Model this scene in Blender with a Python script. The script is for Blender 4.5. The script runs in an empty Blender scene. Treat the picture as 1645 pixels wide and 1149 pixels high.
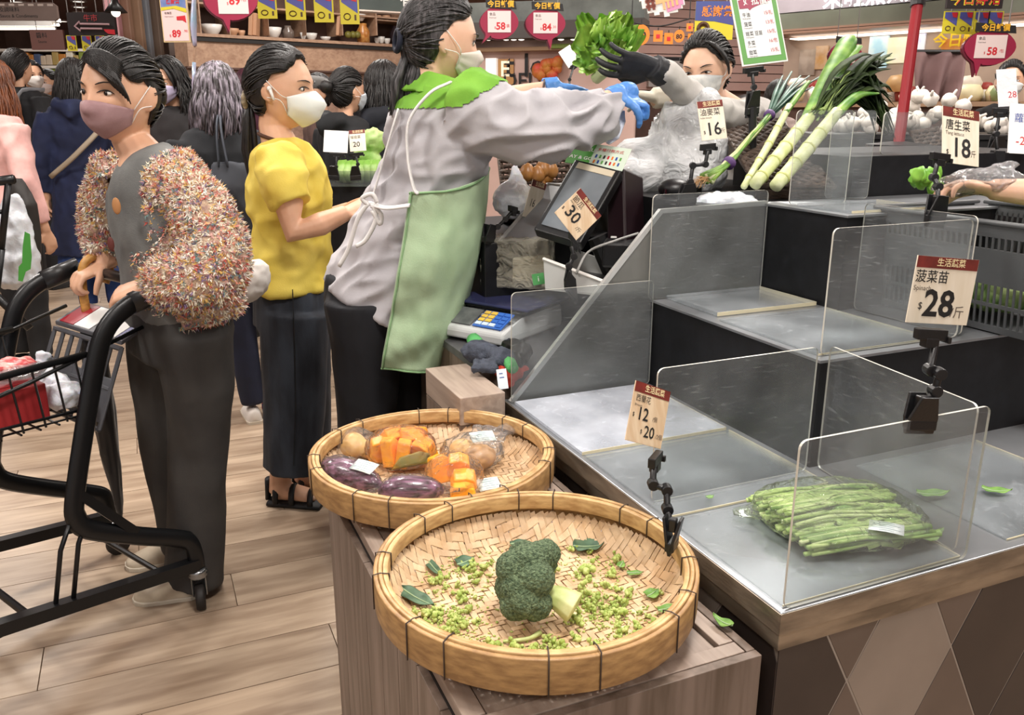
import bpy, bmesh, math, random
from math import sin, cos, pi, radians, sqrt, atan2, exp
from mathutils import Vector, Matrix, noise
random.seed(7)
V = Vector
SC = bpy.context.scene
COL = SC.collection

# ---------------------------------------------------------------- camera, world, lights, exposure
F, CX, CY, PITCH, CAMZ = 1357.0, 822.5, 574.5, radians(16.2), 1.40
cam_d = bpy.data.cameras.new('camera'); cam = bpy.data.objects.new('camera', cam_d); COL.objects.link(cam)
cam.location = (0, 0, CAMZ); cam.rotation_euler = (pi/2 - PITCH, 0, 0)
cam_d.sensor_width = 36; cam_d.lens = F*36/1645; cam_d.clip_start = .05; cam_d.clip_end = 100
SC.camera = cam
w = bpy.data.worlds.new('world'); SC.world = w; w.use_nodes = True
w.node_tree.nodes['Background'].inputs[0].default_value = (1.0, .95, .93, 1)
w.node_tree.nodes['Background'].inputs[1].default_value = .5
SC.view_settings.view_transform = 'Standard'; SC.view_settings.look = 'None'
SC.view_settings.exposure = 0.0; SC.view_settings.gamma = 1; SC.view_settings.use_curve_mapping = False
try:
    SC.cycles.transparent_max_bounces = 24; SC.cycles.max_bounces = 6; SC.cycles.sample_clamp_indirect = 6
except Exception: pass
def lamp(x, y, z, sx, sy, p, col=(1, .95, .89), rot=0):
    l = bpy.data.lights.new('ceiling_lamp', 'AREA'); l.shape = 'RECTANGLE'; l.size = sx; l.size_y = sy; l.energy = p; l.color = col
    o = bpy.data.objects.new('ceiling_lamp', l); COL.objects.link(o); o.location = (x, y, z); o.rotation_euler = (0, 0, rot)
for (x, y, p) in ((-.8, -1.6, 46), (1.8, -1.4, 46), (-2.2, 1.2, 58), (.3, .9, 60), (2.4, 1.8, 60), (-3.2, 3.8, 60), (-.9, 3.4, 66), (1.3, 3.9, 60), (3.9, 4.8, 60),
                  (-4.6, 7.0, 60), (-1.2, 6.6, 70), (2.2, 7.2, 70), (5.4, 7.8, 70), (-4.8, 10.4, 80), (1.0, 10.4, 80)):
    lamp(x, y, 3.12, .55, .55, p)

# ---------------------------------------------------------------- pixels of the 1645x1149 picture to points of the place
cp, sp = cos(PITCH), sin(PITCH)
FW, UP, CAM = V((0, cp, -sp)), V((0, sp, cp)), V((0, 0, CAMZ))
def ray(x, y): return FW + V((1, 0, 0))*((x-CX)/F) - UP*((y-CY)/F)
def P(x, y, d): return CAM + ray(x, y)*d              # at a depth along the camera axis
def G(x, y, z=0.0):
    r = ray(x, y); return CAM + r*((z-CAMZ)/r.z)       # on a level plane
def PY(x, y, wy):
    r = ray(x, y); return CAM + r*(wy/r.y)             # on the upright plane y = wy
AZ = radians(23.4)
U_, V_ = V((cos(AZ), sin(AZ), 0)), V((-sin(AZ), cos(AZ), 0))
OC = G(1255, 986, .74)
def W(a, b, z): q = OC + U_*a + V_*b; return V((q.x, q.y, z))
RC = Matrix((U_, V_, V((0, 0, 1)))).transposed()

# ---------------------------------------------------------------- materials
def lin(h):
    if not isinstance(h, str): return (*h[:3], 1)
    h = h.lstrip('#'); c = [int(h[i:i+2], 16)/255 for i in (0, 2, 4)]
    return tuple(x/12.92 if x <= .04045 else ((x+.055)/1.055)**2.4 for x in c) + (1,)
MATS = {}
def nt(name):
    m = bpy.data.materials.new(name); m.use_nodes = True
    t = m.node_tree; return m, t, t.nodes['Principled BSDF']
def nd(t, typ, **kw):
    n = t.nodes.new('ShaderNode'+typ)
    for k, v in kw.items():
        if k in n.inputs: n.inputs[k].default_value = v
        else: setattr(n, k, v)
    return n
def coords(t, stretch=(1, 1, 1), rot=(0, 0, 0)):
    a = nd(t, 'TexCoord'); mp = nd(t, 'Mapping'); mp.inputs['Scale'].default_value = stretch; mp.inputs['Rotation'].default_value = rot
    t.links.new(a.outputs['Object'], mp.inputs[0]); return mp.outputs[0]
def ramp(t, src, stops):
    r = nd(t, 'ValToRGB'); e = r.color_ramp.elements
    while len(e) < len(stops): e.new(.5)
    for el, (p, c) in zip(e, stops): el.position = p; el.color = lin(c)
    t.links.new(src, r.inputs[0]); return r.outputs[0]
def M(name, col, rough=.5, metal=0., col2=None, vs=8, bump=0., bs=60, stretch=(1, 1, 1), bstretch=None, spec=None, sheen=0, objrand=0., coat=0, det=4, p0=.35, p1=.65, rot=(0, 0, 0), emit=0, sss=0):
    if name in MATS: return MATS[name]
    m, t, b = nt(name); L = t.links.new
    b.inputs['Roughness'].default_value = rough; b.inputs['Metallic'].default_value = metal
    b.inputs['Base Color'].default_value = lin(col)
    if spec is not None: b.inputs['Specular IOR Level'].default_value = spec
    if sheen: b.inputs['Sheen Weight'].default_value = sheen
    if coat: b.inputs['Coat Weight'].default_value = coat; b.inputs['Coat Roughness'].default_value = .1
    if sss: b.inputs['Subsurface Weight'].default_value = sss; b.inputs['Subsurface Radius'].default_value = (.02, .008, .004)
    out = None
    if col2:
        n = nd(t, 'TexNoise', Scale=vs, Detail=det); L(coords(t, stretch, rot), n.inputs['Vector'])
        out = ramp(t, n.outputs[0], [(p0, col), (p1, col2)])
    if objrand:
        oi = nd(t, 'ObjectInfo'); mr = nd(t, 'MapRange'); mr.inputs[3].default_value = 1-objrand; mr.inputs[4].default_value = 1+objrand
        L(oi.outputs['Random'], mr.inputs[0]); h = nd(t, 'HueSaturation')
        L(mr.outputs[0], h.inputs['Value'])
        if out: L(out, h.inputs['Color'])
        else: h.inputs['Color'].default_value = lin(col)
        out = h.outputs[0]
    if out: L(out, b.inputs['Base Color'])
    if bump:
        n = nd(t, 'TexNoise', Scale=bs, Detail=3.0); L(coords(t, bstretch or stretch, rot), n.inputs['Vector'])
        bn = nd(t, 'Bump', Strength=bump, Distance=.01); L(n.outputs[0], bn.inputs['Height']); L(bn.outputs[0], b.inputs['Normal'])
    if emit:
        b.inputs['Emission Strength'].default_value = emit
        if out: L(out, b.inputs['Emission Color'])
        else: b.inputs['Emission Color'].default_value = lin(col)
    MATS[name] = m; return m
def wood(name, c1, c2, rot=0., rough=.45, sc=6., stretch=(1, 14, 14), objrand=.06, rz=0., bump=.08):
    """grain along the object's x axis turned by rz"""
    if name in MATS: return MATS[name]
    m, t, b = nt(name); L = t.links.new; b.inputs['Roughness'].default_value = rough
    tc = nd(t, 'TexCoord'); oi = nd(t, 'ObjectInfo')
    ro = nd(t, 'Mapping'); ro.inputs['Rotation'].default_value = (0, rot, rz); L(tc.outputs['Object'], ro.inputs[0])
    ad = nd(t, 'VectorMath', operation='ADD'); sc1 = nd(t, 'VectorMath', operation='SCALE'); sc1.inputs['Scale'].default_value = 9.0
    cb_ = nd(t, 'CombineXYZ'); L(oi.outputs['Random'], cb_.inputs[0]); L(oi.outputs['Random'], cb_.inputs[1]); L(cb_.outputs[0], sc1.inputs[0])
    L(ro.outputs[0], ad.inputs[0]); L(sc1.outputs[0], ad.inputs[1])
    mp = nd(t, 'Mapping'); mp.inputs['Scale'].default_value = stretch; L(ad.outputs[0], mp.inputs[0])
    n1 = nd(t, 'TexNoise', Scale=sc, Detail=6.0, Distortion=.5); L(mp.outputs[0], n1.inputs['Vector'])
    n2 = nd(t, 'TexNoise', Scale=sc*.35, Detail=2.0); L(mp.outputs[0], n2.inputs['Vector'])
    mx = nd(t, 'Math', operation='MULTIPLY_ADD'); mx.inputs[1].default_value = .5; L(n1.outputs[0], mx.inputs[0])
    m2 = nd(t, 'Math', operation='MULTIPLY'); m2.inputs[1].default_value = .5; L(n2.outputs[0], m2.inputs[0]); L(m2.outputs[0], mx.inputs[2])
    c = ramp(t, mx.outputs[0], [(.36, c1), (.62, c2)])
    mr = nd(t, 'MapRange'); mr.inputs[3].default_value = 1-objrand; mr.inputs[4].default_value = 1+objrand; L(oi.outputs['Random'], mr.inputs[0])
    h = nd(t, 'HueSaturation'); L(mr.outputs[0], h.inputs['Value']); L(c, h.inputs['Color']); L(h.outputs[0], b.inputs['Base Color'])
    bn = nd(t, 'Bump', Strength=bump, Distance=.01); L(n1.outputs[0], bn.inputs['Height']); L(bn.outputs[0], b.inputs['Normal'])
    MATS[name] = m; return m
def clear(name, haze=.05, hazecol='#dfe3e6', rough=.06, bump=0., bs=40, scratch=0., fres=.12, tint='#f4f6f6'):
    """thin clear plastic: see-through, glossy, a little milky, with scratches"""
    if name in MATS: return MATS[name]
    m, t, b = nt(name); L = t.links.new; t.nodes.remove(b); out = t.nodes['Material Output']
    tr = nd(t, 'BsdfTransparent', Color=lin(tint)); gl = nd(t, 'BsdfGlossy', Roughness=rough); df = nd(t, 'BsdfDiffuse', Color=lin(hazecol))
    lw = nd(t, 'LayerWeight', Blend=fres); a = nd(t, 'MixShader'); L(lw.outputs['Fresnel'], a.inputs[0]); L(tr.outputs[0], a.inputs[1]); L(gl.outputs[0], a.inputs[2])
    c = nd(t, 'MixShader'); L(a.outputs[0], c.inputs[1]); L(df.outputs[0], c.inputs[2]); L(c.outputs[0], out.inputs[0])
    n = nd(t, 'TexNoise', Scale=7.0, Detail=5.0); co = coords(t); L(co, n.inputs['Vector'])
    mr = nd(t, 'MapRange'); mr.inputs[1].default_value = .3; mr.inputs[2].default_value = .75; mr.inputs[3].default_value = haze*.45; mr.inputs[4].default_value = haze*1.6
    L(n.outputs[0], mr.inputs[0]); fac = mr.outputs[0]
    if scratch:
        for rr in ((.4, .3, .5), (2.1, .9, 1.3)):
            v = nd(t, 'TexNoise', Scale=30.0, Detail=4.0, Distortion=1.0); L(coords(t, (1, 1, 14), rr), v.inputs['Vector'])
            g = nd(t, 'MapRange'); g.inputs[1].default_value = .63; g.inputs[2].default_value = .74; g.inputs[4].default_value = scratch; L(v.outputs[0], g.inputs[0])
            s = nd(t, 'Math', operation='ADD'); L(fac, s.inputs[0]); L(g.outputs[0], s.inputs[1]); fac = s.outputs[0]
    L(fac, c.inputs[0])
    if bump:
        bnn = nd(t, 'TexNoise', Scale=bs, Detail=3.0, Distortion=1.2); L(co, bnn.inputs['Vector'])
        bb = nd(t, 'Bump', Strength=bump, Distance=.02); L(bnn.outputs[0], bb.inputs['Height'])
        for q in (gl, df, lw): L(bb.outputs[0], q.inputs['Normal'])
    MATS[name] = m; return m

# ---------------------------------------------------------------- mesh builder
def perp(t):
    a = V((0, 0, 1)) if abs(t.z) < .9 else V((1, 0, 0)); s = t.cross(a).normalized(); return s
def smooth_path(pts, k=6):
    """Catmull-Rom through the points"""
    p = [V(q) for q in pts]; p = [p[0]*2-p[1]] + p + [p[-1]*2-p[-2]]; out = []
    for i in range(1, len(p)-2):
        for j in range(k):
            t = j/k; a, b, c, d = p[i-1:i+3]
            out.append(.5*((2*b)+(c-a)*t+(2*a-5*b+4*c-d)*t*t+(3*b-a-3*c+d)*t**3))
    out.append(p[-2]); return out
def lerpn(l, n):
    """resample a list of numbers to n values"""
    if not isinstance(l, (list, tuple)): return [l]*n
    o = []
    for i in range(n):
        t = i/(n-1)*(len(l)-1); j = min(int(t), len(l)-2); o.append(l[j]*(1-t+j)+l[j+1]*(t-j))
    return o
class MB:
    def __init__(s): s.v, s.f, s.m = [], [], []
    def add(s, vs, fs, mi=0):
        o = len(s.v); s.v += [V(q) for q in vs]; s.f += [[o+i for i in f] for f in fs]; s.m += [mi]*len(fs)
    def box(s, c, d, R=None, mi=0, taper=1.0):
        c = V(c); hx, hy, hz = d[0]/2, d[1]/2, d[2]/2; vs = []
        for z in (-1, 1):
            for x, y in ((-1, -1), (1, -1), (1, 1), (-1, 1)):
                k = taper if z > 0 else 1
                q = V((x*hx*k, y*hy*k, z*hz)); vs.append(c + (R @ q if R else q))
        s.add(vs, [(3, 2, 1, 0), (4, 5, 6, 7), (0, 1, 5, 4), (1, 2, 6, 5), (2, 3, 7, 6), (3, 0, 4, 7)], mi); return s
    def cb(s, a0, a1, b0, b1, z0, z1, mi=0):
        return s.box(W((a0+a1)/2, (b0+b1)/2, (z0+z1)/2), (a1-a0, b1-b0, z1-z0), RC, mi)
    def loft(s, rings, cap=True, mi=0, closed=False):
        n = len(rings[0]); vs = [q for r in rings for q in r]; fs = []
        k = len(rings)
        for i in range(k if closed else k-1):
            for j in range(n):
                a, b = i*n+j, i*n+(j+1) % n; c = ((i+1) % k)*n
                fs.append((a, b, c+(j+1) % n, c+j))
        if cap and not closed: fs += [tuple(range(n-1, -1, -1)), tuple(range((k-1)*n, k*n))]
        s.add(vs, fs, mi); return s
    def tube(s, pts, r, n=8, side=None, ratio=1.0, cap=True, mi=0, closed=False, sq=False):
        """pts with radius r (number, list); ratio flattens across `side`; sq = square-ish section"""
        pts = [V(q) for q in pts]; rr = lerpn(r, len(pts)); ra = lerpn(ratio, len(pts)); rings = []; prev = None
        for i, q in enumerate(pts):
            a = pts[i-1] if i or closed else pts[0]; b = pts[(i+1) % len(pts)] if i < len(pts)-1 or closed else pts[-1]
            t = (b-a); t = t.normalized() if t.length > 1e-9 else V((0, 0, 1))
            if side is not None: x = V(side); x = (x - t*x.dot(t)); x = x.normalized() if x.length > 1e-6 else perp(t)
            elif prev is None: x = perp(t)
            else: x = prev - t*prev.dot(t); x = x.normalized() if x.length > 1e-6 else perp(t)
            prev = x; y = t.cross(x)
            if sq: rings.append([q + x*(sx*rr[i]) + y*(sy*rr[i]*ra[i]) for sx, sy in ((1, 1), (-1, 1), (-1, -1), (1, -1))])
            else: rings.append([q + x*(rr[i]*cos(2*pi*k/n)) + y*(rr[i]*ra[i]*sin(2*pi*k/n)) for k in range(n)])
        return s.loft(rings, cap, mi, closed)
    def ell(s, c, r, R=None, n=12, m=8, mi=0, f=None):
        c = V(c); r = (r, r, r) if not isinstance(r, (tuple, list)) else r; vs = []; fs = []
        def pt(d):
            q = V((d.x*r[0], d.y*r[1], d.z*r[2]))
            if f: q = f(d, q)
            return c + (R @ q if R else q)
        vs.append(pt(V((0, 0, -1))))
        for i in range(1, m):
            a = -pi/2 + pi*i/m
            for j in range(n): vs.append(pt(V((cos(a)*cos(2*pi*j/n), cos(a)*sin(2*pi*j/n), sin(a)))))
        vs.append(pt(V((0, 0, 1)))); e = len(vs)-1
        for j in range(n):
            fs.append((0, 1+(j+1) % n, 1+j)); fs.append((e, e-n+j, e-n+(j+1) % n))
            for i in range(m-2):
                a = 1+i*n; fs.append((a+j, a+(j+1) % n, a+n+(j+1) % n, a+n+j))
        s.add(vs, fs, mi); return s
    def lathe(s, prof, c, n=32, R=None, mi=0, closed=False):
        c = V(c); rings = []
        for r, z in prof:
            rings.append([c + ((R @ V((r*cos(2*pi*j/n), r*sin(2*pi*j/n), z))) if R else V((r*cos(2*pi*j/n), r*sin(2*pi*j/n), z))) for j in range(n)])
        return s.loft(rings, not closed, mi, closed)
    def prism(s, poly, o, ex, ey, th, mi=0):
        """flat outline in the ex/ey plane through o, thickness th along ex x ey (centred)"""
        o, ex, ey = V(o), V(ex), V(ey); nn = ex.cross(ey).normalized(); k = len(poly)
        vs = [o+ex*p[0]+ey*p[1]-nn*th/2 for p in poly] + [o+ex*p[0]+ey*p[1]+nn*th/2 for p in poly]
        fs = [tuple(range(k-1, -1, -1)), tuple(range(k, 2*k))] + [(i, (i+1) % k, k+(i+1) % k, k+i) for i in range(k)]
        s.add(vs, fs, mi); return s
    def grid(s, fn, nu, nv, mi=0, wrap=False):
        vs = [fn(i/(nu-1), j/(nv-1)) for i in range(nu) for j in range(nv)]
        fs = [(i*nv+j, (i+1)*nv+j, (i+1)*nv+j+1, i*nv+j+1) for i in range(nu-1) for j in range(nv-1)]
        s.add(vs, fs, mi); return s
    def mesh(s, name, o=V((0, 0, 0)), smooth=True):
        me = bpy.data.meshes.new(name); me.from_pydata([tuple(q-o) for q in s.v], [], s.f)
        me.polygons.foreach_set('material_index', s.m)
        if smooth: me.polygons.foreach_set('use_smooth', [True]*len(s.f))
        me.update(); return me
    def build(s, name, mat, parent=None, smooth=False, bevel=0, solid=0, sub=0, loc=None, wn=True):
        o0 = V(ORG[parent.name]) if parent else (V(loc) if loc is not None else base(s.v))
        me = s.mesh(name, o0, smooth); o = bpy.data.objects.new(name, me)
        for q in (mat if isinstance(mat, (list, tuple)) else [mat]): me.materials.append(q)
        COL.objects.link(o)
        if parent: o.parent = parent
        else: o.location = o0
        ORG[o.name] = o0
        if solid: k = o.modifiers.new('solid', 'SOLIDIFY'); k.thickness = solid; k.offset = 0
        if sub: k = o.modifiers.new('sub', 'SUBSURF'); k.levels = k.render_levels = sub
        if bevel: k = o.modifiers.new('bevel', 'BEVEL'); k.width = bevel; k.segments = 2; k.limit_method = 'ANGLE'; k.angle_limit = radians(40)
        return o
ORG = {}
def base(vs):
    n = len(vs); return V((sum(q.x for q in vs)/n, sum(q.y for q in vs)/n, min(q.z for q in vs)))
def tag(o, label=None, cat=None, group=None, kind=None):
    if label: o['label'] = label
    if cat: o['category'] = cat
    if group: o['group'] = group
    if kind: o['kind'] = kind
    return o
def thing(name, label, cat, loc, group=None):
    o = bpy.data.objects.new(name, None); o.empty_display_size = .05; COL.objects.link(o); o.location = loc; ORG[o.name] = V(loc)
    return tag(o, label, cat, group)
def copytree(o, delta, label=None, rz=0):
    def cp_(q, par):
        c = q.copy(); COL.objects.link(c); c.parent = par
        if par: c.matrix_parent_inverse = q.matrix_parent_inverse.copy()
        for ch in q.children: cp_(ch, c)
        return c
    c = cp_(o, None); c.location = o.location + V(delta); c.rotation_euler.z = o.rotation_euler.z + rz
    if label: c['label'] = label
    return c
def applied(mesh, mods):
    """mesh after modifiers (list of (type, settings))"""
    o = bpy.data.objects.new('tmp', mesh); COL.objects.link(o)
    for ty, kw in mods:
        k = o.modifiers.new(ty, ty)
        for a, b in kw.items(): setattr(k, a, b)
    dg = bpy.context.evaluated_depsgraph_get(); me = bpy.data.meshes.new_from_object(o.evaluated_get(dg))
    bpy.data.objects.remove(o); bpy.data.meshes.remove(mesh); return me
def organic(mb, name, mat, parent, voxel=.007, sm=6, fold=None, cut=None, solid=0, kind=None, loc=None):
    """one continuous skin grown round the lofted volumes, smoothed, then folded / cut"""
    o0 = V(ORG[parent.name]) if parent else V(loc) if loc is not None else base(mb.v)
    me = applied(mb.mesh(name), [('REMESH', dict(mode='VOXEL', voxel_size=voxel, use_smooth_shade=True)), ('SMOOTH', dict(iterations=sm, factor=.5))])
    if fold:
        me.update(); no = [v.normal.copy() for v in me.vertices]
        for v, n in zip(me.vertices, no): v.co += n*fold(v.co, n)
    if cut:
        bm = bmesh.new(); bm.from_mesh(me); bmesh.ops.delete(bm, geom=[v for v in bm.verts if cut(v.co)], context='VERTS'); bm.to_mesh(me); bm.free()
    for v in me.vertices: v.co -= o0
    me.polygons.foreach_set('use_smooth', [True]*len(me.polygons)); me.update()
    me.materials.clear(); me.name = name
    for q in (mat if isinstance(mat, (list, tuple)) else [mat]): me.materials.append(q)
    o = bpy.data.objects.new(name, me); COL.objects.link(o)
    if parent: o.parent = parent
    else: o.location = o0
    ORG[o.name] = o0
    if solid: k = o.modifiers.new('solid', 'SOLIDIFY'); k.thickness = solid; k.offset = -1
    return o
def folds(amp, fx=(14, 14, 5), seed=0, thr=0):
    s = V((seed*3.1, seed*1.7, seed*2.3))
    def f(c, n):
        a = noise.noise(V((c.x*fx[0], c.y*fx[1], c.z*fx[2]))+s); b = noise.noise(V((c.x*fx[0]*2.2, c.y*fx[1]*2.2, c.z*fx[2]*2.2))-s)
        return amp*((1-abs(a)*2.2)*.6 + b*.5 - .25)
    return f
def text(body, at, ex, ey, size, mat, parent, align='CENTER', name='lettering', bold=0., ysc=1.0, lift=.0008):
    """flat lettering on a surface, ex to the right and ey up"""
    c = bpy.data.curves.new(name, 'FONT'); c.body = body; c.size = size; c.align_x = align; c.align_y = 'CENTER'; c.offset = bold*size
    c.resolution_u = 2
    c.materials.append(mat); o = bpy.data.objects.new(name, c); COL.objects.link(o)
    ex, ey = V(ex).normalized(), V(ey).normalized(); nn = ex.cross(ey).normalized(); ey = nn.cross(ex)
    p = V(at) + nn*lift
    o.parent = parent; p = p - V(ORG[parent.name])
    o.matrix_local = Matrix.Translation(p) @ Matrix((ex, ey*ysc, nn)).transposed().to_4x4()
    return o
class Card:
    """thin flat board from three corners (top left, top right, bottom left)"""
    def __init__(s, tl, tr, bl, sq=True):
        s.ex = V(tr)-V(tl); s.w = s.ex.length; s.ex.normalize(); s.ey = V(tl)-V(bl); s.h = s.ey.length; s.ey.normalize()
        s.n = s.ex.cross(s.ey).normalized(); s.ey = s.n.cross(s.ex).normalized(); s.c = V(tl)+s.ex*s.w/2-s.ey*s.h/2
    def at(s, x, y, lift=0): return s.c + s.ex*((x-.5)*s.w) + s.ey*((.5-y)*s.h) + s.n*lift
    def panel(s, name, mat, parent, x0=0, y0=0, x1=1, y1=1, th=.002, lift=0., bevel=0):
        mb = MB(); R = Matrix((s.ex, s.ey, s.n)).transposed()
        mb.box(s.at((x0+x1)/2, (y0+y1)/2, lift), (s.w*(x1-x0), s.h*(y1-y0), th), R); return mb.build(name, mat, parent, bevel=bevel)
    def shape(s, name, mat, parent, poly, th=.002, lift=0.):
        mb = MB(); mb.prism([((x-.5)*s.w, (.5-y)*s.h) for x, y in poly], s.c+s.n*lift, s.ex, s.ey, th); return mb.build(name, mat, parent)
    def text(s, body, x, y, size, mat, parent, align='CENTER', bold=0., ysc=1.0, lift=.0022, name='lettering'):
        return text(body, s.at(x, y), s.ex, s.ey, size*s.h, mat, parent, align, name, bold, ysc, lift)
BLACK = M('black_plastic', '#141416', .38, bump=.05, bs=200)
WHITE = M('white_print', '#e8e6e2', .5)
INK = M('black_ink', '#1a1818', .6)
RED = M('red_print', '#c0202c', .5)
# ---------------------------------------------------------------- the setting
def uv_(p): q = p-OC; return q.dot(U_), q.dot(V_)
fl = MB(); fl.box((0, 8.5, -.02), (24, 26, .03)); floor = fl.build('floor', wood('floor_base', '#77634f', '#a68f78', rough=.4, sc=3.2, stretch=(1.2, 9, 9), rz=-AZ, bump=.03))
tag(floor, kind='structure')
PLANK = wood('floor_plank', '#8a7460', '#baa58e', rough=.36, sc=3.2, stretch=(1.2, 9, 9), objrand=.13, bump=.03)
pm = MB(); LP_, WP_ = 1.2, .196
pm.box((0, 0, 0), (LP_-.003, WP_-.003, .007)); pme = pm.mesh('plank', smooth=False); pme.materials.append(PLANK)
_, b0 = uv_(G(61, 1042)); a1, b1 = uv_(G(60, 1112)); a2, _ = uv_(G(362, 1080))
npl = 0
for j in range(-5, 46):
    off = [0, .42, .83, .2, .61][j % 5]*LP_
    for i in range(-8, 6):
        a = a1 + LP_*(i+.5) + off; b = b1 + WP_*(j+.5)
        c = W(a, b, 0); r = c-CAM; d = r.dot(FW)
        if d < .5: continue
        ok = False
        for da in (-.6, 0, .6):
            q = c+U_*da-CAM; dd = max(q.dot(FW), .1); x = CX+F*q.x/dd; y = CY-F*q.dot(UP)/dd
            if -60 < x < 860 and 400 < y < 1250: ok = True
        if ok and npl < 300:
            o = bpy.data.objects.new('plank', pme); COL.objects.link(o); o.parent = floor
            o.location = V((c.x, c.y, .0))-ORG['floor']; o.rotation_euler = (0, 0, AZ); npl += 1
ce = MB(); ce.box((0, 8.5, 3.2), (24, 24, .05)); tag(ce.build('ceiling', M('ceiling_paint', '#c9a49e', .8)), kind='structure')
wm = MB(); wm.box((0, 20.4, 1.6), (24, .1, 3.2)); tag(wm.build('wall_back', M('wall_back_paint', '#b79a8c', .7, col2='#8a7468', vs=1.5)), kind='structure')
wm = MB(); wm.box((-11.5, 8.5, 1.6), (.1, 24, 3.2)); tag(wm.build('wall_left', M('wall_side_paint', '#a58b80', .7)), kind='structure')
wm = MB(); wm.box((11.5, 8.5, 1.6), (.1, 24, 3.2)); tag(wm.build('wall_right', M('wall_side_paint', '#a58b80', .7)), kind='structure')

# ---------------------------------------------------------------- the stepped vegetable counter
STEEL = M('brushed_steel', '#7f8286', .34, metal=.7, col2='#a3a6aa', vs=5, bump=.03, bs=120)
STEELD = M('reflection_toned_steel_edge', '#7d7264', .36, metal=.55, col2='#a99b88', vs=9, stretch=(1, 1, 4), bump=.05, bs=60)  # bronze reflections on the edge bands are mixed into the base colour
RISER = M('black_riser', '#0b0c0f', .5, col2='#15161a', vs=30, spec=.35, bump=.02, p0=.4, p1=.75)
counter = thing('display_counter', 'stepped black and steel vegetable counter with a diamond tiled base', 'counter', W(.7, .5, 0))
ba = MB(); ba.cb(.03, 1.75, .03, .98, 0, .672); basep = ba.build('tiled_base', M('tile_grout', '#a89c90', .8), counter)
def clip_poly(p, x0, x1, y0, y1):
    for ax, lim, sgn in ((0, x0, 1), (0, x1, -1), (1, y0, 1), (1, y1, -1)):
        o = []
        for i in range(len(p)):
            a, b = p[i-1], p[i]; ia = (a[ax]-lim)*sgn >= 0; ib = (b[ax]-lim)*sgn >= 0
            if ia != ib:
                t = (lim-a[ax])/(b[ax]-a[ax]); o.append((a[0]+(b[0]-a[0])*t, a[1]+(b[1]-a[1])*t))
            if ib: o.append(b)
        p = o
        if not p: return p
    return p
TILES = [M('tile_dark', '#3a3230', .35, col2='#443b37', vs=6), M('tile_mid', '#65584f', .35, col2='#71635a', vs=6), M('tile_light', '#8f8378', .35, col2='#9b8e83', vs=6)]
for j in range(-1, 4):
    for i in range(-3, 8):
        cx_, cz_ = .283+.223*i+.1115*(j % 2), .56-.207*j
        p = clip_poly([(cx_-.1093, cz_), (cx_, cz_-.2032), (cx_+.1093, cz_), (cx_, cz_+.2032)], .03, 1.75, .004, .67)
        if len(p) < 3: continue
        mt = TILES[[2, 1, 0, 1][(i+ (0 if j % 2 == 0 else 1)*0 + j) % 4]] if j % 2 == 0 else TILES[[1, 0, 2, 0][(i+j) % 4]]
        if j == -1: mt = TILES[[1, 1, 0, 1][i % 4]]
        if j == 0: mt = TILES[[2, 0, 1, 0][i % 4]]
        if j == 1: mt = TILES[[1, 0, 2, 1][i % 4]]
        mb = MB(); mb.prism(p, W(0, .0335, 0), U_, V((0, 0, 1)), .01); mb.build('tile', mt, basep, bevel=.0006)
for j in range(-1, 4):
    for i in range(0, 9):
        cx_, cz_ = .1+.223*i+.1115*(j % 2), .56-.207*j
        p = clip_poly([(cx_-.1093, cz_), (cx_, cz_-.2032), (cx_+.1093, cz_), (cx_, cz_+.2032)], .03, 1.9, .004, .67)
        if len(p) < 3: continue
        mb = MB(); mb.prism([(-q[0], q[1]) for q in p], W(.0335, 0, 0), -V_, V((0, 0, 1)), .01); mb.build('tile', TILES[(i*2+j) % 3], basep)
m = MB(); m.cb(0, 1.75, 0, .98, .704, .74); m.build('steel_tray', [M('tray_steel', '#85888c', .34, metal=.6, col2='#a9acb0', vs=4, bump=.02, bs=150)], counter, bevel=.002)
m = MB(); m.cb(-.001, 1.75, -.0015, 0, .706, .7385); m.cb(-.0015, 0, 0, .97, .706, .7385); m.build('tray_edge', STEELD, counter)
m = MB(); m.cb(.006, 1.75, .006, .98, .674, .703); m.build('lower_edge_band', STEELD, counter, bevel=.002)
def step(a0, b0, z0, z1, bmax, depth_a=1.75):
    m = MB(); m.cb(a0, depth_a, b0, bmax, z0, z1-.006); m.build('riser', RISER, counter)
    m = MB(); m.cb(a0-.004, depth_a, b0-.004, bmax, z1-.006, z1); m.build('step_top', STEEL, counter, bevel=.001)
step(.385, .372, .74, .957, .985)
step(.715, .675, .957, 1.177, .985)
m = MB(); m.cb(.56, 1.9, .99, 1.75, 0, 1.172); m.build('rear_block', RISER, counter)
m = MB(); m.cb(.12, .55, 1.40, 1.98, .802, 1.05); tag(m.build('shelf_riser', RISER, bevel=.004), 'black riser box on the staff counter under the wicker basket of onions', 'riser')
m = MB(); m.cb(1.03, 1.9, .99, 1.5, .74, 1.285); m.build('back_riser', RISER, counter)
def onV(x, y, off):
    r = ray(x, y); o = W(0, off, 0); return CAM + r*((o-CAM).dot(V_)/r.dot(V_))
pe = [onV(x, y, .962) for x, y in ((820, 646), (1060, 339), (1229, 326), (1229, 470), (1045, 600))]
pe2 = [(-q.dot(U_)+W(0, .962, 0).dot(U_), q.z) for q in pe]; pe2[-1] = (pe2[-1][0], .70); pe2[-2] = (pe2[-2][0], .70); pe2.insert(0, (pe2[0][0], .70))
m = MB(); m.prism([(-a, z) for a, z in pe2], W(0, .962, 0), U_, V((0, 0, 1)), .012); m.build('end_plate', M('plate_steel', '#77767280'[:7], .33, metal=.6, col2='#9b9a95', vs=3, bump=.03, bs=90), counter, bevel=.0015)
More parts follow.
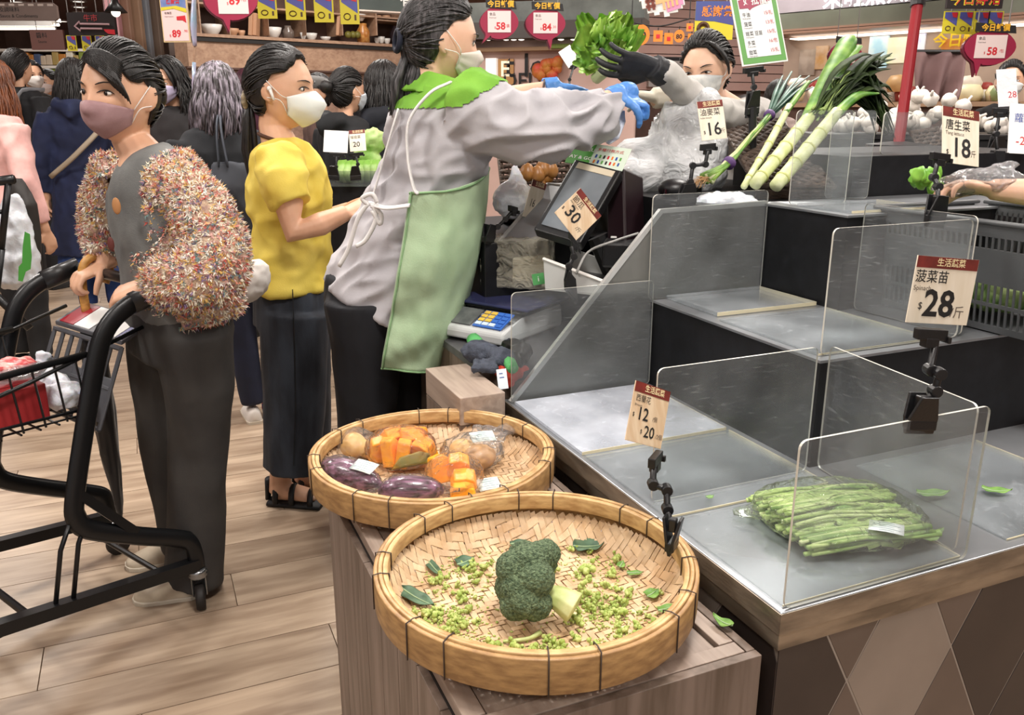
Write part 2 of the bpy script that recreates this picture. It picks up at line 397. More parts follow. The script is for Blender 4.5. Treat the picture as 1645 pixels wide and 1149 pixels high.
m = MB(); m.tube([pe[0]+V_*-.003, pe[1]+V_*-.003, pe[2]+V_*-.003], .006, 6, sq=True); m.build('plate_trim', M('trim_aluminium', '#d6d6d4', .3, metal=.5), counter)

ACR = clear('acrylic', haze=.095, scratch=.2, hazecol='#cfd3d6')
ACE = M('acrylic_edge', '#c9c7bd', .25, spec=.6)
def rrect(w_, h_, r=.012, n=4):
    o = []
    for cx_, cy_, a in ((w_-r, r, -pi/2), (w_-r, h_-r, 0), (r, h_-r, pi/2), (r, r, pi)):
        for k in range(n+1): o.append((cx_+r*cos(a+pi/2*k/n), cy_+r*sin(a+pi/2*k/n)))
    return o
def divider(label, p0, p1, z0, z1, group='clear acrylic dividers on the counter'):
    t = thing('acrylic_divider', label, 'divider', p0 and V((p0.x, p0.y, z0)), group)
    ex = V((p1.x-p0.x, p1.y-p0.y, 0)); w_ = ex.length; ex.normalize(); h_ = z1-z0; pl = rrect(w_, h_)
    o = V((p0.x, p0.y, z0)); ez = V((0, 0, 1)); nn = ex.cross(ez); th = .004
    m = MB(); k = len(pl)
    m.add([o+ex*a+ez*b-nn*th/2 for a, b in pl], [tuple(range(k-1, -1, -1))]); m.add([o+ex*a+ez*b+nn*th/2 for a, b in pl], [tuple(range(k))])
    m.build('sheet', ACR, t)
    m = MB(); q = [o+ex*a+ez*b-nn*th/2 for a, b in pl]+[o+ex*a+ez*b+nn*th/2 for a, b in pl]
    m.add(q, [(i, (i+1) % k, k+(i+1) % k, k+i) for i in range(k)]); m.build('edge', ACE, t)
divider('clear acrylic divider along the front edge, behind the spinach bag sign clip', W(.008, .006, 0), W(.36, .006, 0), .742, .99)
divider('clear acrylic divider standing between the lower tray bays, behind the broccoli price sign', W(.021, .362, 0), W(.366, .362, 0), .742, .987)
divider('clear acrylic divider leaning flat on the slanted steel end plate of the lowest tray', W(.003, .94, 0), W(.381, .94, 0), .742, 1.007)
divider('clear acrylic divider running front to back on the lowest tray, right of the spinach bag', W(.40, .366, 0), W(.36, .024, 0), .742, .985)
divider('clear acrylic divider on the middle step beside the spinach price card', W(.402, .392, 0), W(.757, .39, 0), .959, 1.198)
divider('clear acrylic divider running front to back on the middle step, beside the grey shopping basket', W(.757, .668, 0), W(.77, .39, 0), .959, 1.203)
divider('clear acrylic divider at the far end of the middle step against the steel plate', W(.371, .945, 0), W(.712, .945, 0), .959, 1.212)
divider('clear acrylic divider in front of the leek bundle on the top step', W(.732, .89, 0), W(.885, .86, 0), 1.179, 1.405)
divider('narrow clear acrylic divider right of the leeks on the top step', W(.93, .98, 0), W(1.03, .93, 0), 1.179, 1.405)
divider('low clear acrylic divider on the back black riser behind the lettuce price card', W(1.15, 1.02, 0), W(1.42, 1.02, 0), 1.287, 1.40)
MAT2 = clear('acrylic_mat_clear', haze=.16, hazecol='#b9bfc4', scratch=.15, rough=.14); MAT = clear('acrylic_mat', haze=.42, hazecol='#d3d8e2', scratch=.2, rough=.1)
MATE = M('mat_edge', '#cfc6a8', .3)
def sheet(label, a0, a1, b0, b1, z, th=.007, mat=None):
    t = thing('acrylic_sheet', label, 'shelf sheet', W((a0+a1)/2, (b0+b1)/2, z), 'clear acrylic sheets lying on the counter')
    m = MB(); m.cb(a0, a1, b0, b1, z+.0005, z+th); m.build('sheet', mat or MAT2, t)
    m = MB(); m.cb(a0, a1, b0-.0015, b0, z+.0005, z+th); m.cb(a1, a1+.0015, b0, b1, z+.0005, z+th); m.build('edge', MATE, t)
sheet('milky acrylic sheet lying at the far end of the lowest tray, below the steel plate', .01, .36, .60, .935, .7405, .007, MAT)
sheet('milky acrylic sheet in the middle bay of the lowest tray, below the broccoli sign', .012, .362, .30, .592, .7405, .004)
sheet('milky acrylic sheet under the spinach bag at the front corner', .012, .355, .012, .292, .7405, .003)
sheet('milky acrylic sheet with a thick edge at the back of the middle step', .42, .705, .735, .94, .9575, .009)
sheet('milky acrylic sheet at the front corner of the middle step', .40, .70, .395, .70, .9575, .004)
sheet('milky acrylic sheet on the top step under the leeks', .74, 1.0, .69, .87, 1.1775, .006)
sheet('milky acrylic sheet on the lowest tray at the right edge of the picture', .47, .80, .02, .34, .7405, .003)

# ---------------------------------------------------------------- wooden stand under the baskets
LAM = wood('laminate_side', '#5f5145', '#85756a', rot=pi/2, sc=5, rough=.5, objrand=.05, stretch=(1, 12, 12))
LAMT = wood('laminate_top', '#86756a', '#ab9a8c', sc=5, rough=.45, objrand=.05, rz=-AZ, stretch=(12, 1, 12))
crate = thing('wooden_stand', 'greyish wood display stand with a recessed top under the two bamboo baskets', 'stand', W(-.25, .4, 0))
A0, A1, B0, B1, ZT = -.463, -.035, -.009, .80, .69
m = MB(); m.cb(A0+.012, A1-.012, B0+.012, B1-.012, 0, ZT-.022); m.build('core', M('dark_gap', '#1d1815', .8), crate)
nb = 8
for k in range(nb):
    y0, y1 = B0+(B1-B0)*k/nb, B0+(B1-B0)*(k+1)/nb
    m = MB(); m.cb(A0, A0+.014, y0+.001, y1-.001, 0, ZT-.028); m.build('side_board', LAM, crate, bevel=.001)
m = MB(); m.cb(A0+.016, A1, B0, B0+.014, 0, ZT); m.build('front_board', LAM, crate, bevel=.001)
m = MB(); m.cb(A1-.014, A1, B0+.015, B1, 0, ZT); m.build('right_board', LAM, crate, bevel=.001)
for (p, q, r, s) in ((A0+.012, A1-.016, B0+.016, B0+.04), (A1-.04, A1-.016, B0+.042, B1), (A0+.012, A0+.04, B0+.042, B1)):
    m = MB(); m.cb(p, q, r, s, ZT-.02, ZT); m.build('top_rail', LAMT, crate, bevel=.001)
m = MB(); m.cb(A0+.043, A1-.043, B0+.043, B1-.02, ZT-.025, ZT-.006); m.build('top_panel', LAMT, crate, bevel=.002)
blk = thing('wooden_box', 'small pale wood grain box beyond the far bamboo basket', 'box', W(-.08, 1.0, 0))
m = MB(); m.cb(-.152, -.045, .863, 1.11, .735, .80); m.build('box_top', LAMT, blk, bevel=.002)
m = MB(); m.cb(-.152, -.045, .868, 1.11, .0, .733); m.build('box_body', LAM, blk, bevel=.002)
sc_ = MB(); sc_.cb(-.02, .02, 1.115, 2.0, 0, .78); sc_.cb(.02, .55, .985, 2.0, 0, .78)
scn = thing('staff_counter', 'low grey staff counter behind the steel end plate holding the scale', 'counter', W(.2, 1.6, 0))
sc_.build('cabinet', LAM, scn); m = MB(); m.cb(-.025, .55, 1.12, 2.0, .78, .80); m.cb(.03, .55, .985, 1.12, .78, .80); m.build('worktop', M('worktop_grey', '#4a4a4c', .4, col2='#5c5c5e', vs=20), scn)

# ---------------------------------------------------------------- bamboo baskets
BAM = M('bamboo_hoop', '#a98455', .42, col2='#d0ae7a', vs=12, stretch=(3, 3, 10), bump=.05, bs=90)
BAMD = M('bamboo_hoop_outer', '#8f6c43', .45, col2='#b58f5c', vs=12, stretch=(3, 3, 10), bump=.05, bs=90)
STRIP = M('bamboo_strip', '#bd9a72', .5, col2='#dcc09c', vs=22, objrand=.13, bump=.05, bs=160)
WIRE = M('binding_wire', '#4c4038', .5, metal=.4)
def basket(label, c, R, zt, rot, nties=15, zb=.697):
    t = thing('bamboo_basket', label, 'basket', (c[0], c[1], zb-.004), 'shallow woven bamboo baskets on the wooden stand')
    c = V((c[0], c[1], 0)); Ri = R-.021
    def wob(j): return 1+.004*sin(3*j)+.003*sin(5*j+1)
    def hoop(name, prof, mat):
        m = MB(); n = 72; rings = []
        for j in range(n):
            a = 2*pi*j/n; rings.append([c+V((r*wob(a)*cos(a), r*wob(a)*sin(a), z+.0015*sin(2*a+rot))) for r, z in prof])
        m.loft(rings, closed=True); return m.build(name, mat, t, smooth=True, bevel=.0015)
    hoop('outer_hoop', [(R-.0065, zt-.052), (R-.0005, zt-.052), (R, zt-.03), (R, zt-.002), (R-.0065, zt-.001)], BAMD)
    hoop('hoop_cap', [(R-.013, zt-.012), (R-.007, zt-.012), (R-.007, zt+.0015), (R-.013, zt+.0015)], BAM)
    hoop('inner_hoop', [(Ri, zt-.026), (Ri+.0065, zt-.026), (R-.0135, zt), (Ri, zt-.001)], BAM)
    for k in range(nties):
        a = 2*pi*(k+.35*(k % 2))/nties; d = V((cos(a), sin(a), 0)); sec = [(R+.001, zt-.053), (R+.001, zt+.001), (R-.01, zt+.003), (Ri-.001, zt+.001), (Ri-.001, zt-.028)]
        m = MB(); m.tube([c+d*(r*wob(a))+V((0, 0, z)) for r, z in sec], .0011, 5); m.build('wire_tie', WIRE, t, smooth=True)
    Rw = R-.012
    def zf(r):
        k = max(0, (r/Rw-.84)/.16); return zb + .004*(r/Rw)**2 + (zt-.040-zb)*min(1, k)**1.6
    pit = .0102; n = int(Rw/pit); er = V((cos(rot), sin(rot), 0)); es = V((-sin(rot), cos(rot), 0))
    tri = lambda j: (j % 14) if (j % 14) < 7 else 14-(j % 14)
    for dr in (0, 1):
        for i in range(-n, n+1):
            s0 = i*pit; L = sqrt(max(0, Rw*Rw-s0*s0))
            if L < .02: continue
            rings = []; k = int(L/pit); w2 = .0044*(1+random.uniform(-.06, .06)); jit = random.uniform(-.0006, .0006)
            pos = []
            for j in range(-k, k+1):
                a, b = (i, j) if dr == 0 else (j, i)
                up = ((a + tri(b)) % 4) < 2
                sg = (1 if up else -1)*(1 if dr == 0 else -1)
                for f_ in ((-.28, .28)): pos.append((j*pit+f_*pit, sg*.0013))
            pos = [(-L, 0)]+[q for q in pos if abs(q[0]) < L-.002]+[(L, 0)]
            ax, ox = (er, es) if dr == 0 else (es, er)
            for (u0, h) in pos:
                o = c+ax*u0+ox*(s0+jit); z, z2 = zf(min(Rw, sqrt(u0*u0+(s0+w2)**2)))+h, zf(min(Rw, sqrt(u0*u0+(s0-w2)**2)))+h
                rings.append([o+ox*w2+V((0, 0, z-.0004)), o+ox*w2+V((0, 0, z+.0004)), o-ox*w2+V((0, 0, z2+.0004)), o-ox*w2+V((0, 0, z2-.0004))])
            m = MB(); m.loft(rings); m.build('strip', STRIP, t)
    return t
basket('round woven bamboo basket in front holding the broccoli', (.034, 1.098), .2345, .777, .42, 15)
basket('round woven bamboo basket behind holding wrapped eggplants and pumpkin', (-.156, 1.537), .2385, .768, .30, 14, zb=.693)

# ---------------------------------------------------------------- broccoli, crumbs and leaves
BROC = M('broccoli_bud', '#384c32', .8, col2='#788c68', vs=260, bump=.9, bs=330, p0=.35, p1=.7)
BSTEM = M('broccoli_stem', '#aebb72', .5, col2='#d2d79c', vs=30, bump=.1, bs=80)
FLOR = M('broccoli_bit', '#8fa648', .6, col2='#ccd486', vs=120, bump=.4, bs=200)
bc = G(850, 940, .753)
br = thing('broccoli', 'dark green head of broccoli with a cut pale stem lying in the front basket', 'broccoli', (bc.x, bc.y, .70))
mb = MB(); rnd = random.Random(3)
for (x, y, z, r) in ((0, 0, 0, .034), (-.012, -.018, .006, .030), (-.014, .022, .012, .031), (.006, .02, .024, .030), (.008, -.02, .022, .028), (-.02, .0, .026, .028), (.0, .0, .036, .027),
                     (.016, .034, .018, .026), (-.006, .044, .02, .025), (.024, .028, .034, .022), (-.006, -.034, -.004, .026), (.008, -.03, -.012, .024), (-.02, -.03, -.014, .022), (-.024, .014, -.012, .026), (-.018, .036, -.006, .024), (.02, .05, .022, .018), (.012, .01, .04, .022)):
    mb.ell(bc+V((x, y, z)), (r, r, r*.92), n=14, m=9)
def budf(co, n):
    return .0016*noise.noise(co*210)+.0022*abs(noise.noise(co*85))
organic(mb, 'crown', BROC, br, voxel=.0021, sm=2, fold=budf)
mb = MB(); s1 = bc+V((.02, -.004, -.012)); s2 = bc+V((.064, -.024, -.022))
mb.tube([s1, s1.lerp(s2, .5)+V((0, 0, .004)), s2], [.016, .020, .026], 9, ratio=.85)
mb.tube([s1+V((.006, .01, .01)), bc+V((.0, .025, .015))], [.008, .012], 7); mb.tube([s1+V((.004, -.008, .0)), bc+V((.0, -.03, -.01))], [.008, .012], 7)
mb.build('stem', BSTEM, br, smooth=True, bevel=.002)
LEAF = M('broccoli_leaf', '#3d5a45', .55, col2='#5c7a5e', vs=40, bump=.15, bs=60)
LEAFG = M('green_scrap_leaf', '#5e8a3c', .5, col2='#86ad58', vs=40, bump=.15, bs=60)
VEIN = M('leaf_vein', '#9db48c', .5)
def GB(x, y, lift=0.):
    """point on the floor of the front basket"""
    z = .702
    for _ in range(12):
        p = G(x, y, z); r = V((p.x-.034, p.y-1.098, 0)).length/.2225; z = .5*z+.5*(.6995+.004*r*r+.0375*min(1, max(0, (r-.84)/.16))**1.6)
    return p+V((0, 0, lift))
def leaf(label, c, L, Wd, ang, mat=LEAF, curl=.12, tilt=.1, group=None, name='leaf', cat='leaf', wav=.15, tip=.6):
    c = V(c); ex = V((cos(ang), sin(ang), 0)); ey = V((-sin(ang), cos(ang), 0))
    t = thing(name, label, cat, c, group)
    def fn(u, v):
        wd = Wd*.5*(sin(pi*min(1, max(0, u))**tip)**.8+.03); y = (v-.5)*2
        return c + ex*((u-.5)*L) + ey*(wd*y) + V((0, 0, .003+curl*L*((u-.5)**2)*1.5+abs(y)*Wd*tilt + wav*.02*sin(u*9+y*2)*abs(y)*Wd/.04))
    m = MB(); m.grid(fn, 11, 7); m.build('blade', mat, t, smooth=True, solid=.0008)
    m = MB(); m.tube([fn(k/8, .5)+V((0, 0, .0008)) for k in range(8)], [.0016, .0006], 5); m.build('midrib', VEIN, t, smooth=True); return t
zb1 = .7005
for (lab, x, y, L, Wd, a, kw) in (
    ('round dark leaf lying behind the broccoli, right of it', 945, 882, .052, .042, .1, {}), ('long thin curled leaf left of the broccoli', 698, 918, .056, .017, -1.05, {}),
    ('small ruffled leaf just left of the broccoli top', 748, 907, .034, .034, .7, {}), ('large long blue-green leaf at the left of the front basket', 671, 966, .072, .03, -.72, {}),
    ('small green leaf near the right rim of the front basket', 1048, 958, .028, .024, .8, dict(mat=LEAFG)), ('small leaf nearest the right rim, beside green crumbs', 1072, 982, .034, .018, .5, dict(mat=LEAFG)),
    ('tiny pointed leaf right of the broccoli, left one of two', 998, 911, .022, .014, 1.2, dict(mat=LEAFG)), ('tiny pointed leaf right of the broccoli, right one of two', 1020, 925, .026, .014, .1, dict(mat=LEAFG)),
    ('small leaf tip hidden behind the broccoli crown', 832, 876, .03, .018, .5, {})):
    leaf(lab, GB(x, y, .001), L, Wd, a, group='loose leaves in the front basket', **kw)
m = MB(); pts = smooth_path([GB(808, 1034, .003), GB(830, 1033, .004), GB(852, 1030, .005), GB(868, 1022, .006)], 4); m.tube(pts, [.002, .003, .0028, .0042], 7)
o = m.build('cut_stalk', BSTEM, smooth=True); tag(o, 'short pale cut stalk in front of the broccoli', 'stalk')
fv = []
for k in range(5):
    m = MB(); rr = random.Random(k)
    for q in range(3): m.tube([V((0, 0, 0)), V((rr.uniform(-.004, .004), rr.uniform(-.004, .004), .006))], [.0014, .0022], 5)
    for q in range(7): m.ell((rr.uniform(-.006, .006), rr.uniform(-.006, .006), rr.uniform(.004, .009)), rr.uniform(.0022, .0038), n=6, m=4)
    me = m.mesh('broccoli_bit'); me.materials.append(FLOR); fv.append(me)
rr = random.Random(11); spots = []
clusters = [(720, 1000, 26, 14), (690, 995, 14, 10), (738, 955, 36, 20), (700, 930, 40, 18), (770, 920, 30, 14), (740, 1005, 18, 10), (930, 930, 40, 20), (960, 900, 30, 12), (985, 960, 36, 22), (960, 1005, 40, 16), (1010, 1030, 24, 10), (840, 1045, 40, 10), (900, 1045, 30, 8), (1050, 1000, 26, 12), (770, 1040, 24, 8), (945, 975, 20, 8), (990, 985, 16, 10)]
for k in range(200):
    x, y, sx, sy = clusters[k % len(clusters)]; spots.append((rr.gauss(x, sx*.8), rr.gauss(y, sy*.8)))
for k, (x, y) in enumerate(spots):
    p = GB(x, y)
    if (V((p.x-.034, p.y-1.098, 0))).length > .19: continue
    o = bpy.data.objects.new('broccoli_bit', fv[k % 5]); COL.objects.link(o); o.location = p; s = rr.choice((.45, .6, .8, 1.0, 1.2)) * (1.5 if k % 23 == 0 else 1)
    o.scale = (s, s, s); o.rotation_euler = (rr.uniform(-1, 1), rr.uniform(-1, 1), rr.uniform(0, 6))
    tag(o, 'small yellow-green broccoli crumb scattered round the broccoli in the front basket', 'broccoli bit', 'broccoli crumbs in the front basket')
m = MB()
for k in range(900):
    x, y, sx, sy = rr.choice(clusters); p = GB(rr.gauss(x, sx*1.5), rr.gauss(y, sy*1.6), .0005)
    if V((p.x-.034, p.y-1.098, 0)).length > .19: continue
    m.ell(p, (rr.uniform(.001, .003), rr.uniform(.001, .0022), .0014), n=5, m=3)
o = m.build('broccoli_dust', FLOR); tag(o, 'fine green broccoli dust over the weave of the front basket', 'crumbs', kind='stuff')

# ---------------------------------------------------------------- wrapped vegetables in the far basket
WRAP = clear('cling_film', haze=.04, hazecol='#ffffff', rough=.1, bump=.9, bs=38, fres=.16, tint='#fdfdfd')
BAG = clear('poly_bag', haze=.07, hazecol='#ffffff', rough=.14, bump=1.0, bs=26, fres=.2, tint='#fbfbfb')
LABEL = M('sticker', '#dfe9e6', .45, col2='#c3d4d2', vs=60, stretch=(1, 1, 1), p0=.5, p1=.6)
EGG = M('eggplant_skin', '#32121f', .3, col2='#8d5f7c', vs=14, stretch=(1.2, 9, 9), coat=.4, bump=.05, p0=.38, p1=.62)
PUMP = M('pumpkin_flesh', '#f0900c', .4, col2='#ffb428', vs=30, bump=.1, bs=80, sss=.1)
PSKIN = M('pumpkin_skin', '#c08a2c', .5, col2='#7c7a34', vs=12)
SQ = M('squash_skin', '#d9a95c', .45, col2='#e8c27e', vs=10); SQB = M('brown_squash', '#a97b48', .45, col2='#c59a63', vs=10)
zb2 = .70
def wrap_noise(a): return lambda c, n: a*noise.noise(c*45)+a*.6*noise.noise(c*110)
def eggplant(label, p, q, r):
    p, q = V(p), V(q); t = thing('wrapped_eggplant', label, 'eggplant', (p+q)/2-V((0, 0, r)), 'wrapped eggplants')
    pts = [p.lerp(q, k/8)+V((0, 0, .004*sin(pi*k/8))) for k in range(9)]; rs = [.25*r, .75*r, .96*r, r, r*.98, r*.92, r*.82, r*.62, r*.2]
    m = MB(); m.tube(pts, rs, 18); m.build('fruit', EGG, t, smooth=True)
    m = MB(); d = (q-p).normalized(); m.tube([p-d*.02]+pts+[q+d*.03], [.008]+[x*1.07+.002 for x in rs]+[.004], 18)
    organic(m, 'film', WRAP, t, voxel=.003, sm=2, fold=wrap_noise(.0022))
    return t, pts, d
def sticker(t, c, ex, ey, w_, h_, mat=None):
    m = MB(); ex, ey = V(ex).normalized(), V(ey).normalized(); nn = ex.cross(ey)
    m.grid(lambda u, v: V(c)+ex*((u-.5)*w_)+ey*((v-.5)*h_)+nn*(.0015*sin(u*3)), 5, 3); m.build('label', mat or LABEL, t, smooth=True, solid=.0005)
    m = MB()
    for k in range(5): m.grid(lambda u, v: V(c)+ex*((u-.5)*w_*(.8 if k % 2 else .6))+ey*((.36-.18*k+(v-.5)*.05)*h_)+nn*(.0015*sin(u*3)+.0008), 4, 2)
    m.build('print_lines', M('faint_print', '#8fa3a6', .6), t)
t, pts, d = eggplant('wrapped purple eggplant at the left of the far basket', G(515, 752, zb2+.035), G(612, 782, zb2+.03), .030)
sticker(t, pts[6]+V((.0, -.004, .030)), d, V((0, 0, 1)).cross(d)+V((0, 0, .3)), .05, .03)
t, pts, d = eggplant('wrapped purple eggplant nearest the front rim of the far basket', G(608, 792, zb2+.03), G(713, 788, zb2+.032), .027)
def chunk(t, c, d, rz, rx=0, mat=PUMP):
    R = Matrix.Rotation(rz, 3, 'Z') @ Matrix.Rotation(rx, 3, 'X'); c = V(c); m = MB()
    poly = [(-d[0]/2, -d[1]/2), (d[0]/2, -d[1]/2), (d[0]*.42, d[1]*.3), (d[0]*.1, d[1]/2), (-d[0]*.35, d[1]*.42)]
    m.prism(poly, c, R @ V((1, 0, 0)), R @ V((0, 0, 1)), d[2]); return m.build('chunk', mat, t, bevel=.003)
def pack(name, label, cat, c, chunks, dome, mat=WRAP, amp=.003, grp=None):
    c = V(c); t = thing(name, label, cat, c, grp)
    for (x, y, z, d, rz, rx) in chunks: chunk(t, c+V((x, y, z)), d, rz, rx)
    m = MB(); m.ell(c+V((0, 0, dome[2]*.9)), dome, n=20, m=12); organic(m, 'film', mat, t, voxel=.004, sm=1, fold=wrap_noise(amp)); return t
c = G(645, 748, zb2)
t = pack('pumpkin_pack', 'clear pack of orange pumpkin chunks in the middle of the far basket', 'pumpkin', c, [(-.045, .015, .03, (.05, .05, .03), .3, .2), (-.02, -.01, .036, (.035, .06, .028), 1.1, -.2), (.008, -.018, .036, (.035, .06, .026), 1.5, .15), (.045, .0, .036, (.05, .045, .035), -.5, .3), (.02, .04, .05, (.07, .035, .03), .2, .9), (-.02, .045, .045, (.06, .04, .03), .6, .6)], (.075, .062, .045), grp='packs of pumpkin')
m = MB(); m.prism([(-.035, 0), (.04, .004), (.042, .022), (.02, .03), (-.02, .022)], c+V((.02, -.038, .012)), V((.95, .3, 0)), V((0, .5, .85)), .03); m.build('rind', PSKIN, t, bevel=.003)
c = G(730, 790, zb2)
t = pack('pumpkin_pack', 'clear pack of pumpkin chunks behind the front eggplant, touching the front basket', 'pumpkin', c, [(-.03, .03, .035, (.05, .055, .03), .5, -.3), (.006, .03, .04, (.05, .05, .03), .1, .3), (.018, -.002, .028, (.052, .026, .04), .08, .2), (.018, -.03, .02, (.05, .024, .04), .1, .0)], (.058, .06, .04), grp='packs of pumpkin')
sticker(t, G(785, 778, zb2+.014), V((.9, .35, 0)), V((-.3, .8, .3)), .045, .032)
c = G(565, 738, zb2); t = thing('squash_bag', 'clear bag with a pale yellow squash at the left back of the far basket', 'squash', c)
m = MB(); m.ell(c+V((0, .01, .028)), (.032, .03, .028), n=14, m=10); m.ell(c+V((.035, .0, .022)), (.02, .02, .02), n=12, m=8); organic(m, 'squash', SQ, t, voxel=.004, sm=6)
m = MB(); m.ell(c+V((.005, .01, .028)), (.054, .044, .036), n=16, m=10); organic(m, 'bag', BAG, t, voxel=.004, sm=1, fold=wrap_noise(.003))
c = G(758, 752, zb2); t = thing('squash_bag', 'crinkled clear bag with brown squash halves at the back of the far basket', 'squash', c)
m = MB(); m.ell(c+V((.016, -.004, .026)), (.036, .03, .026), Matrix.Rotation(.5, 3, 'Z'), n=14, m=10); m.build('squash', SQB, t, smooth=True)
m = MB(); m.ell(c+V((-.018, .034, .024)), (.034, .026, .024), Matrix.Rotation(-.6, 3, 'Z'), n=14, m=10); m.build('squash', SQ, t, smooth=True)
m = MB(); m.ell(c+V((0, .015, .03)), (.066, .06, .036), n=18, m=10); m.tube([c+V((.03, .05, .03)), c+V((.06, .09, .045)), c+V((.09, .11, .05))], [.03, .02, .03], 10, ratio=.4); m.tube([c+V((.02, .06, .03)), c+V((.03, .11, .045))], [.03, .035], 10, ratio=.35)
organic(m, 'bag', BAG, t, voxel=.004, sm=1, fold=wrap_noise(.006))
sticker(t, c+V((.022, .022, .06)), V((1, .3, 0)), V((-.3, .8, .35)), .05, .03)

# ---------------------------------------------------------------- bag of spinach on the lowest tray
STALK = [M('stalk_green', '#93ae5e', .5, col2='#bccd88', vs=30, stretch=(1, 1, 1)), M('stalk_pale', '#b9c982', .5, col2='#d8e0ae', vs=30), M('stalk_dark', '#6f9148', .5, col2='#9dba6b', vs=30)]
pc = G(1345, 843, .745)
sb = thing('spinach_bag', 'clear plastic bag of green spinach stalks lying on the lowest tray', 'vegetables', pc)
e1 = (G(1440, 824, .75)-G(1228, 846, .75)).normalized(); e2 = V((0, 0, 1)).cross(e1)
rr = random.Random(5)
hl, hw = .118, .098
for k in range(110):
    s = rr.uniform(-1, 1); lay = rr.choice((0, 1, 2)); z0 = .010+.013*lay*(1-s*s*.6); y0 = s*hw; y1 = y0*.95+rr.uniform(-.02, .02)
    x0 = -hl+rr.uniform(0, .02); x1 = hl+rr.uniform(-.05, -.002)
    pts = smooth_path([pc+e1*x0+e2*y0+V((0, 0, z0)), pc+e1*(x0*.4)+e2*(y0*.98+rr.uniform(-.006, .006))+V((0, 0, z0+.006)), pc+e1*(x1*.4)+e2*(y1+rr.uniform(-.008, .008))+V((0, 0, z0+.006)), pc+e1*x1+e2*(y1*.92)+V((0, 0, z0))], 3)
    m = MB(); m.tube(pts, [.0042, .0034, .003, rr.uniform(.004, .007)], 6, side=e2, ratio=.8); m.build('stalk', STALK[1 if rr.random() < .35 else rr.choice((0, 0, 2))], sb, smooth=True)
for k in range(46):
    s = rr.uniform(-1, 1); x = rr.uniform(-.02, hl-.01); m = MB(); c0 = pc+e1*x+e2*(s*hw*.95)+V((0, 0, rr.uniform(.018, .042)*(1-s*s*.4))); a = rr.uniform(-.5, .5); ex = e1*cos(a)+e2*sin(a); ey = e2*cos(a)-e1*sin(a); L = rr.uniform(.04, .07); ph = rr.uniform(0, 6)
    m.grid(lambda u, v: c0+ex*((u-.5)*L)+ey*((v-.5)*.028*(sin(pi*(u*.9+.08))))+V((0, 0, .004*sin(u*6+ph)-.02*(v-.5)**2)), 6, 4); m.build('leaf', STALK[rr.choice((0, 2, 0))], sb, smooth=True)
m = MB(); R = Matrix((e1, e2, V((0, 0, 1)))).transposed()
m.ell(pc+V((0, 0, .024)), (hl*1.16, hw*1.22, .032), R, n=30, m=12, f=lambda d, q: V((q.x*(1+.10*(abs(d.y)**2)), q.y*(1+.16*d.x*d.x), max(q.z, -.021))))
m.tube([pc+e1*(-hl*1.0)+e2*.045+V((0, 0, .014)), pc+e1*(-hl*1.34)+e2*.06+V((0, 0, .012))], [.03, .012], 10, side=e2, ratio=.25)
organic(m, 'bag', clear('spinach_film', haze=.05, hazecol='#f8fff4', rough=.08, bump=1.0, bs=30, fres=.18, tint='#f6faf4'), sb, voxel=.004, sm=1, fold=wrap_noise(.003))
sticker(sb, G(1424, 848, .787), e1*.8-e2*.6, e2*.8+e1*.6, .05, .036, M('white_sticker', '#e9efef', .4))
leaf('wilted yellow-green leaf scrap behind the front acrylic divider', G(1498, 797, .746), .062, .03, .1, LEAFG, curl=.2, name='leaf_scrap')
leaf('torn green leaf scrap right of the acrylic divider on the lowest tray', G(1600, 792, .746), .05, .026, -.2, LEAFG, curl=.25, name='leaf_scrap')
leaf('tiny green leaf scrap on the tray near the broccoli sign clip', G(1140, 802, .746), .016, .012, .4, LEAFG, curl=.4, name='leaf_scrap')
leaf('green leaf scrap fallen on the wooden stand beside the counter', G(1160, 1003, .694), .036, .02, 2.2, LEAFG, curl=.3, name='leaf_scrap')
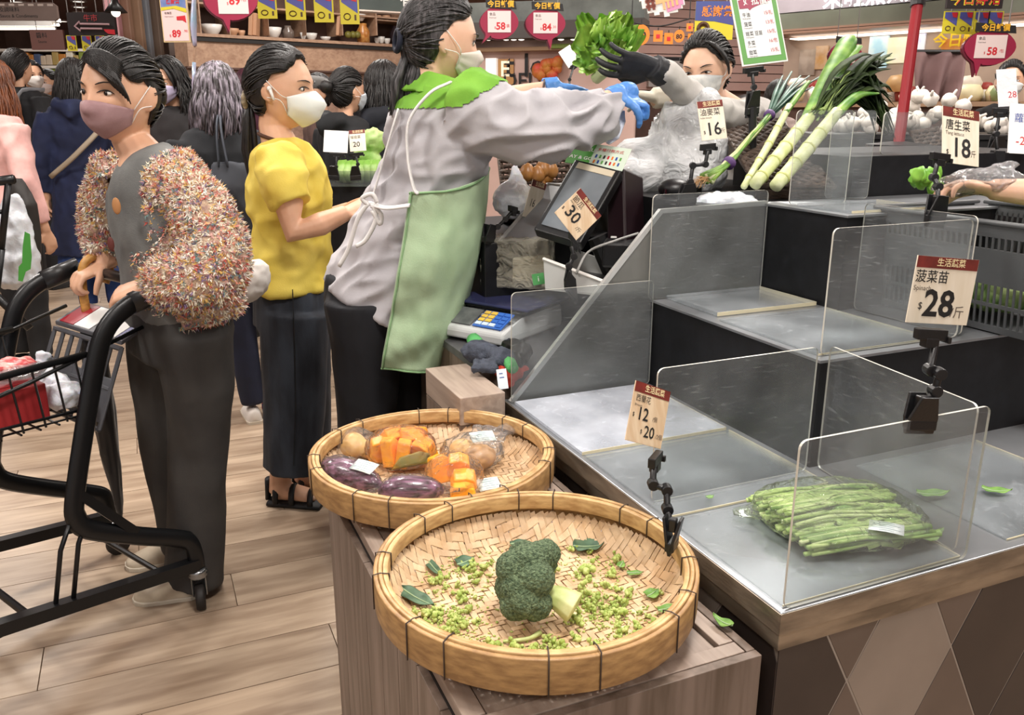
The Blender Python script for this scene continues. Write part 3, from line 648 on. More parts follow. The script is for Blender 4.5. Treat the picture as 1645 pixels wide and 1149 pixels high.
# ---------------------------------------------------------------- price cards on black clips
CARDW = M('card_wood_print', '#cdb08e', .5, col2='#dcc6a8', vs=5, stretch=(14, 14, 1), p0=.4, p1=.6)
CARDC = M('card_cream_print', '#ded3bd', .5, col2='#e9e0ce', vs=5, stretch=(14, 14, 1))
MAROON = M('card_maroon_band', '#7d2a22', .5, col2='#5d2019', vs=40)
GOLD = M('card_gold_print', '#e6d3a4', .5)
def T3(q): return P(*q)
def clip_arm(t, joints, clamp, cw=.03, ch=.028, ex=None, hold=None, holdw=.042):
    """joints: world points from the card holder to the clamp"""
    ex = V(ex) if ex else U_
    j = [V(q) for q in joints]
    if hold is not None:
        R = Matrix((ex.normalized(), V((0, 0, 1)).cross(ex).normalized(), V((0, 0, 1)))).transposed()
        m = MB(); m.box(hold, (holdw, .012, .016), R); m.box(V(hold)-V((0, 0, .012)), (holdw*.45, .014, .014), R); m.box(V(hold)-V((0, 0, .006))+ex.normalized()*holdw*.52, (.006, .02, .01), R)
        m.build('card_holder', BLACK, t, bevel=.0015)
    for a, b in zip(j[:-1], j[1:]):
        m = MB(); m.tube([a, b], .0052, 8); m.build('arm', BLACK, t, smooth=True, bevel=.001)
    for q in j[1:-1]:
        m = MB(); m.lathe([(.0085, -.008), (.0085, .008)], q, 12, Matrix.Rotation(pi/2, 3, 'X') ); m.build('joint', BLACK, t, bevel=.001)
    R = Matrix((ex.normalized(), V((0, 0, 1)).cross(ex).normalized(), V((0, 0, 1)))).transposed(); c = V(clamp)
    for sgn in (-1, 1):
        m = MB(); n = R @ V((0, 1, 0))
        m.prism([(-cw/2, -ch), (cw/2, -ch), (cw/2, -ch*.2), (cw*.28, ch*.9), (-cw*.28, ch*.9), (-cw/2, -ch*.2)], c+n*sgn*.0065+V((0, 0, 0)), ex.normalized(), V((0, 0, 1))+n*sgn*.22, .0045); m.build('jaw', BLACK, t, bevel=.001)
    m = MB(); m.box(c+V((0, 0, -ch*.55)), (cw, .014, ch*.5), R); m.box(c+V((0, 0, ch*.5)), (cw*.4, .012, ch*.7), R); m.build('clamp_body', BLACK, t, bevel=.002)
def price(label, tl, tr, bl, joints, clamp, hold, rows, back=CARDW, ex=None, cw=.03, ch=.028, head=True, holdw=.042):
    cd = Card(T3(tl), T3(tr), T3(bl)); t = thing('price_sign', label, 'sign', T3(clamp), 'price cards on black clip arms')
    b = cd.panel('card', back, t, th=.0016, bevel=.0005)
    if head:
        cd.panel('header_band', MAROON, b, .01, .0, .99, .17, th=.0006, lift=.0011); cd.text('生活蔬菜', .55, .085, .13, GOLD, b, bold=.015, lift=.0018)
    for r in rows: cd.text(r[0], r[1], r[2], r[3], r[4] if len(r) > 4 else INK, b, align='LEFT', bold=r[5] if len(r) > 5 else 0, lift=.0014, ysc=r[6] if len(r) > 6 else 1)
    clip_arm(t, [T3(q) for q in joints], T3(clamp), cw, ch, ex or cd.ex, T3(hold), holdw)
    return t
GREY_I = M('grey_ink', '#5d5148', .6)
price('broccoli price card reading $12 and $20 clipped on the front basket rim', (1021, 611, 1.29), (1077, 630, 1.345), (1017, 708, 1.29), [(1050, 752, 1.29), (1049, 778, 1.28), (1071, 787, 1.27), (1072, 818, 1.26), (1076, 838, 1.25)], (1080, 858, 1.245), (1053, 738, 1.30),
      [('西蘭花', .08, .27, .13, INK), ('Broccoli', .08, .38, .055, GREY_I), ('$', .06, .55, .1, INK), ('12', .18, .52, .30, INK, .014), ('/個', .62, .55, .1, GREY_I), ('$', .34, .8, .1, INK), ('20', .44, .79, .28, INK, .01), ('/2個', .78, .82, .1, GREY_I)], ex=(.45, .9, 0), cw=.03, ch=.03)
dA = (onV(1480, 672, .006)-CAM).dot(FW)
price('spinach price card reading $28 clipped on the front acrylic divider', (1474, 410, dA+.0), (1573, 418, dA+.03), (1459, 518, dA+.02), [(1502, 556, dA+.01), (1494, 594, dA), (1509, 600, dA-.01), (1502, 628, dA-.005), (1486, 650, dA)], (1480, 664, dA), (1495, 537, dA+.005),
      [('菠菜苗', .02, .31, .2, INK, .006), ('Spinach', .02, .475, .105, GREY_I), ('$', .14, .74, .15, INK), ('28', .22, .71, .56, INK, .022), ('/斤', .68, .82, .2, GREY_I, .0)], back=CARDC, cw=.048, ch=.03, holdw=.05)
price('price card reading $30 clipped on the leaning acrylic divider before the screen', (932, 302, 2.03), (966, 347, 2.06), (911, 358, 2.03), [(918, 396, 2.03), (922, 412, 2.03), (914, 428, 2.03), (917, 450, 2.03)], (917, 458, 2.03), (922, 388, 2.03),
      [('節瓜', .06, .3, .2, INK), ('Hairy gourd', .06, .42, .07, GREY_I), ('$', .03, .72, .12, INK), ('30', .16, .64, .48, INK, .014), ('/斤', .72, .78, .15, GREY_I)], cw=.05, ch=.03)
price('price card reading $16 on a clip before the big white plastic bag', (1119, 164, 2.16), (1160, 160, 2.18), (1113, 226, 2.16), [(1137, 243, 2.16), (1133, 264, 2.16), (1113, 266, 2.14), (1109, 292, 2.14), (1106, 306, 2.14)], (1104, 312, 2.14), (1137, 236, 2.16),
      [('油麥菜', .05, .3, .2, INK), ('Indian lettuce', .05, .43, .06, GREY_I), ('$', .1, .8, .12, INK), ('16', .2, .74, .46, INK, .012), ('/斤', .72, .8, .14, GREY_I)], back=CARDC, cw=.05, ch=.03)
price('lettuce price card reading $18 on a clip beside the grey shopping basket', (1514, 170, 1.80), (1573, 180, 1.84), (1483, 247, 1.78), [(1506, 262, 1.79), (1500, 285, 1.79), (1507, 300, 1.78), (1506, 325, 1.77)], (1504, 338, 1.77), (1510, 252, 1.79),
      [('唐生菜', .08, .32, .2, INK, .005), ('Tang lettuce', .08, .46, .09, GREY_I), ('$', .1, .8, .12, INK), ('18', .24, .72, .48, INK, .014), ('/斤', .72, .8, .14, GREY_I)], back=CARDC, cw=.05, ch=.035, holdw=.05)
price('price card seen edge-on above the scale, clipped on a grey bin', (856, 288, 2.42), (878, 296, 2.50), (826, 332, 2.38), [(824, 338, 2.38), (812, 352, 2.37), (800, 364, 2.36), (790, 372, 2.36)], (786, 376, 2.35), (824, 336, 2.38), [('16', .2, .6, .3, INK)], back=CARDC, cw=.05, ch=.03)
price('small price card reading $20 behind the yellow shirt, beside a blank card', (560, 210, 4.0), (586, 208, 4.0), (562, 244, 4.0), [(572, 252, 3.9), (575, 264, 3.9), (571, 272, 3.9)], (571, 278, 3.9), (572, 248, 4.0), [('20', .2, .68, .34, INK, .01), ('娃娃菜', .08, .34, .16, INK)], back=CARDC, cw=.05, ch=.035, holdw=.07)
price('blank white card on a black clip behind the yellow shirt', (521, 209, 3.9), (560, 211, 3.9), (520, 244, 3.9), [(541, 252, 3.9), (540, 268, 3.9), (538, 272, 3.9)], (536, 278, 3.9), (541, 249, 3.9), [], back=WHITE, head=False, cw=.05, ch=.035, holdw=.07)
BLUEI = M('blue_ink', '#2b4d9b', .5)
price('blue framed price card at the right edge behind the hand', (1622, 166, 2.5), (1662, 168, 2.5), (1616, 246, 2.5), [(1604, 190, 2.5), (1600, 215, 2.5), (1602, 240, 2.5)], (1600, 262, 2.5), (1606, 178, 2.5), [('蘿蔔', .2, .3, .2, BLUEI), ('-2', .3, .75, .24, RED)], back=WHITE, head=False, cw=.05, ch=.04)
PAPER = M('white_poly_sleeve', '#dfe2e6', .3, bump=.3, bs=40)
price('white card in a crinkled plastic sleeve at the far right', (1600, 112, 2.9), (1632, 110, 2.9), (1596, 172, 2.9), [(1604, 186, 2.9), (1602, 205, 2.9), (1600, 228, 2.9)], (1600, 240, 2.9), (1608, 180, 2.9), [('28', .5, .7, .24, RED)], back=PAPER, head=False, cw=.06, ch=.05, holdw=.06)
# green framed list
GREENP = M('green_frame_print', '#5d9c48', .5)
cd = Card(P(1170, -14, 2.5), P(1244, -20, 2.56), P(1172, 107, 2.5)); t = thing('price_board', 'green framed white price list on a black clip stand', 'sign', P(1208, 172, 2.5))
b = cd.panel('board', WHITE, t, th=.003); cd.panel('frame', GREENP, t, .03, .02, .97, .98, th=.001, lift=.0018); cd.panel('sheet', M('sheet_print', '#e4e6e6', .5), t, .13, .1, .87, .9, th=.001, lift=.0028)
cd.shape('banner', M('banner_print', '#9c2c4e', .5), t, [(.15, .14), (.86, .04), (.86, .16), (.42, .25), (.36, .28), (.33, .25), (.15, .25)], th=.001, lift=.004)
cd.text('好抵價!', .52, .16, .13, WHITE, t, bold=.02, lift=.005)
for k, (a, p_) in enumerate((('牛油', '15/扎'), ('菠菜', '13/扎'), ('娃菜 豆苗', '15/扎'), ('多菜', '16/包'), ('甜菜', '15/扎'))):
    cd.text(a, .18, .34+.125*k, .065, INK, t, 'LEFT', lift=.004); cd.text(p_, .84, .33+.125*k, .065, RED, t, 'RIGHT', lift=.004); cd.text('Fresh greens', .18, .385+.125*k, .025, GREY_I, t, 'LEFT', lift=.004)
clip_arm(t, [P(1208, 116, 2.5), P(1211, 140, 2.5), P(1208, 158, 2.5)], P(1209, 166, 2.5), .045, .04, cd.ex, P(1210, 112, 2.5), .07)

m = MB(); m.tube([P(1209, 172, 2.5), P(1209, 300, 2.55)], .012, 8); m.build('post', BLACK, t)
# ---------------------------------------------------------------- things behind the steel plate
GREYP = M('grey_bin_plastic', '#77787a', .4, col2='#86878a', vs=4)
sc = thing('scale', 'grey electronic weighing scale with blue platter beside the black gloves', 'scale', P(782, 520, 2.12))
SG = M('scale_body', '#c7cacb', .35); 
A = [P(738, 530, 2.10), P(795, 468, 2.32), P(858, 500, 2.2), P(800, 566, 2.02)]
c = sum(A, V())/4; ex = (A[2]-A[1]).normalized(); ez = V((0, 0, 1)); zb_ = .81
m = MB(); rr_ = [(-.11, -.13), (.11, -.13), (.115, -.05), (.115, .15), (-.115, .15), (-.115, -.05)]
ctr = G(800, 520, .83); R2 = Matrix.Rotation(-.62, 3, 'Z')
def SP(x, y, z): return ctr + R2 @ V((x, y, z))
m = MB(); m.loft([[SP(x, y, -.02) for x, y in rr_], [SP(x*1.02, y*1.02, .0) for x, y in rr_], [SP(x, y, .012 if y < -.1 else .045) for x, y in rr_]]); m.build('body', SG, sc, bevel=.006)
m = MB(); m.box(SP(.0, .06, .062), (.27, .22, .008), R2); m.build('platter', M('blue_platter', '#3b3f66', .25, metal=.3), sc, bevel=.003)
m = MB(); m.box(SP(.0, .06, .055), (.24, .2, .01), R2); m.build('platter_frame', BLACK, sc, bevel=.002)
sl = Matrix.Rotation(-.62, 3, 'Z') @ Matrix.Rotation(.42, 3, 'X')
m = MB(); m.box(SP(-.055, -.088, .034), (.1, .07, .003), sl); m.build('display', M('lcd_grey', '#55585a', .2, col2='#6d7070', vs=25), sc)
KY, KB, KW = M('key_yellow', '#d9b64a', .5), M('key_blue', '#3566b8', .5), M('key_white', '#c9dcea', .5)
m = MB(); m.box(SP(.05, -.088, .034), (.095, .07, .003), sl); m.build('keypad', KB, sc)
for i in range(4):
    for j in range(4):
        m = MB(); m.box(SP(.05, -.088, .036)+sl @ V((-.034+.0225*i, -.024+.016*j, .001)), (.018, .012, .003), sl); m.build('key', KY if i < 2 and j > 0 else (KW if j == 0 and i < 3 else KB), sc)
def lump(name, label, cat, mat, balls, voxel=.006, sm=4, fold=None, group=None):
    m = MB()
    for c, r in balls: m.ell(c, r, n=12, m=8)
    o = organic(m, name, mat, None, voxel, sm, fold); return tag(o, label, cat, group)
GL = M('grey_knit', '#3a404c', .8, col2='#4d5462', vs=60, bump=.4, bs=300)
t = thing('work_gloves', 'pair of dark grey knitted work gloves with green cuffs beside the scale', 'gloves', G(780, 590, .8))
gz = .83
m = MB(); m.ell(G(772, 566, gz), (.055, .035, .03), Matrix.Rotation(-.5, 3, 'Z')); m.ell(G(805, 575, gz), (.05, .03, .026), Matrix.Rotation(-.9, 3, 'Z'))
for k in range(4): m.tube([G(770+k*7, 580, gz), G(762+k*11, 596, gz-.012)], [.013, .010], 8)
organic(m, 'glove', GL, t, .005, 4, folds(.006, (40, 40, 40)))
m = MB(); m.tube([G(812, 556, gz), G(838, 566, gz-.005), G(826, 585, gz-.01)], [.024, .03, .02], 10); organic(m, 'glove', BLACK, t, .005, 4, folds(.005, (40, 40, 40)))
GC = M('green_cuff', '#5cb56a', .7, bump=.3, bs=200)
m = MB(); m.tube([G(760, 545, gz+.01), G(768, 558, gz)], [.018, .022], 10); m.build('cuff', GC, t, smooth=True); m = MB(); m.tube([G(816, 578, gz), G(824, 592, gz-.006)], [.016, .014], 10); m.build('cuff', GC, t, smooth=True)
t = thing('red_glove', 'red knitted glove with a white paper tag hanging over the counter edge', 'glove', G(812, 606, .79))
m = MB(); m.tube([G(800, 592, .81), G(816, 600, .80), G(846, 598, .79)], [.018, .024, .016], 10); m.tube([G(814, 600, .80), G(818, 622, .77)], [.018, .014], 10)
organic(m, 'glove', M('red_knit', '#c8301c', .75, col2='#e2503a', vs=80, bump=.3, bs=250), t, .005, 3, folds(.004, (40, 40, 40)))
cd = Card(P(797, 594, 1.93), P(813, 592, 1.93), P(801, 626, 1.93)); cd.panel('tag', M('tag_paper', '#dfeaf0', .5), t, th=.001); cd.panel('tag_print', BLUEI, t, .25, .2, .6, .24, .0004, .001); cd.panel('tag_print', BLUEI, t, .25, .4, .7, .44, .0004, .001)
# clear box of bags, bins
t = thing('bag_pack', 'stack of clear plastic bags in a wrapper behind the scale', 'plastic bags', G(820, 470, .82))
m = MB(); R3 = Matrix.Rotation(-.2, 3, 'Z'); cc = P(832, 420, 2.42)
m.box(cc, (.2, .1, .14), R3); organic(m, 'wrapper', clear('frosted_poly', haze=.24, hazecol='#f2ecd8', rough=.2, bump=1., bs=30, fres=.15), t, .006, 2, folds(.006, (30, 30, 30)))
m = MB(); m.box(cc+V((.01, .01, -.02)), (.16, .07, .07), R3); m.build('bags', M('bag_stack', '#cfc6ae', .5, col2='#b8ad90', vs=30, stretch=(1, 1, 12)), t, bevel=.006)
cd = Card(P(854, 441, 2.34), P(873, 438, 2.34), P(854, 459, 2.34)); cd.panel('green_label', M('green_label', '#3f8f49', .5), t, th=.001); cd.text('i', .5, .5, .7, WHITE, t, lift=.001)
t = thing('cardboard_box', 'beige cardboard box behind the apron beside the clear bags', 'box', G(775, 480, .82)); m = MB(); m.box(P(782, 442, 2.55), (.1, .1, .16), R3); m.build('carton', M('cardboard', '#a98c6e', .7, col2='#b79a7b', vs=10), t, bevel=.004); m = MB(); m.box(P(782, 442, 2.55)+V((0, -.001, .079)), (.102, .03, .004), R3); m.build('tape', M('tape', '#c7b79a', .3), t)
t = thing('grey_bin', 'grey slanted bin holding the edge-on price card', 'bin', P(830, 400, 2.5))
m = MB()
for ring in ((.0, 1.0), (1, 1.08)): pass
Q = [P(796, 396, 2.38), P(880, 296, 2.55), P(908, 298, 2.5), P(892, 380, 2.4), P(846, 386, 2.36)]
n_ = V((.1, .16, 0)); m.loft([[q for q in Q], [q+n_ for q in Q]]); m.build('bin_body', GREYP, t, bevel=.004)
m = MB(); m.tube([Q[0], Q[1], Q[2]], .006, 6); m.build('bin_rim', M('bin_rim', '#a9aaa9', .4), t)
t = thing('white_box', 'white edged grey open box right of the clear bags, under the $30 card', 'box', P(920, 450, 2.25))
Q = [P(873, 416, 2.28), P(968, 452, 2.16), P(968, 476, 2.16), P(876, 466, 2.28)]; n_ = V((.08, .2, 0))
m = MB(); m.loft([Q, [q+n_*.05 for q in Q]]); m.loft([[q+n_ for q in Q], [q+n_*1.05 for q in Q]]); m.loft([[Q[3], Q[2], Q[2]+n_, Q[3]+n_], [q+V((0, 0, .006)) for q in (Q[3], Q[2], Q[2]+n_, Q[3]+n_)]]); m.build('box_walls', M('white_box', '#b9bab8', .4), t); m = MB(); m.tube([Q[0], Q[1]], .005, 6); m.build('rim', WHITE, t)
# touch screen terminal
t = thing('touch_screen', 'black touch screen terminal facing left behind the $30 price card', 'monitor', P(955, 420, 2.3))
cd = Card(P(926, 262, 2.36), P(1000, 281, 2.30), P(889, 380, 2.26)); cd.panel('housing', BLACK, t, th=.035, bevel=.004)
cd.panel('screen', M('screen_glass', '#5f666d', .12, col2='#8b9094', vs=4), t, .1, .05, .9, .92, th=.002, lift=.019); cd.panel('screen_bar', M('screen_bar', '#cfc3ab', .3), t, .12, .04, .9, .12, th=.002, lift=.0205)
cd2 = Card(P(1002, 270, 2.32), P(1034, 284, 2.40), P(975, 430, 2.22)); cd2.panel('back_shell', M('maroon_black', '#1d0f14', .35), t, th=.06, lift=-.03, bevel=.006)
m = MB(); m.tube([P(960, 380, 2.38), P(985, 440, 2.4)], .03, 10); m.box(P(985, 446, 2.4), (.2, .16, .02), R3); m.build('stand', BLACK, t)
t = thing('notice_card', 'green and white payment notice card on top of the touch screen', 'sign', P(965, 265, 2.33))
cd = Card(P(924, 227, 2.40), P(1015, 240, 2.34), P(912, 262, 2.36)); cd.panel('card', M('notice_pale', '#cfdccb', .4), t, th=.003, bevel=.001); cd.panel('green_half', M('notice_green', '#4f9a3c', .4), t, 0, 0, .40, 1, th=.001, lift=.0021)
cd.text('NO QUEUE', .21, .32, .2, WHITE, t, bold=.02, lift=.003); cd.text('PAY & GO', .21, .7, .2, WHITE, t, bold=.02, lift=.003); cd.text('多種付款方式', .68, .24, .15, RED, t, lift=.003)
for i in range(7):
    for j in range(2): cd.panel('logo_mark', [BLUEI, RED, GREENP, M('orange_print', '#d9762a', .5), INK][(i*2+j*3) % 5], t, .46+.07*i, .46+.24*j, .49+.07*i, .6+.24*j, th=.0006, lift=.0022)
m = MB(); m.tube(smooth_path([P(925, 440, 2.2), P(945, 405, 2.22), P(985, 388, 2.2), P(1025, 375, 2.25)], 5), .0035, 6); tag(m.build('cable', M('grey_cable', '#9b9b98', .5), smooth=True), 'pale grey cable curving past the touch screen', 'cable')
t = thing('terminal_base', 'black card reader box with a white key beside the steel plate', 'card reader', P(1020, 410, 2.3)); m = MB(); m.box(P(1012, 404, 2.34), (.14, .16, .07), R3); m.build('body', BLACK, t, bevel=.008); m = MB(); m.box(P(986, 381, 2.32), (.016, .012, .004), R3); m.build('white_key', WHITE, t)
t = thing('scanner', 'rounded black hand scanner lying behind the $16 card clip', 'scanner', P(1085, 306, 2.35)); m = MB(); m.ell(P(1085, 304, 2.35), (.05, .045, .03), n=18, m=10); m.tube([P(1085, 304, 2.35), P(1120, 306, 2.4)], [.03, .022], 10); organic(m, 'shell', BLACK, t, .005, 4); m = MB(); m.box(P(1068, 308, 2.31), (.004, .03, .014)); m.build('window', M('scan_window', '#2a1016', .1), t)
# bags and baskets behind the terminal
WB = M('white_poly', '#e2e6ee', .3, bump=.8, bs=35, sss=.15); 
WICK = M('dark_wicker', '#3a2d25', .6, col2='#5a483b', vs=60, stretch=(1, 1, 3), bump=.5, bs=90)
def wicker(name, label, TL, TR, BL, depth, rows, cols):
    cd = Card(TL, TR, BL); t = thing(name, label, 'basket', cd.at(.5, 1)); th = .004
    for j in range(rows):
        m = MB(); pts = []
        for i in range(cols*2+1): pts.append(cd.at(i/(cols*2), (j+.5)/rows, (.004 if (i//2+j) % 2 else -.004) if i % 2 else 0))
        m.tube(pts, cd.h/rows*.42, 5); m.build('cane', WICK, t, smooth=True)
    for i in range(cols):
        m = MB(); m.tube([cd.at((i+.5)/cols, 0), cd.at((i+.5)/cols, 1)], .0035, 5); m.build('stake', WICK, t)
    m = MB(); m.tube([cd.at(0, 0), cd.at(1, 0), cd.at(1, 1), cd.at(0, 1)], .008, 6, closed=True); m.build('rim', WICK, t, smooth=True)
    m = MB(); q = [cd.at(0, 1, -.01), cd.at(1, 1, -.01), cd.at(1, .98, -depth), cd.at(0, .98, -depth)]; m.loft([q, [x+V((0, 0, .01)) for x in q]]); m.build('bottom', WICK, t); return t
wicker('wicker_basket', 'dark wicker basket with brown produce under the outstretched sleeve', P(800, 246, 2.75), P(912, 244, 2.8), P(794, 350, 2.7), .3, 12, 12)
rr = random.Random(9); on = M('brown_onion', '#8a5a2b', .4, col2='#b07b3f', vs=12)
for k in range(9):
    c = P(862+rr.uniform(-22, 28), 285+rr.uniform(-12, 14), 2.62+rr.uniform(-.03, .03)); m = MB(); m.ell(c, .024, n=10, m=8, f=lambda d, q: q*(1+.4*max(0, d.z)**6)); tag(m.build('onion', on, smooth=True), 'brown onion heaped in the dark wicker basket behind the screen', 'onion', 'onions in the wicker basket')
t = thing('plastic_bag', 'white knotted carrier bag beside the apron, left of the grey bin', 'bag', P(828, 345, 2.45))
m = MB(); b0_ = P(826, 322, 2.5); m.ell(b0_, (.065, .05, .055), n=14, m=9); m.tube([P(812, 318, 2.5), P(822, 285, 2.5), P(826, 264, 2.5)], [.03, .018, .008], 8, ratio=.5); m.tube([P(848, 318, 2.5), P(836, 288, 2.5), P(826, 264, 2.5)], [.03, .016, .008], 8, ratio=.5)
organic(m, 'bag', WB, t, .006, 3, folds(.010, (28, 28, 28)))
t = thing('white_sack', 'huge crumpled translucent white plastic bag before the gloved worker', 'bag', P(1080, 300, 2.65))
m = MB()
for (x, y, d, rx, rz) in ((1070, 270, 2.6, .19, .115), (1105, 222, 2.62, .115, .125), (1015, 280, 2.56, .11, .07), (1128, 178, 2.58, .06, .065), (1125, 262, 2.64, .1, .115)): m.ell(P(x, y, d), (rx, .1, rz), n=18, m=10)
m.tube([P(1098, 225, 2.66), P(1126, 182, 2.55), P(1142, 156, 2.52)], [.13, .07, .03], 12)
def sackf(co, n):
    a = noise.noise(V((co.x*6+co.z*3, co.y*6, co.z*5-co.x*4))); b = noise.noise(co*17+V((4, 4, 4))); return .016*(1-3*abs(a))+.006*(1-2*abs(b))-.010
organic(m, 'bag', clear('sack_film', haze=.62, hazecol='#e6e8ea', rough=.16, bump=1.0, bs=17, fres=.3), t, .007, 2, sackf)
m = MB(); m.ell(P(1165, 330, 2.25), (.09, .06, .035), n=14, m=8); t = thing('plastic_bag', 'flat white plastic bag showing behind the top edge of the far steel plate', 'bag', P(1165, 338, 2.25)); organic(m, 'bag', WB, t, .006, 2, folds(.012, (26, 26, 26)))
wicker('wicker_tray', 'dark woven tray under the scallions and leeks', P(1150, 192, 2.75), P(1252, 192, 2.75), P(1128, 296, 2.30), .06, 24, 12)
# scallions, leeks, kale
LG = M('leek_green', '#467a26', .5, col2='#83ab4c', vs=20, bump=.05); LW = M('leek_white', '#bdc68a', .5, col2='#d8dcb2', vs=26, stretch=(1, 1, 1)); SCG = M('scallion_green', '#4b7a36', .45, col2='#8cb04a', vs=14); SCD = M('scallion_leaf', '#2d4a3a', .45, col2='#54766a', vs=20)
t = thing('scallion_bundle', 'bundle of scallions with purple ties, roots towards the screen', 'scallions', P(1190, 270, 2.45)); rr = random.Random(2)
for k in range(11):
    ox = lambda s: rr.uniform(-s, s)
    a = (1135+ox(9), 288+ox(6), 2.33); pts = [P(*a), P(1170+ox(4), 262+ox(4), 2.38), P(1205+ox(6), 218+ox(5), 2.48), P(1237+ox(4), 184+ox(4), 2.56)]
    m = MB(); m.tube(smooth_path(pts, 4), [.007, .005, .0045, .004], 7); m.build('stalk', [LW, SCG, SCG][k % 3], t, smooth=True)
    b = pts[-1]; e = P(1290+ox(34), 128+ox(14), 2.7); m = MB(); m.tube(smooth_path([b, b.lerp(e, .5)+V((0, 0, .01)), e], 4), [.004, .007, .003], 6, ratio=.5); m.build('green_leaf', SCD, t, smooth=True)
TIE = M('purple_tie', '#5b3f74', .5)
for q, r in ((P(1171, 262, 2.38), .019), (P(1236, 185, 2.56), .017)): m = MB(); d = (P(1237, 184, 2.56)-P(1171, 262, 2.38)).normalized(); m.tube([q-d*.006, q+d*.006], r, 12); m.build('tie', TIE, t, smooth=True)
for k in range(26):
    m = MB(); a = P(1135+rr.uniform(-8, 8), 288+rr.uniform(-5, 5), 2.33); e = P(1118+rr.uniform(-8, 12), 300+rr.uniform(-10, 3), 2.3+rr.uniform(-.02, .02)); m.tube([a, a.lerp(e, .5)+V((0, 0, .006)), e], [.0014, .0006], 4); m.build('root', M('root_tan', '#b89060', .7), t)
def leek(label, pts, r, top):
    t = thing('leek', label, 'leek', V(pts[0]), 'giant pale leeks on the woven tray')
    sp_ = smooth_path(pts, 5); m = MB(); m.tube(sp_, r, 14); m.build('shaft', LW, t, smooth=True)
    for k in range(1, 5):
        q = sp_[int(len(sp_)*k/6)]; d = (sp_[-1]-sp_[0]).normalized(); m = MB(); m.tube([q-d*.003, q+d*.003], lerpn(r, 6)[k]*1.05+.001, 14); m.build('sheath_ring', M('sheath', '#b7bd74', .5), t, smooth=True)
    for q, w_ in top: m = MB(); m.tube(smooth_path([sp_[-1]-d*.04]+q, 5), [lerpn(r, 2)[-1]*.9]+w_, 10, ratio=[.9, .75, .4]); m.build('green_top', LG, t, smooth=True)
leek('thick leek with a bright green top leaning right, front one', [P(1213, 296, 2.24), P(1262, 236, 2.34), P(1302, 185, 2.42)], [.0165, .0185, .018], [([P(1330, 125, 2.5), P(1360, 70, 2.58), P(1368, 58, 2.6)], [.026, .03, .012]), ([P(1345, 120, 2.5), P(1378, 75, 2.57)], [.018, .016])])
leek('thick leek lying in front, bending into the dark kale leaves', [P(1246, 299, 2.22), P(1298, 238, 2.31), P(1345, 180, 2.38)], [.0175, .019, .017], [([P(1375, 155, 2.42), P(1410, 150, 2.44)], [.016, .008])])
leek('white daikon-like leek at the left of the tray', [P(1195, 300, 2.26), P(1235, 232, 2.4), P(1268, 170, 2.5)], [.009, .011, .010], [([P(1285, 150, 2.55), P(1300, 130, 2.58)], [.01, .006])])
KALE = M('dark_kale', '#18240f', .65, col2='#36481f', vs=16, spec=.25, bump=.2, bs=60); KST = M('kale_stem', '#8aa05a', .5)
t = thing('kale_bunch', 'drooping bunch of dark kale leaves beside the leeks', 'kale', P(1370, 190, 2.45))
for k in range(60):
    a = P(1310+rr.uniform(-12, 40), 185+rr.uniform(-10, 10), 2.4); mid = P(1360+rr.uniform(-30, 40), 135+rr.uniform(-22, 22), 2.5+rr.uniform(-.06, .06)); droop = rr.random()
    e = P(1425+rr.uniform(-22, 14), (88+rr.uniform(-6, 26)) if droop < .4 else (150+rr.uniform(-10, 75)), 2.52+rr.uniform(-.06, .06))
    pts = smooth_path([a, mid, mid.lerp(e, .6)+V((0, 0, .02)), e], 4); m = MB(); m.tube(pts, [.003, .012, .022, .016, .002], 6, side=(0, 1, .3), ratio=.2); m.build('leaf', KALE, t, smooth=True)
    if k % 3 == 0: m = MB(); m.tube(pts[:7], [.004, .002], 5); m.build('stem', KST, t, smooth=True)
# red pole
m = MB(); m.tube([P(1443, 236, 3.3), P(1474, 6, 3.3)], .021, 14); pl = m.build('pole_tube', M('red_pole_paint', '#8c1420', .35, coat=.3)); t = thing('red_pole', 'slim red pole behind the leeks', 'pole', P(1443, 236, 3.3)); pl.parent = t; pl.location = pl.location-t.location
m = MB(); m.tube([P(1474, 10, 3.3), P(1476, -14, 3.3)], .028, 12); m.build('pole_cap', BLACK, t); m = MB(); m.lathe([(.12, 0), (.12, .02), (.03, .03)], P(1443, 236, 3.3)-V((0, 0, .01)), 20); m.build('pole_foot', BLACK, t)

# ---------------------------------------------------------------- grey shopping basket at the right
GB = M('grey_basket_plastic', '#4b4d4f', .45, bump=.05, bs=100)
t = thing('shopping_basket', 'dark grey perforated shopping basket with greens on the middle step', 'basket', W(1.0, .55, .957))
fa, fb0, fb1, zb_, zt_ = .855, .30, .70, .96, 1.185
def wall(p0, p1, flare, out):
    n = int((p1-p0).length/.014); d = (p1-p0).normalized(); ez = V((0, 0, 1)); H_ = zt_-zb_
    def pt(s, z): return p0+d*s+ez*z+out*(flare*z/H_)
    L = (p1-p0).length
    for z0, z1 in ((0, .014), (.052, .060), (.098, .172), (.196, H_)):
        m = MB(); q = [pt(0, z0), pt(L, z0), pt(L, z1), pt(0, z1)]; m.loft([q, [x+out*.003 for x in q]]); m.build('band', GB, t)
    for i in range(n+1):
        m = MB(); s = L*i/n; q = [pt(s-.0022, .01), pt(s+.0022, .01), pt(s+.0022, H_-.02), pt(s-.0022, H_-.02)]; m.loft([q, [x+out*.0028 for x in q]]); m.build('slat', GB, t)
    m = MB(); m.tube([pt(-.01, H_), pt(L+.01, H_)], .008, 8, side=out, ratio=.7); m.build('rim', GB, t, smooth=True)
p00, p01, p11, p10 = W(fa, fb0, zb_), W(fa, fb1, zb_), W(fa+.32, fb1, zb_), W(fa+.32, fb0, zb_)
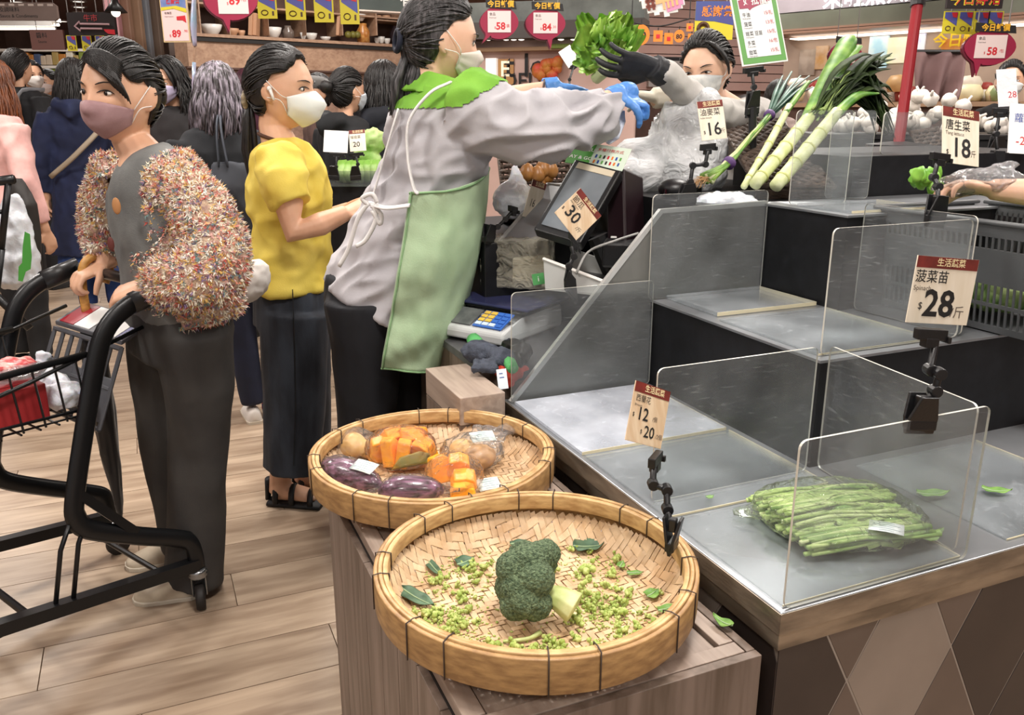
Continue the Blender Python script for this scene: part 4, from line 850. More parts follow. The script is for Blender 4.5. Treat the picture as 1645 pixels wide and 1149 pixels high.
wall(p01, p00, .022, -U_); wall(p11, p01, .022, V_); wall(p10, p11, .022, U_)
wall(p00, p10, .022, -V_)
m = MB(); m.cb(fa, fa+.32, fb0, fb1, zb_, zb_+.006); m.build('bottom', GB, t)
lump('greens', 'leafy green vegetables inside the grey shopping basket', 'vegetables', M('basket_greens', '#4f7a2c', .5, col2='#a9bf7c', vs=20, bump=.4, bs=40), [(W(.96, .5, 1.03), (.08, .15, .05)), (W(1.05, .4, 1.05), (.08, .1, .06))], .008, 2, folds(.012, (30, 30, 30)))
rr = random.Random(4); BAS = M('bright_leaf', '#5f9a2c', .45, col2='#8ac04a', vs=20)
t2 = thing('lettuce_sprig', 'bright green leafy sprig sticking out of the far end of the shopping basket', 'greens', W(.9, .62, 1.15))
for k in range(12):
    c = P(1478+rr.uniform(-12, 26), 290+rr.uniform(-12, 12), 1.98+rr.uniform(-.04, .02)); a = rr.uniform(0, 6.3); ex = V((cos(a), .3, sin(a))); ey = V((-sin(a), .2, cos(a)))
    m = MB(); m.grid(lambda u, v: c+ex*((u-.5)*.045)+ey*((v-.5)*.034*sin(pi*(u*.92+.05)))+V((0, -.01*sin(u*3), 0)), 7, 5); m.build('leaf', BAS, t2, smooth=True, solid=.0006)
t2 = thing('clear_bag', 'clear plastic produce bag under the reaching hand', 'bag', W(1.0, .55, 1.16))
m = MB(); m.ell(P(1585, 292, 1.95), (.09, .06, .03), n=16, m=8); m.tube([P(1560, 290, 1.93), P(1632, 262, 1.95)], [.04, .02], 10, ratio=.4); m.ell(P(1535, 300, 1.93), (.05, .04, .025), n=12, m=8)
organic(m, 'film', clear('clear_bag_film', haze=.12, hazecol='#e8ecf2', rough=.12, bump=1, bs=26, fres=.3), t2, .006, 1, folds(.010, (26, 26, 26)))

# ---------------------------------------------------------------- shopping cart
CO, CF, CS = V((-.918, 2.185, 0)), V((-.613, -.79, 0)), V((-.79, .613, 0))
def C3(f, z, s=0): return CO + CF*f + CS*s + V((0, 0, z))
CB = M('cart_black_steel', '#17181a', .35, metal=.3, bump=.02, bs=120); CR = M('caster_chrome', '#9a9da0', .3, metal=.9); RUB = M('wheel_rubber', '#1b1715', .6)
ct = thing('shopping_cart', 'black wire shopping cart pushed by the woman in the speckled cardigan', 'cart', C3(.4, 0, .245))
for s in (0, .49):
    pth = smooth_path([C3(-.01, .955, s), C3(.10, .925, s), C3(.165, .875, s), C3(.20, .80, s), C3(.245, .66, s), C3(.30, .47, s), C3(.305, .41, s), C3(.275, .365, s), C3(.16, .30, s), C3(.05, .245, s), C3(.008, .215, s), C3(-.004, .17, s), C3(-.004, .12, s)], 5)
    m = MB(); m.tube(pth, .026, 8, side=CF, ratio=.55); m.build('side_tube', CB, ct, smooth=True)
    m = MB(); m.tube([C3(-.004, .14, s), C3(.52, .205, s), C3(1.0, .16, s)], .017, 8, sq=True); m.build('base_rail', CB, ct)
    m = MB(); m.tube([C3(-.015, .957, s), C3(.09, .93, s)], .029, 10, side=CF, ratio=.7); m.build('grip_end', BLACK, ct, smooth=True)
    for f0 in (.30, .345):
        m = MB(); m.tube([C3(f0-.02, .40, s), C3(f0+.01, .34, s), C3(f0+.045, .19, s)], .006, 6); m.build('rung', CB, ct, smooth=True)
    # caster
    for fc, zc in ((-.004, .125), (.92, .12)):
        cas = MB(); cas.lathe([(.02, .0), (.027, -.008), (.022, -.014), (.027, -.02), (.02, -.03)], C3(fc, zc, s), 16); f_ = cas.build('caster_fork', CR, ct, smooth=True)
        m = MB(); wx = V((.93, .37, 0)) if (s == 0 and fc < .5) else CS
        for q in (-.018, .018): m.tube([C3(fc, zc-.02, s)+wx*q, C3(fc, .045, s)+wx*q+wx.cross(V((0, 0, 1)))*.012], .011, 6, side=wx.cross(V((0, 0, 1))), ratio=.3)
        m.build('fork_plate', CR, f_)
        m = MB(); m.lathe([(.012, -.014), (.036, -.013), (.039, -.006), (.039, .006), (.036, .013), (.012, .014)], C3(fc, .039, s)+wx.cross(V((0, 0, 1)))*.012, 22, Matrix((wx.cross(V((0, 0, 1))), V((0, 0, 1)), wx)).transposed()); m.build('wheel', RUB, f_, smooth=True)
m = MB(); m.tube([C3(-.012, .955, 0), C3(-.012, .955, .49)], .016, 12); m.build('handle_bar', BLACK, ct, smooth=True)
m = MB(); m.tube([C3(.30, .485, .0), C3(.16, .312, 0)], .012, 8, side=CS, sq=True); m.build('cross_brace', CB, ct)
m = MB(); m.tube([C3(.45, .2, 0), C3(.45, .2, .49)], .01, 8); m.tube([C3(.1, .155, 0), C3(.1, .155, .49)], .008, 8); m.build('cross_bar', CB, ct)
zt1, zb1_ = lambda f: .815-.05*(f-.2), lambda f: .655-.0*(f-.2)
f0, f1 = .205, 1.0
for s in (.035, .455):
    m = MB(); m.tube([C3(f0, zt1(f0), s), C3(f1, zt1(f1), s)], .009, 8); m.build('top_rail', CB, ct, smooth=True)
    m = MB(); m.tube([C3(f0, .675, s), C3(f1, .69, s)], .004, 6); m.tube([C3(.05, .855, s), C3(.35, .775, s), C3(.7, .70, s)], .0055, 6); m.build('side_wire', CB, ct, smooth=True)
    k = 0; f = f0+.03
    while f < f1:
        m = MB(); m.tube([C3(f, zt1(f), s), C3(f-.012, .655, s)], .003, 5); m.build('wire', CB, ct); f += .052
f = f0
while f < f1:
    m = MB(); m.tube([C3(f, .652, .035), C3(f, .652, .455)], .003, 5); m.build('wire', CB, ct); f += .045
for k in range(9):
    s = .05+.05*k; m = MB(); m.tube([C3(f0, .656, s), C3(f1, .66, s)], .003, 5); m.build('wire', CB, ct)
m = MB(); m.tube([C3(f1, zt1(f1), .035), C3(f1, zt1(f1), .455)], .009, 8); m.build('front_rail', CB, ct)
# folding child seat flap: plastic lattice
FL = M('flap_grey', '#4a4b50', .45)
def FP(u, v, l=0): return C3(.19-.09*v-l*.3, .60+.205*v+l, .06+.37*u)
m = MB()
for k in range(8): q = .0+k/7; m.tube([FP(q, 0), FP(q, 1)], .006, 6)
for k in range(3): m.tube([FP(0, k/2*.98), FP(1, k/2*.98)], .007, 6)
m.build('seat_flap', FL, ct)
m = MB(); q = [FP(0, .1, -.002), FP(1, .1, -.002), FP(1, .62, -.002), FP(0, .62, -.002)]; m.loft([q, [x+CF*.004 for x in q]]); m.build('flap_panel', FL, ct)
cd = Card(FP(.98, 1.05), FP(.56, 1.05), FP(.98, .8)); 
m = MB(); q = [C3(.10, .81, .43), C3(.10, .81, .06), C3(.005, .85, .06), C3(.005, .85, .43)]; m.loft([q, [x+V((0, 0, .012)) for x in q]]); m.build('seat_lid', FL, ct, bevel=.003)
LBW, LBR, LBB = M('lid_label_white', '#d9d9d6', .4), M('lid_label_red', '#9c2230', .4), M('lid_label_blue', '#3c3f7d', .4)
for (s0, s1, mt) in ((.41, .33, LBR), (.325, .24, LBW), (.16, .10, LBW), (.095, .065, LBB)):
    m = MB(); q = [C3(.095, .8245, s0), C3(.095, .8245, s1), C3(.012, .8595, s1), C3(.012, .8595, s0)]; m.loft([q, [x+V((0, 0, .002)) for x in q]]); m.build('lid_label', mt, ct)
# what lies in the cart
t = thing('meat_tray', 'clear tray of marbled red meat in the cart', 'meat', C3(.34, .75, .15))
m = MB(); m.ell(C3(.345, .785, .15), (.09, .07, .02), n=18, m=8); m.build('tray', clear('tray_clear', haze=.15, bump=.3), t, smooth=True)
for k in range(7): m = MB(); rr = random.Random(k); m.ell(C3(.31+.014*k, .795+.002*(k % 3), .15+rr.uniform(-.02, .02)), (.035, .03, .012), Matrix.Rotation(k*.6, 3, 'Z'), f=lambda d, q: q*(1+.2*sin(7*d.x))); m.build('meat_slice', M('marbled_meat', '#b03a3c', .4, col2='#e0a8a0', vs=26, stretch=(1, 3, 1), p0=.42, p1=.6), t, smooth=True)
t = thing('red_box', 'dark red box under the meat tray in the cart', 'box', C3(.37, .66, .13)); m = MB(); m.box(C3(.375, .712, .13), (.15, .13, .09), Matrix((CF, CS, V((0, 0, 1)))).transposed()); m.build('carton', M('red_carton', '#7d1c20', .4, col2='#9a2a2c', vs=8), t, bevel=.003); m = MB(); m.box(C3(.375, .759, .13), (.14, .06, .002), Matrix((CF, CS, V((0, 0, 1)))).transposed()); m.build('lid_print', M('red_lid', '#a83236', .4), t)
t = thing('white_bag', 'bulging white plastic bag in the cart beside the red box', 'bag', C3(.33, .66, .22)); m = MB()
for (f, z, s, r) in ((.25, .715, .25, .055), (.24, .70, .12, .05), (.26, .70, .36, .055), (.33, .71, .32, .055), (.235, .705, .19, .05)): m.ell(C3(f, z, s), (r, r, r*.75))
m.tube([C3(.25, .745, .2), C3(.24, .785, .2), C3(.235, .795, .2)], [.03, .012, .02], 9); organic(m, 'bag', WB, t, .007, 2, folds(.012, (24, 24, 24)))
# furled umbrella with a wooden crook hooked on the cart
t = thing('umbrella', 'furled black umbrella with a curved wooden handle hooked on the cart bar', 'umbrella', C3(.02, .3, .33))
WH = wood('umbrella_wood', '#9a6a30', '#c9964e', sc=8)
m = MB(); cpt = [C3(-.03, .92, .37), C3(-.05, .965, .37), C3(-.02, 1.0, .37), C3(.02, .985, .37), C3(.035, .93, .37), C3(.035, .83, .37)]; m.tube(smooth_path(cpt, 5), .0125, 10); m.build('handle', WH, t, smooth=True)
um = MB(); top, tip = C3(.035, .83, .37), C3(.02, .17, .37)
um.tube([top, top.lerp(tip, .1), top.lerp(tip, .45), top.lerp(tip, .9), tip], [.014, .034, .036, .016, .004], 12)
organic(um, 'canopy', M('umbrella_black', '#1e1b1a', .55, sheen=.2), t, .005, 3, folds(.007, (40, 40, 3)))
# ---------------------------------------------------------------- people
SKIN = M('skin', '#c99a7c', .5, col2='#d6a98c', vs=12, sss=.08, bump=.03, bs=220); SKIN2 = M('skin_fair', '#d8ab90', .5, col2='#e2b9a0', vs=12, sss=.08, bump=.03, bs=220)
HAIRB = M('hair_black', '#0c0a0a', .5, col2='#1d1918', vs=40, stretch=(3, 3, .6), bump=.25, bs=90); HAIRG = M('hair_grey_black', '#1a1818', .5, col2='#5a5658', vs=34, stretch=(3, 3, .4), bump=.3, bs=90, p0=.45, p1=.75)
HAIRH = M('hair_highlight', '#2a2426', .4, col2='#8d8490', vs=24, stretch=(3, 3, .3), bump=.3, bs=90, p0=.42, p1=.66); HAIRO = M('hair_auburn', '#4a2410', .45, col2='#7a4018', vs=30, stretch=(3, 3, .4), bump=.25, bs=90)
EYEW, IRIS = M('eye_white', '#d9d2cc', .3), M('iris', '#1c110c', .15)
HX, HY, HZ = .074, .094, .114
def g2(x, z, cx_, cz_, sx, sz): return exp(-((x-cx_)/sx)**2-((z-cz_)/sz)**2)
def head_pt(d):
    x, y, z = d.x*HX, d.y*HY, d.z*HZ
    if d.z < 0:
        k = -d.z; x *= 1-.27*k**1.4
        if d.y > 0: y *= 1-.5*k**1.2
        else: y *= 1+.02*k; x *= 1-.10*k*max(0, -d.y)
    elif d.y > 0: y *= 1.05
    if d.y < 0:
        ax = abs(x); n = 0
        t = (.022-z)/.050
        if 0 < t <= 1: n += .021*(t**1.3)*exp(-(x/(.008+.005*t))**2)
        elif 1 < t < 1.35: n += .021*(1-(t-1)/.35)*exp(-(x/.013)**2)
        n += .006*g2(ax, z, .013, -.027, .006, .007) - .009*g2(ax, z, .031, .005, .016, .011) + .004*g2(ax, z, .030, .027, .024, .008) + .004*g2(ax, z, .04, -.03, .02, .022)
        n += .006*exp(-(x/.021)**2)*(exp(-((z+.056)/.005)**2)+exp(-((z+.068)/.006)**2)) + .007*g2(x, z, 0, -.098, .02, .014)
        y -= n
    return V((x, y, z))
class Head:
    def __init__(s, c, face, up=(0, 0, 1), S=1.0):
        s.c = V(c); s.S = S; f = V(face).normalized(); s.up = V(up); y = -f; z = (s.up - y*s.up.dot(y)).normalized(); x = y.cross(z)
        s.R = Matrix((x, y, z)).transposed(); s.f = f; s.x = x; s.z = z
    def loc(s, x, y, z): return s.c + s.R @ (V((x, y, z))*s.S)
    def pt(s, d, off=0.): p = head_pt(d); return s.c + s.R @ ((p + p.normalized()*off)*s.S)
    def ae(s, az, el, off=0.): return s.pt(V((sin(az)*cos(el), -cos(az)*cos(el), sin(el))), off)
    def front(s, x, z, off=0.):
        a, b = x/HX, z/HZ; return s.pt(V((a, -sqrt(max(0, 1-a*a-b*b)), b)), off)
    def skin(s, mb, ears=True, n=56, m=44):
        mb.ell(s.c, 1, s.R, n=n, m=m, f=lambda d, q: head_pt(d)*s.S)
        if ears:
            for sg in (-1, 1):
                R = s.R @ Matrix.Rotation(sg*-.35, 3, 'Z') @ Matrix.Rotation(-.15, 3, 'X')
                mb.ell(s.loc(sg*.074, .016, -.004), (.009*s.S, .019*s.S, .031*s.S), R, n=12, m=8); mb.ell(s.loc(sg*.071, .01, -.026), (.008*s.S, .011*s.S, .012*s.S), R, n=8, m=6)
    def eyes(s, t, open_=1., sides=(-1, 1), brow=True):
        for sg in sides:
            c = s.front(sg*.031, .004, .0005)
            m = MB(); m.ell(c, (.0135*s.S, .005*s.S, .0062*s.S*open_), s.R, n=14, m=8); e = m.build('eye', EYEW, t, smooth=True)
            m = MB(); m.ell(c+s.f*.0036*s.S, (.0058*s.S, .0026*s.S, .0058*s.S*open_), s.R, n=12, m=8); m.build('iris', IRIS, e, smooth=True)
            m = MB(); m.tube([s.front(sg*(.031+.0155*q), .004+.0075*open_*(1-q*q)-.001*q, .004) for q in (-1, -.6, -.2, .2, .6, 1)], [.0008, .0017, .0019, .0019, .0017, .001], 6); m.build('eyelash', HAIRB, t, smooth=True)
            if brow: m = MB(); m.tube([s.front(sg*(.016+.034*q), .022+.006*sin(q*2.6), .0035) for q in (0, .25, .5, .75, 1)], [.0018, .0032, .003, .0022, .0008], 6, ratio=.6); m.build('eyebrow', HAIRB, t, smooth=True)
    def mask(s, t, mat, prot=.014, top=.02, bot=-1.02, haz=1.25, fold=False, label=None, loops=True, lm=None):
        def fn(u, v):
            q = u*2-1; az = q*haz; e0 = top-.16*abs(q)**1.5-.10*(0 if not fold else 0); e1 = bot+.42*abs(q)**1.6; el = e0+(e1-e0)*v
            k = (cos(q*pi/2)**(1.1 if not fold else .8)) if not fold else (1-abs(q))**.8
            return s.ae(az, el, .004+prot*k*(sin(pi*min(1, v*.92+.04))**.8 if not fold else (min(v/.38, (1-v)/.62+.05))**.85) + .0012*sin(v*18)*(0 if fold else 1))
        m = MB(); m.grid(fn, 21, 13); o = m.build('mask', mat, t, smooth=True, solid=.0015)
        if label: o['label'] = label
        if loops:
            for sg in (0, 1):
                q = -1 if sg == 0 else 1
                for v in (.06, .9): m = MB(); m.tube(smooth_path([fn(sg, v), s.loc(q*.078, -.028, -.012-.02*v), s.loc(q*.079, .012, .026-.055*v)], 4), .0013, 5); m.build('ear_loop', lm or mat, o, smooth=True)
    def cap(s, t, mat, line, off=.011, name='hair', seed=0, bulge=0., grow=.05):
        """hair close to the skull above a hairline given as {azimuth deg: elevation deg}"""
        ks = sorted(line)
        def el(a):
            a = abs(math.degrees(a)); 
            for i in range(len(ks)-1):
                if ks[i] <= a <= ks[i+1]: q = (a-ks[i])/(ks[i+1]-ks[i]); q = q*q*(3-2*q); return radians(line[ks[i]]*(1-q)+line[ks[i+1]]*q)
            return radians(line[ks[-1]])
        s.el = el
        def fn(u, v):
            az = -pi+2*pi*u; e = pi/2+(el(az)-pi/2)*v
            o = off*(1-.75*max(0, v-.86)/.14) + bulge*sin(pi*v) + .0016*noise.noise(V((sin(az)*9, cos(az)*9, v*1.5+seed))) ; return s.ae(az, e, o)
        m = MB(); m.grid(fn, 61, 17); return m.build(name, mat, t, smooth=True, solid=.004)
    def strands(s, mb, starts, goal, off=.012, r=.0036, k=8, arch=.007, seed=1):
        rr = random.Random(seed)
        gd = V(goal).normalized()
        for d0 in starts:
            d0 = V(d0).normalized(); g = (gd+V((rr.uniform(-.12, .12), rr.uniform(-.08, .08), rr.uniform(-.12, .12)))).normalized(); pts = []
            for i in range(k+1):
                q = i/k; d = d0.slerp(g, q) if d0.dot(g) > -.98 else d0; pts.append(s.pt(d, off+arch*sin(pi*q)+rr.uniform(-.0012, .0012)))
            mb.tube(pts, [r*.5, r, r, r*.9, r*.6], 5, ratio=.6)
    def hairline_dirs(s, n, a0=-pi, a1=pi, rows=(1.0, .72, .45), jit=.06, seed=2):
        rr = random.Random(seed); o = []; n = int(n*1.9)
        for v in rows:
            for i in range(n):
                az = a0+(a1-a0)*(i+rr.random())/n; e = pi/2+(s.el(az)-pi/2)*(v+rr.uniform(-jit, 0)); o.append((sin(az)*cos(e), -cos(az)*cos(e), sin(e)))
        return o
    def hang(s, mb, n, a0, a1, length, out=.03, r=.007, part=(0, -.2, 1), seed=3, wave=.006, off=.014, spread=0.):
        """long loose hair: from the parting over the skull and down"""
        rr = random.Random(seed); pd = V(part).normalized()
        for i in range(n):
            az = a0+(a1-a0)*(i+rr.random())/n; e = rr.uniform(-.35, .2); d1 = V((sin(az)*cos(e), -cos(az)*cos(e), sin(e))); pts = []; lay = rr.random()
            d0 = (pd+V((rr.uniform(-.1, .1), rr.uniform(-.25, .35), 0))).normalized()
            for k in range(6): pts.append(s.pt(d0.slerp(d1, k/5), off+.012*lay+.004*sin(pi*k/5)))
            p = pts[-1]; o = (p-s.c); o.z = 0; o = o.normalized(); L = length*rr.uniform(.8, 1.05); ph = rr.uniform(0, 6)
            for k in range(1, 8):
                q = k/7; pts.append(p + V((0, 0, -L*q)) + o*(out*sin(pi*min(1, q*.9))+spread*q) + V((wave*sin(ph+q*7), wave*cos(ph+q*6), 0)))
            mb.tube(pts, [r*.4, r*.8, r*.8, r*.8, r*.7, r*.6, r*.2], 5, ratio=.7)
LINE = {0: 46, 28: 44, 50: 30, 66: 16, 80: 14, 92: 18, 102: -6, 112: -30, 140: -40, 180: -44}
LONG = {0: 46, 28: 42, 50: 24, 66: -8, 80: -40, 100: -50, 140: -55, 180: -55}
def hand(mb, w_, fwd, palm, curl=.5, thumb=1, s=1., spread=.0, tcurl=.4, curls=None):
    """palm, four jointed fingers of unequal length and a thumb off the side of the palm; returns palm centre"""
    fwd = V(fwd).normalized(); palm = V(palm); palm = (palm-fwd*palm.dot(fwd)).normalized(); side = fwd.cross(palm)*thumb; w_ = V(w_)
    mb.tube([w_-fwd*.03*s, w_, w_+fwd*.03*s, w_+fwd*.06*s, w_+fwd*.088*s], [.026*s, .027*s, .036*s, .041*s, .038*s], 12, side=side, ratio=[.8, .7, .46, .40, .34])
    for i in range(4):
        root = w_+fwd*(.078-.004*abs(i-1.3))*s+side*(.030-.020*i)*s; L = [.064, .074, .069, .052][i]*s; r = [.0088, .009, .0086, .0076][i]*s
        c = (curls[i] if curls else curl); d = fwd+side*spread*(1.5-i)*.3; d.normalize(); pts = [root, root+d*.012*s]; a = 0; q = pts[-1]
        for seg, f_ in ((.45, .75), (.30, 1.15), (.25, .8)):
            a += c*f_; dd = d*cos(a)+palm*sin(a); q = q+dd*L*seg; pts.append(q)
        mb.tube(smooth_path(pts, 3), [r*1.08, r*1.05, r, r*.9, r*.7], 9)
    root = w_+fwd*.024*s+side*.026*s; d = (fwd*.62+side*.72+palm*.3).normalized(); p1 = root+d*.04*s; d2 = (fwd*.85+side*.25+palm*(.35+tcurl)).normalized(); p2 = p1+d2*.03*s; p3 = p2+(d2+palm*tcurl-side*tcurl*.5).normalized()*.024*s
    mb.tube(smooth_path([root-fwd*.005*s, p1, p2, p3], 3), [.014*s, .012*s, .0102*s, .0075*s], 9)
    return w_+fwd*.05*s
def shoe(t, heel, toe, wd, ht, mat, sole, name='shoe'):
    heel, toe = V(heel), V(toe); d = toe-heel; L = d.length; d.normalize(); sd = V((-d.y, d.x, 0))
    secs = [(0, .62, .8), (.08, .85, 1.), (.3, .88, 1.), (.55, .98, .72), (.8, 1., .46), (.94, .75, .34), (1.0, .3, .2)]
    m = MB(); rings = []
    for q, w_, h in secs:
        c = heel+d*L*q; rings.append([c+sd*(wd/2*w_*cos(a))+V((0, 0, .012+max(0, ht*h*(sin(a)**.7 if sin(a) > 0 else 0)))) for a in [2*pi*k/14 for k in range(14)]])
    m.loft(rings); o = m.build(name, mat, t, smooth=True, sub=1)
    m = MB(); rings = []
    for z, k in ((0.0, .97), (.014, 1.03), (.017, 1.0)):
        out = [(q, w_*k) for q, w_, h in secs]; rings.append([heel+d*L*(q*1.02-.01)+sd*(wd/2*w_)+V((0, 0, z)) for q, w_ in out]+[heel+d*L*(q*1.02-.01)-sd*(wd/2*w_)+V((0, 0, z)) for q, w_ in out[::-1]])
    m.loft(rings); m.build('sole', sole, o); return o
def sgn_z(c): return V((c.x, c.y, 0))

# ---- woman in the speckled cardigan
y0 = 2.30
def Q(x, y, dy=0.): return PY(x, y, y0+dy)
f_, l_ = V((-.75, -.66, 0)), V((.66, -.75, 0))
t = thing('person', 'woman in a multicoloured fuzzy cardigan and dusty pink mask pushing the cart', 'person', V((Q(300, 900).x, y0, 0)))
H1 = Head(Q(193, 152), (-.30, -.95, -.02), (.05, 0, 1), 1.08)
mb = MB(); H1.skin(mb); mb.tube([H1.loc(0, .02, -.05), H1.loc(0, .022, -.105), Q(226, 246), Q(240, 285)], [.055, .050, .056, .10], 14)
mb.tube([Q(238, 270), Q(255, 330), Q(280, 430), Q(290, 520)], [.09, .12, .11, .12], 14, side=l_, ratio=.6)
wl, wr = Q(236, 457, -.15), Q(168, 424, .13)
mb.tube([Q(318, 295, -.10), Q(342, 428, -.22), Q(295, 450, -.24), wl], [.05, .042, .036, .026], 10); mb.tube([Q(195, 290, .13), Q(172, 372, .17), wr], [.05, .04, .026], 10)
hand(mb, wl, Q(200, 470, -.15)-wl, V((-.1, .35, -1)), .95, -1, 1.0); hand(mb, wr, C3(-.012, .955, .36)-wr+V((-.01, -.01, .01)), V((.1, .2, -1)), .95, 1, .95)
organic(mb, 'body', SKIN, t, voxel=.0038, sm=3)
H1.eyes(t, .85); H1.mask(t, M('mask_mauve', '#8f6e70', .75, col2='#a08082', vs=20, bump=.08, bs=250), prot=.020, top=-.10, bot=-1.0, haz=1.2, fold=True, label='dusty pink fabric mask', lm=WHITE)
H1.cap(t, HAIRB, LINE, off=.009)
mb = MB(); H1.strands(mb, H1.hairline_dirs(40), (0, 1, .05), seed=4)
for k in range(16):
    q = k/15; st = V((-.35+.08*q, -.80, .70-.1*q)); en = V((.78, -.50-.14*q, .62-.5*q)); mb.tube([H1.pt(V(st).slerp(V(en).normalized(), j/7), .013+.012*sin(pi*j/7)) for j in range(8)], [.004, .008, .008, .006, .002], 5, ratio=.6)
for k in range(7):
    st, en = V((.2+.05*k, -.85, .7)), V((.66+.02*k, -.72+.05*k, .12-.04*k)); mb.tube([H1.pt(st.normalized().slerp(en.normalized(), j/6), .014+.006*sin(pi*j/6)) for j in range(7)], [.004, .006, .006, .004, .0015], 5, ratio=.6)
mb.ell(H1.loc(0, .115, .0), (.04, .03, .045), H1.R, n=12, m=8)
mb.build('hair', HAIRB, t, smooth=True)['kind'] = 'stuff'
TEE = M('grey_tee', '#5c5d5c', .85, col2='#6c6d6b', vs=14, bump=.15, bs=260)
mb = MB(); mb.tube([Q(226, 246), Q(238, 266), Q(250, 300), Q(262, 360), Q(274, 430), Q(282, 505)], [.062, .13, .178, .185, .178, .18], 22, side=l_, ratio=[1, .72, .66, .70, .70, .68])
organic(mb, 'tee_shirt', TEE, t, .008, 6, folds(.010, (9, 9, 6), 3))
for (x, y, w_, h_, c_) in ((187, 331, .022, .035, '#a8774a'), (178, 392, .018, .03, '#5a2620')):
    p = Q(x, y, -.185); m = MB(); m.ell(p, (w_*.5, .004, h_*.6), n=12, m=8); m.build('shirt_print', M('shirt_print'+c_[1:3], c_, .7), t, smooth=True)
CARD = M('cardigan_knit', '#a3857a', .95, col2='#c7ad92', vs=60, bump=.6, bs=160)
axis = lambda z: Q(226, 246).lerp(Q(284, 510), min(1, max(0, (Q(226, 246).z-z)/(Q(226, 246).z-Q(284, 510).z))))
mb = MB(); mb.tube([Q(229, 246), Q(243, 262), Q(258, 300), Q(275, 370), Q(292, 440), Q(306, 500), Q(312, 516)], [.07, .125, .178, .188, .185, .19, .19], 24, side=l_, ratio=[1, .74, .68, .70, .72, .72, .70])
mb.tube(smooth_path([Q(286, 285, -.09), Q(318, 330, -.15), Q(342, 390, -.20), Q(342, 434, -.24), Q(308, 450, -.26), Q(268, 452, -.22), wl+V((.03, 0, 0))], 3), [.06, .074, .082, .082, .078, .060, .038], 16)
mb.tube(smooth_path([Q(200, 272, .12), Q(180, 330, .17), Q(172, 385, .18), wr+V((.004, 0, .02))], 3), [.08, .085, .07, .04], 14)
def cutc(co):
    q = co-axis(co.z); lf, ff = q.dot(l_), q.dot(f_)
    if co.z > Q(228, 240).z: return True
    nearR = min((co-p).length for p in (Q(200, 290, .13), Q(180, 340, .17), Q(172, 380, .18), wr)) < .075
    nearL = min((co-p).length for p in (wl, Q(266, 452, -.21), Q(300, 450, -.25), Q(250, 455, -.18))) < .085
    return ff > -.03 and -.125 < lf < (.135+.10*max(0, (axis(9).z-co.z-.05))) and not nearR and not nearL
cg = organic(mb, 'cardigan', CARD, t, .008, 5, folds(.012, (12, 12, 8), 5), cut=cutc, solid=.012)
PAL = [M('yarn_'+n, c, .95) for n, c in (('cream', '#e2d9c2'), ('pink', '#d2a49c'), ('red', '#b8564c'), ('mustard', '#d2ac62'), ('teal', '#6f8a8a'), ('purple', '#7d688a'), ('white', '#efeae0'), ('coral', '#dc907a'))]
mb = MB(); rr = random.Random(8); vv = cg.data.vertices; tufts = []; nv = len(vv); o0 = V(ORG['person'])
for k in range(56000):
    if k % 4 == 0: v = vv[rr.randrange(nv)]; n = v.normal; mi_ = rr.choice((0, 0, 0, 1, 1, 2, 3, 3, 4, 5, 6, 6, 7))
    b = v.co+o0+n*.002+V((rr.gauss(0, .002), rr.gauss(0, .002), rr.gauss(0, .002))); a = V((rr.gauss(0, 1), rr.gauss(0, 1), rr.gauss(0, 1))).normalized(); d = (n*.75+a*.9).normalized()*rr.uniform(.005, .011); s_ = d.cross(a); s_ = s_.normalized()*.0021 if s_.length > 0 else V((.002, 0, 0))
    mb.add([b-s_, b+s_, b+d+a*.003], [(0, 1, 2)], mi_)
mb.build('cardigan_pile', PAL, t)['kind'] = 'stuff'
TRS = M('charcoal_trousers', '#2f2d2c', .8, col2='#3a3836', vs=8, bump=.08, bs=260)
mb = MB(); mb.tube([Q(285, 470), Q(290, 520), Q(288, 570)], [.16, .185, .17], 20, side=l_, ratio=.74)
mb.tube([Q(308, 530, -.06), Q(318, 620, -.06), Q(318, 720, -.04), Q(316, 820, -.03), Q(314, 905, -.02), Q(314, 930, -.02)], [.12, .108, .094, .092, .096, .102], 16, side=l_, ratio=.86)
mb.tube([Q(262, 540, .05), Q(262, 620, .06), Q(268, 720, .08), Q(285, 810, .10), Q(300, 880, .10)], [.112, .10, .086, .082, .084], 16, side=l_, ratio=.86)
organic(mb, 'trousers', TRS, t, .009, 6, folds(.009, (7, 7, 3), 9))
SHB = M('beige_canvas', '#b3a48e', .7, col2='#c2b49f', vs=20); SOLE = M('pale_sole', '#c9bfae', .6)
shoe(t, G(318, 955), G(216, 966), .095, .07, SHB, SOLE); shoe(t, G(300, 895), G(203, 914), .095, .07, SHB, SOLE)
m = MB(); m.ell(Q(404, 452, .12), (.05, .06, .07), Matrix.Rotation(.6, 3, 'Y')); t2 = thing('pouch', 'white padded pouch sticking out behind the fuzzy cardigan', 'pouch', Q(404, 470, .12)); organic(m, 'fabric', M('white_fabric', '#d7d3cd', .7), t2, .006, 3, folds(.005, (30, 30, 30)))

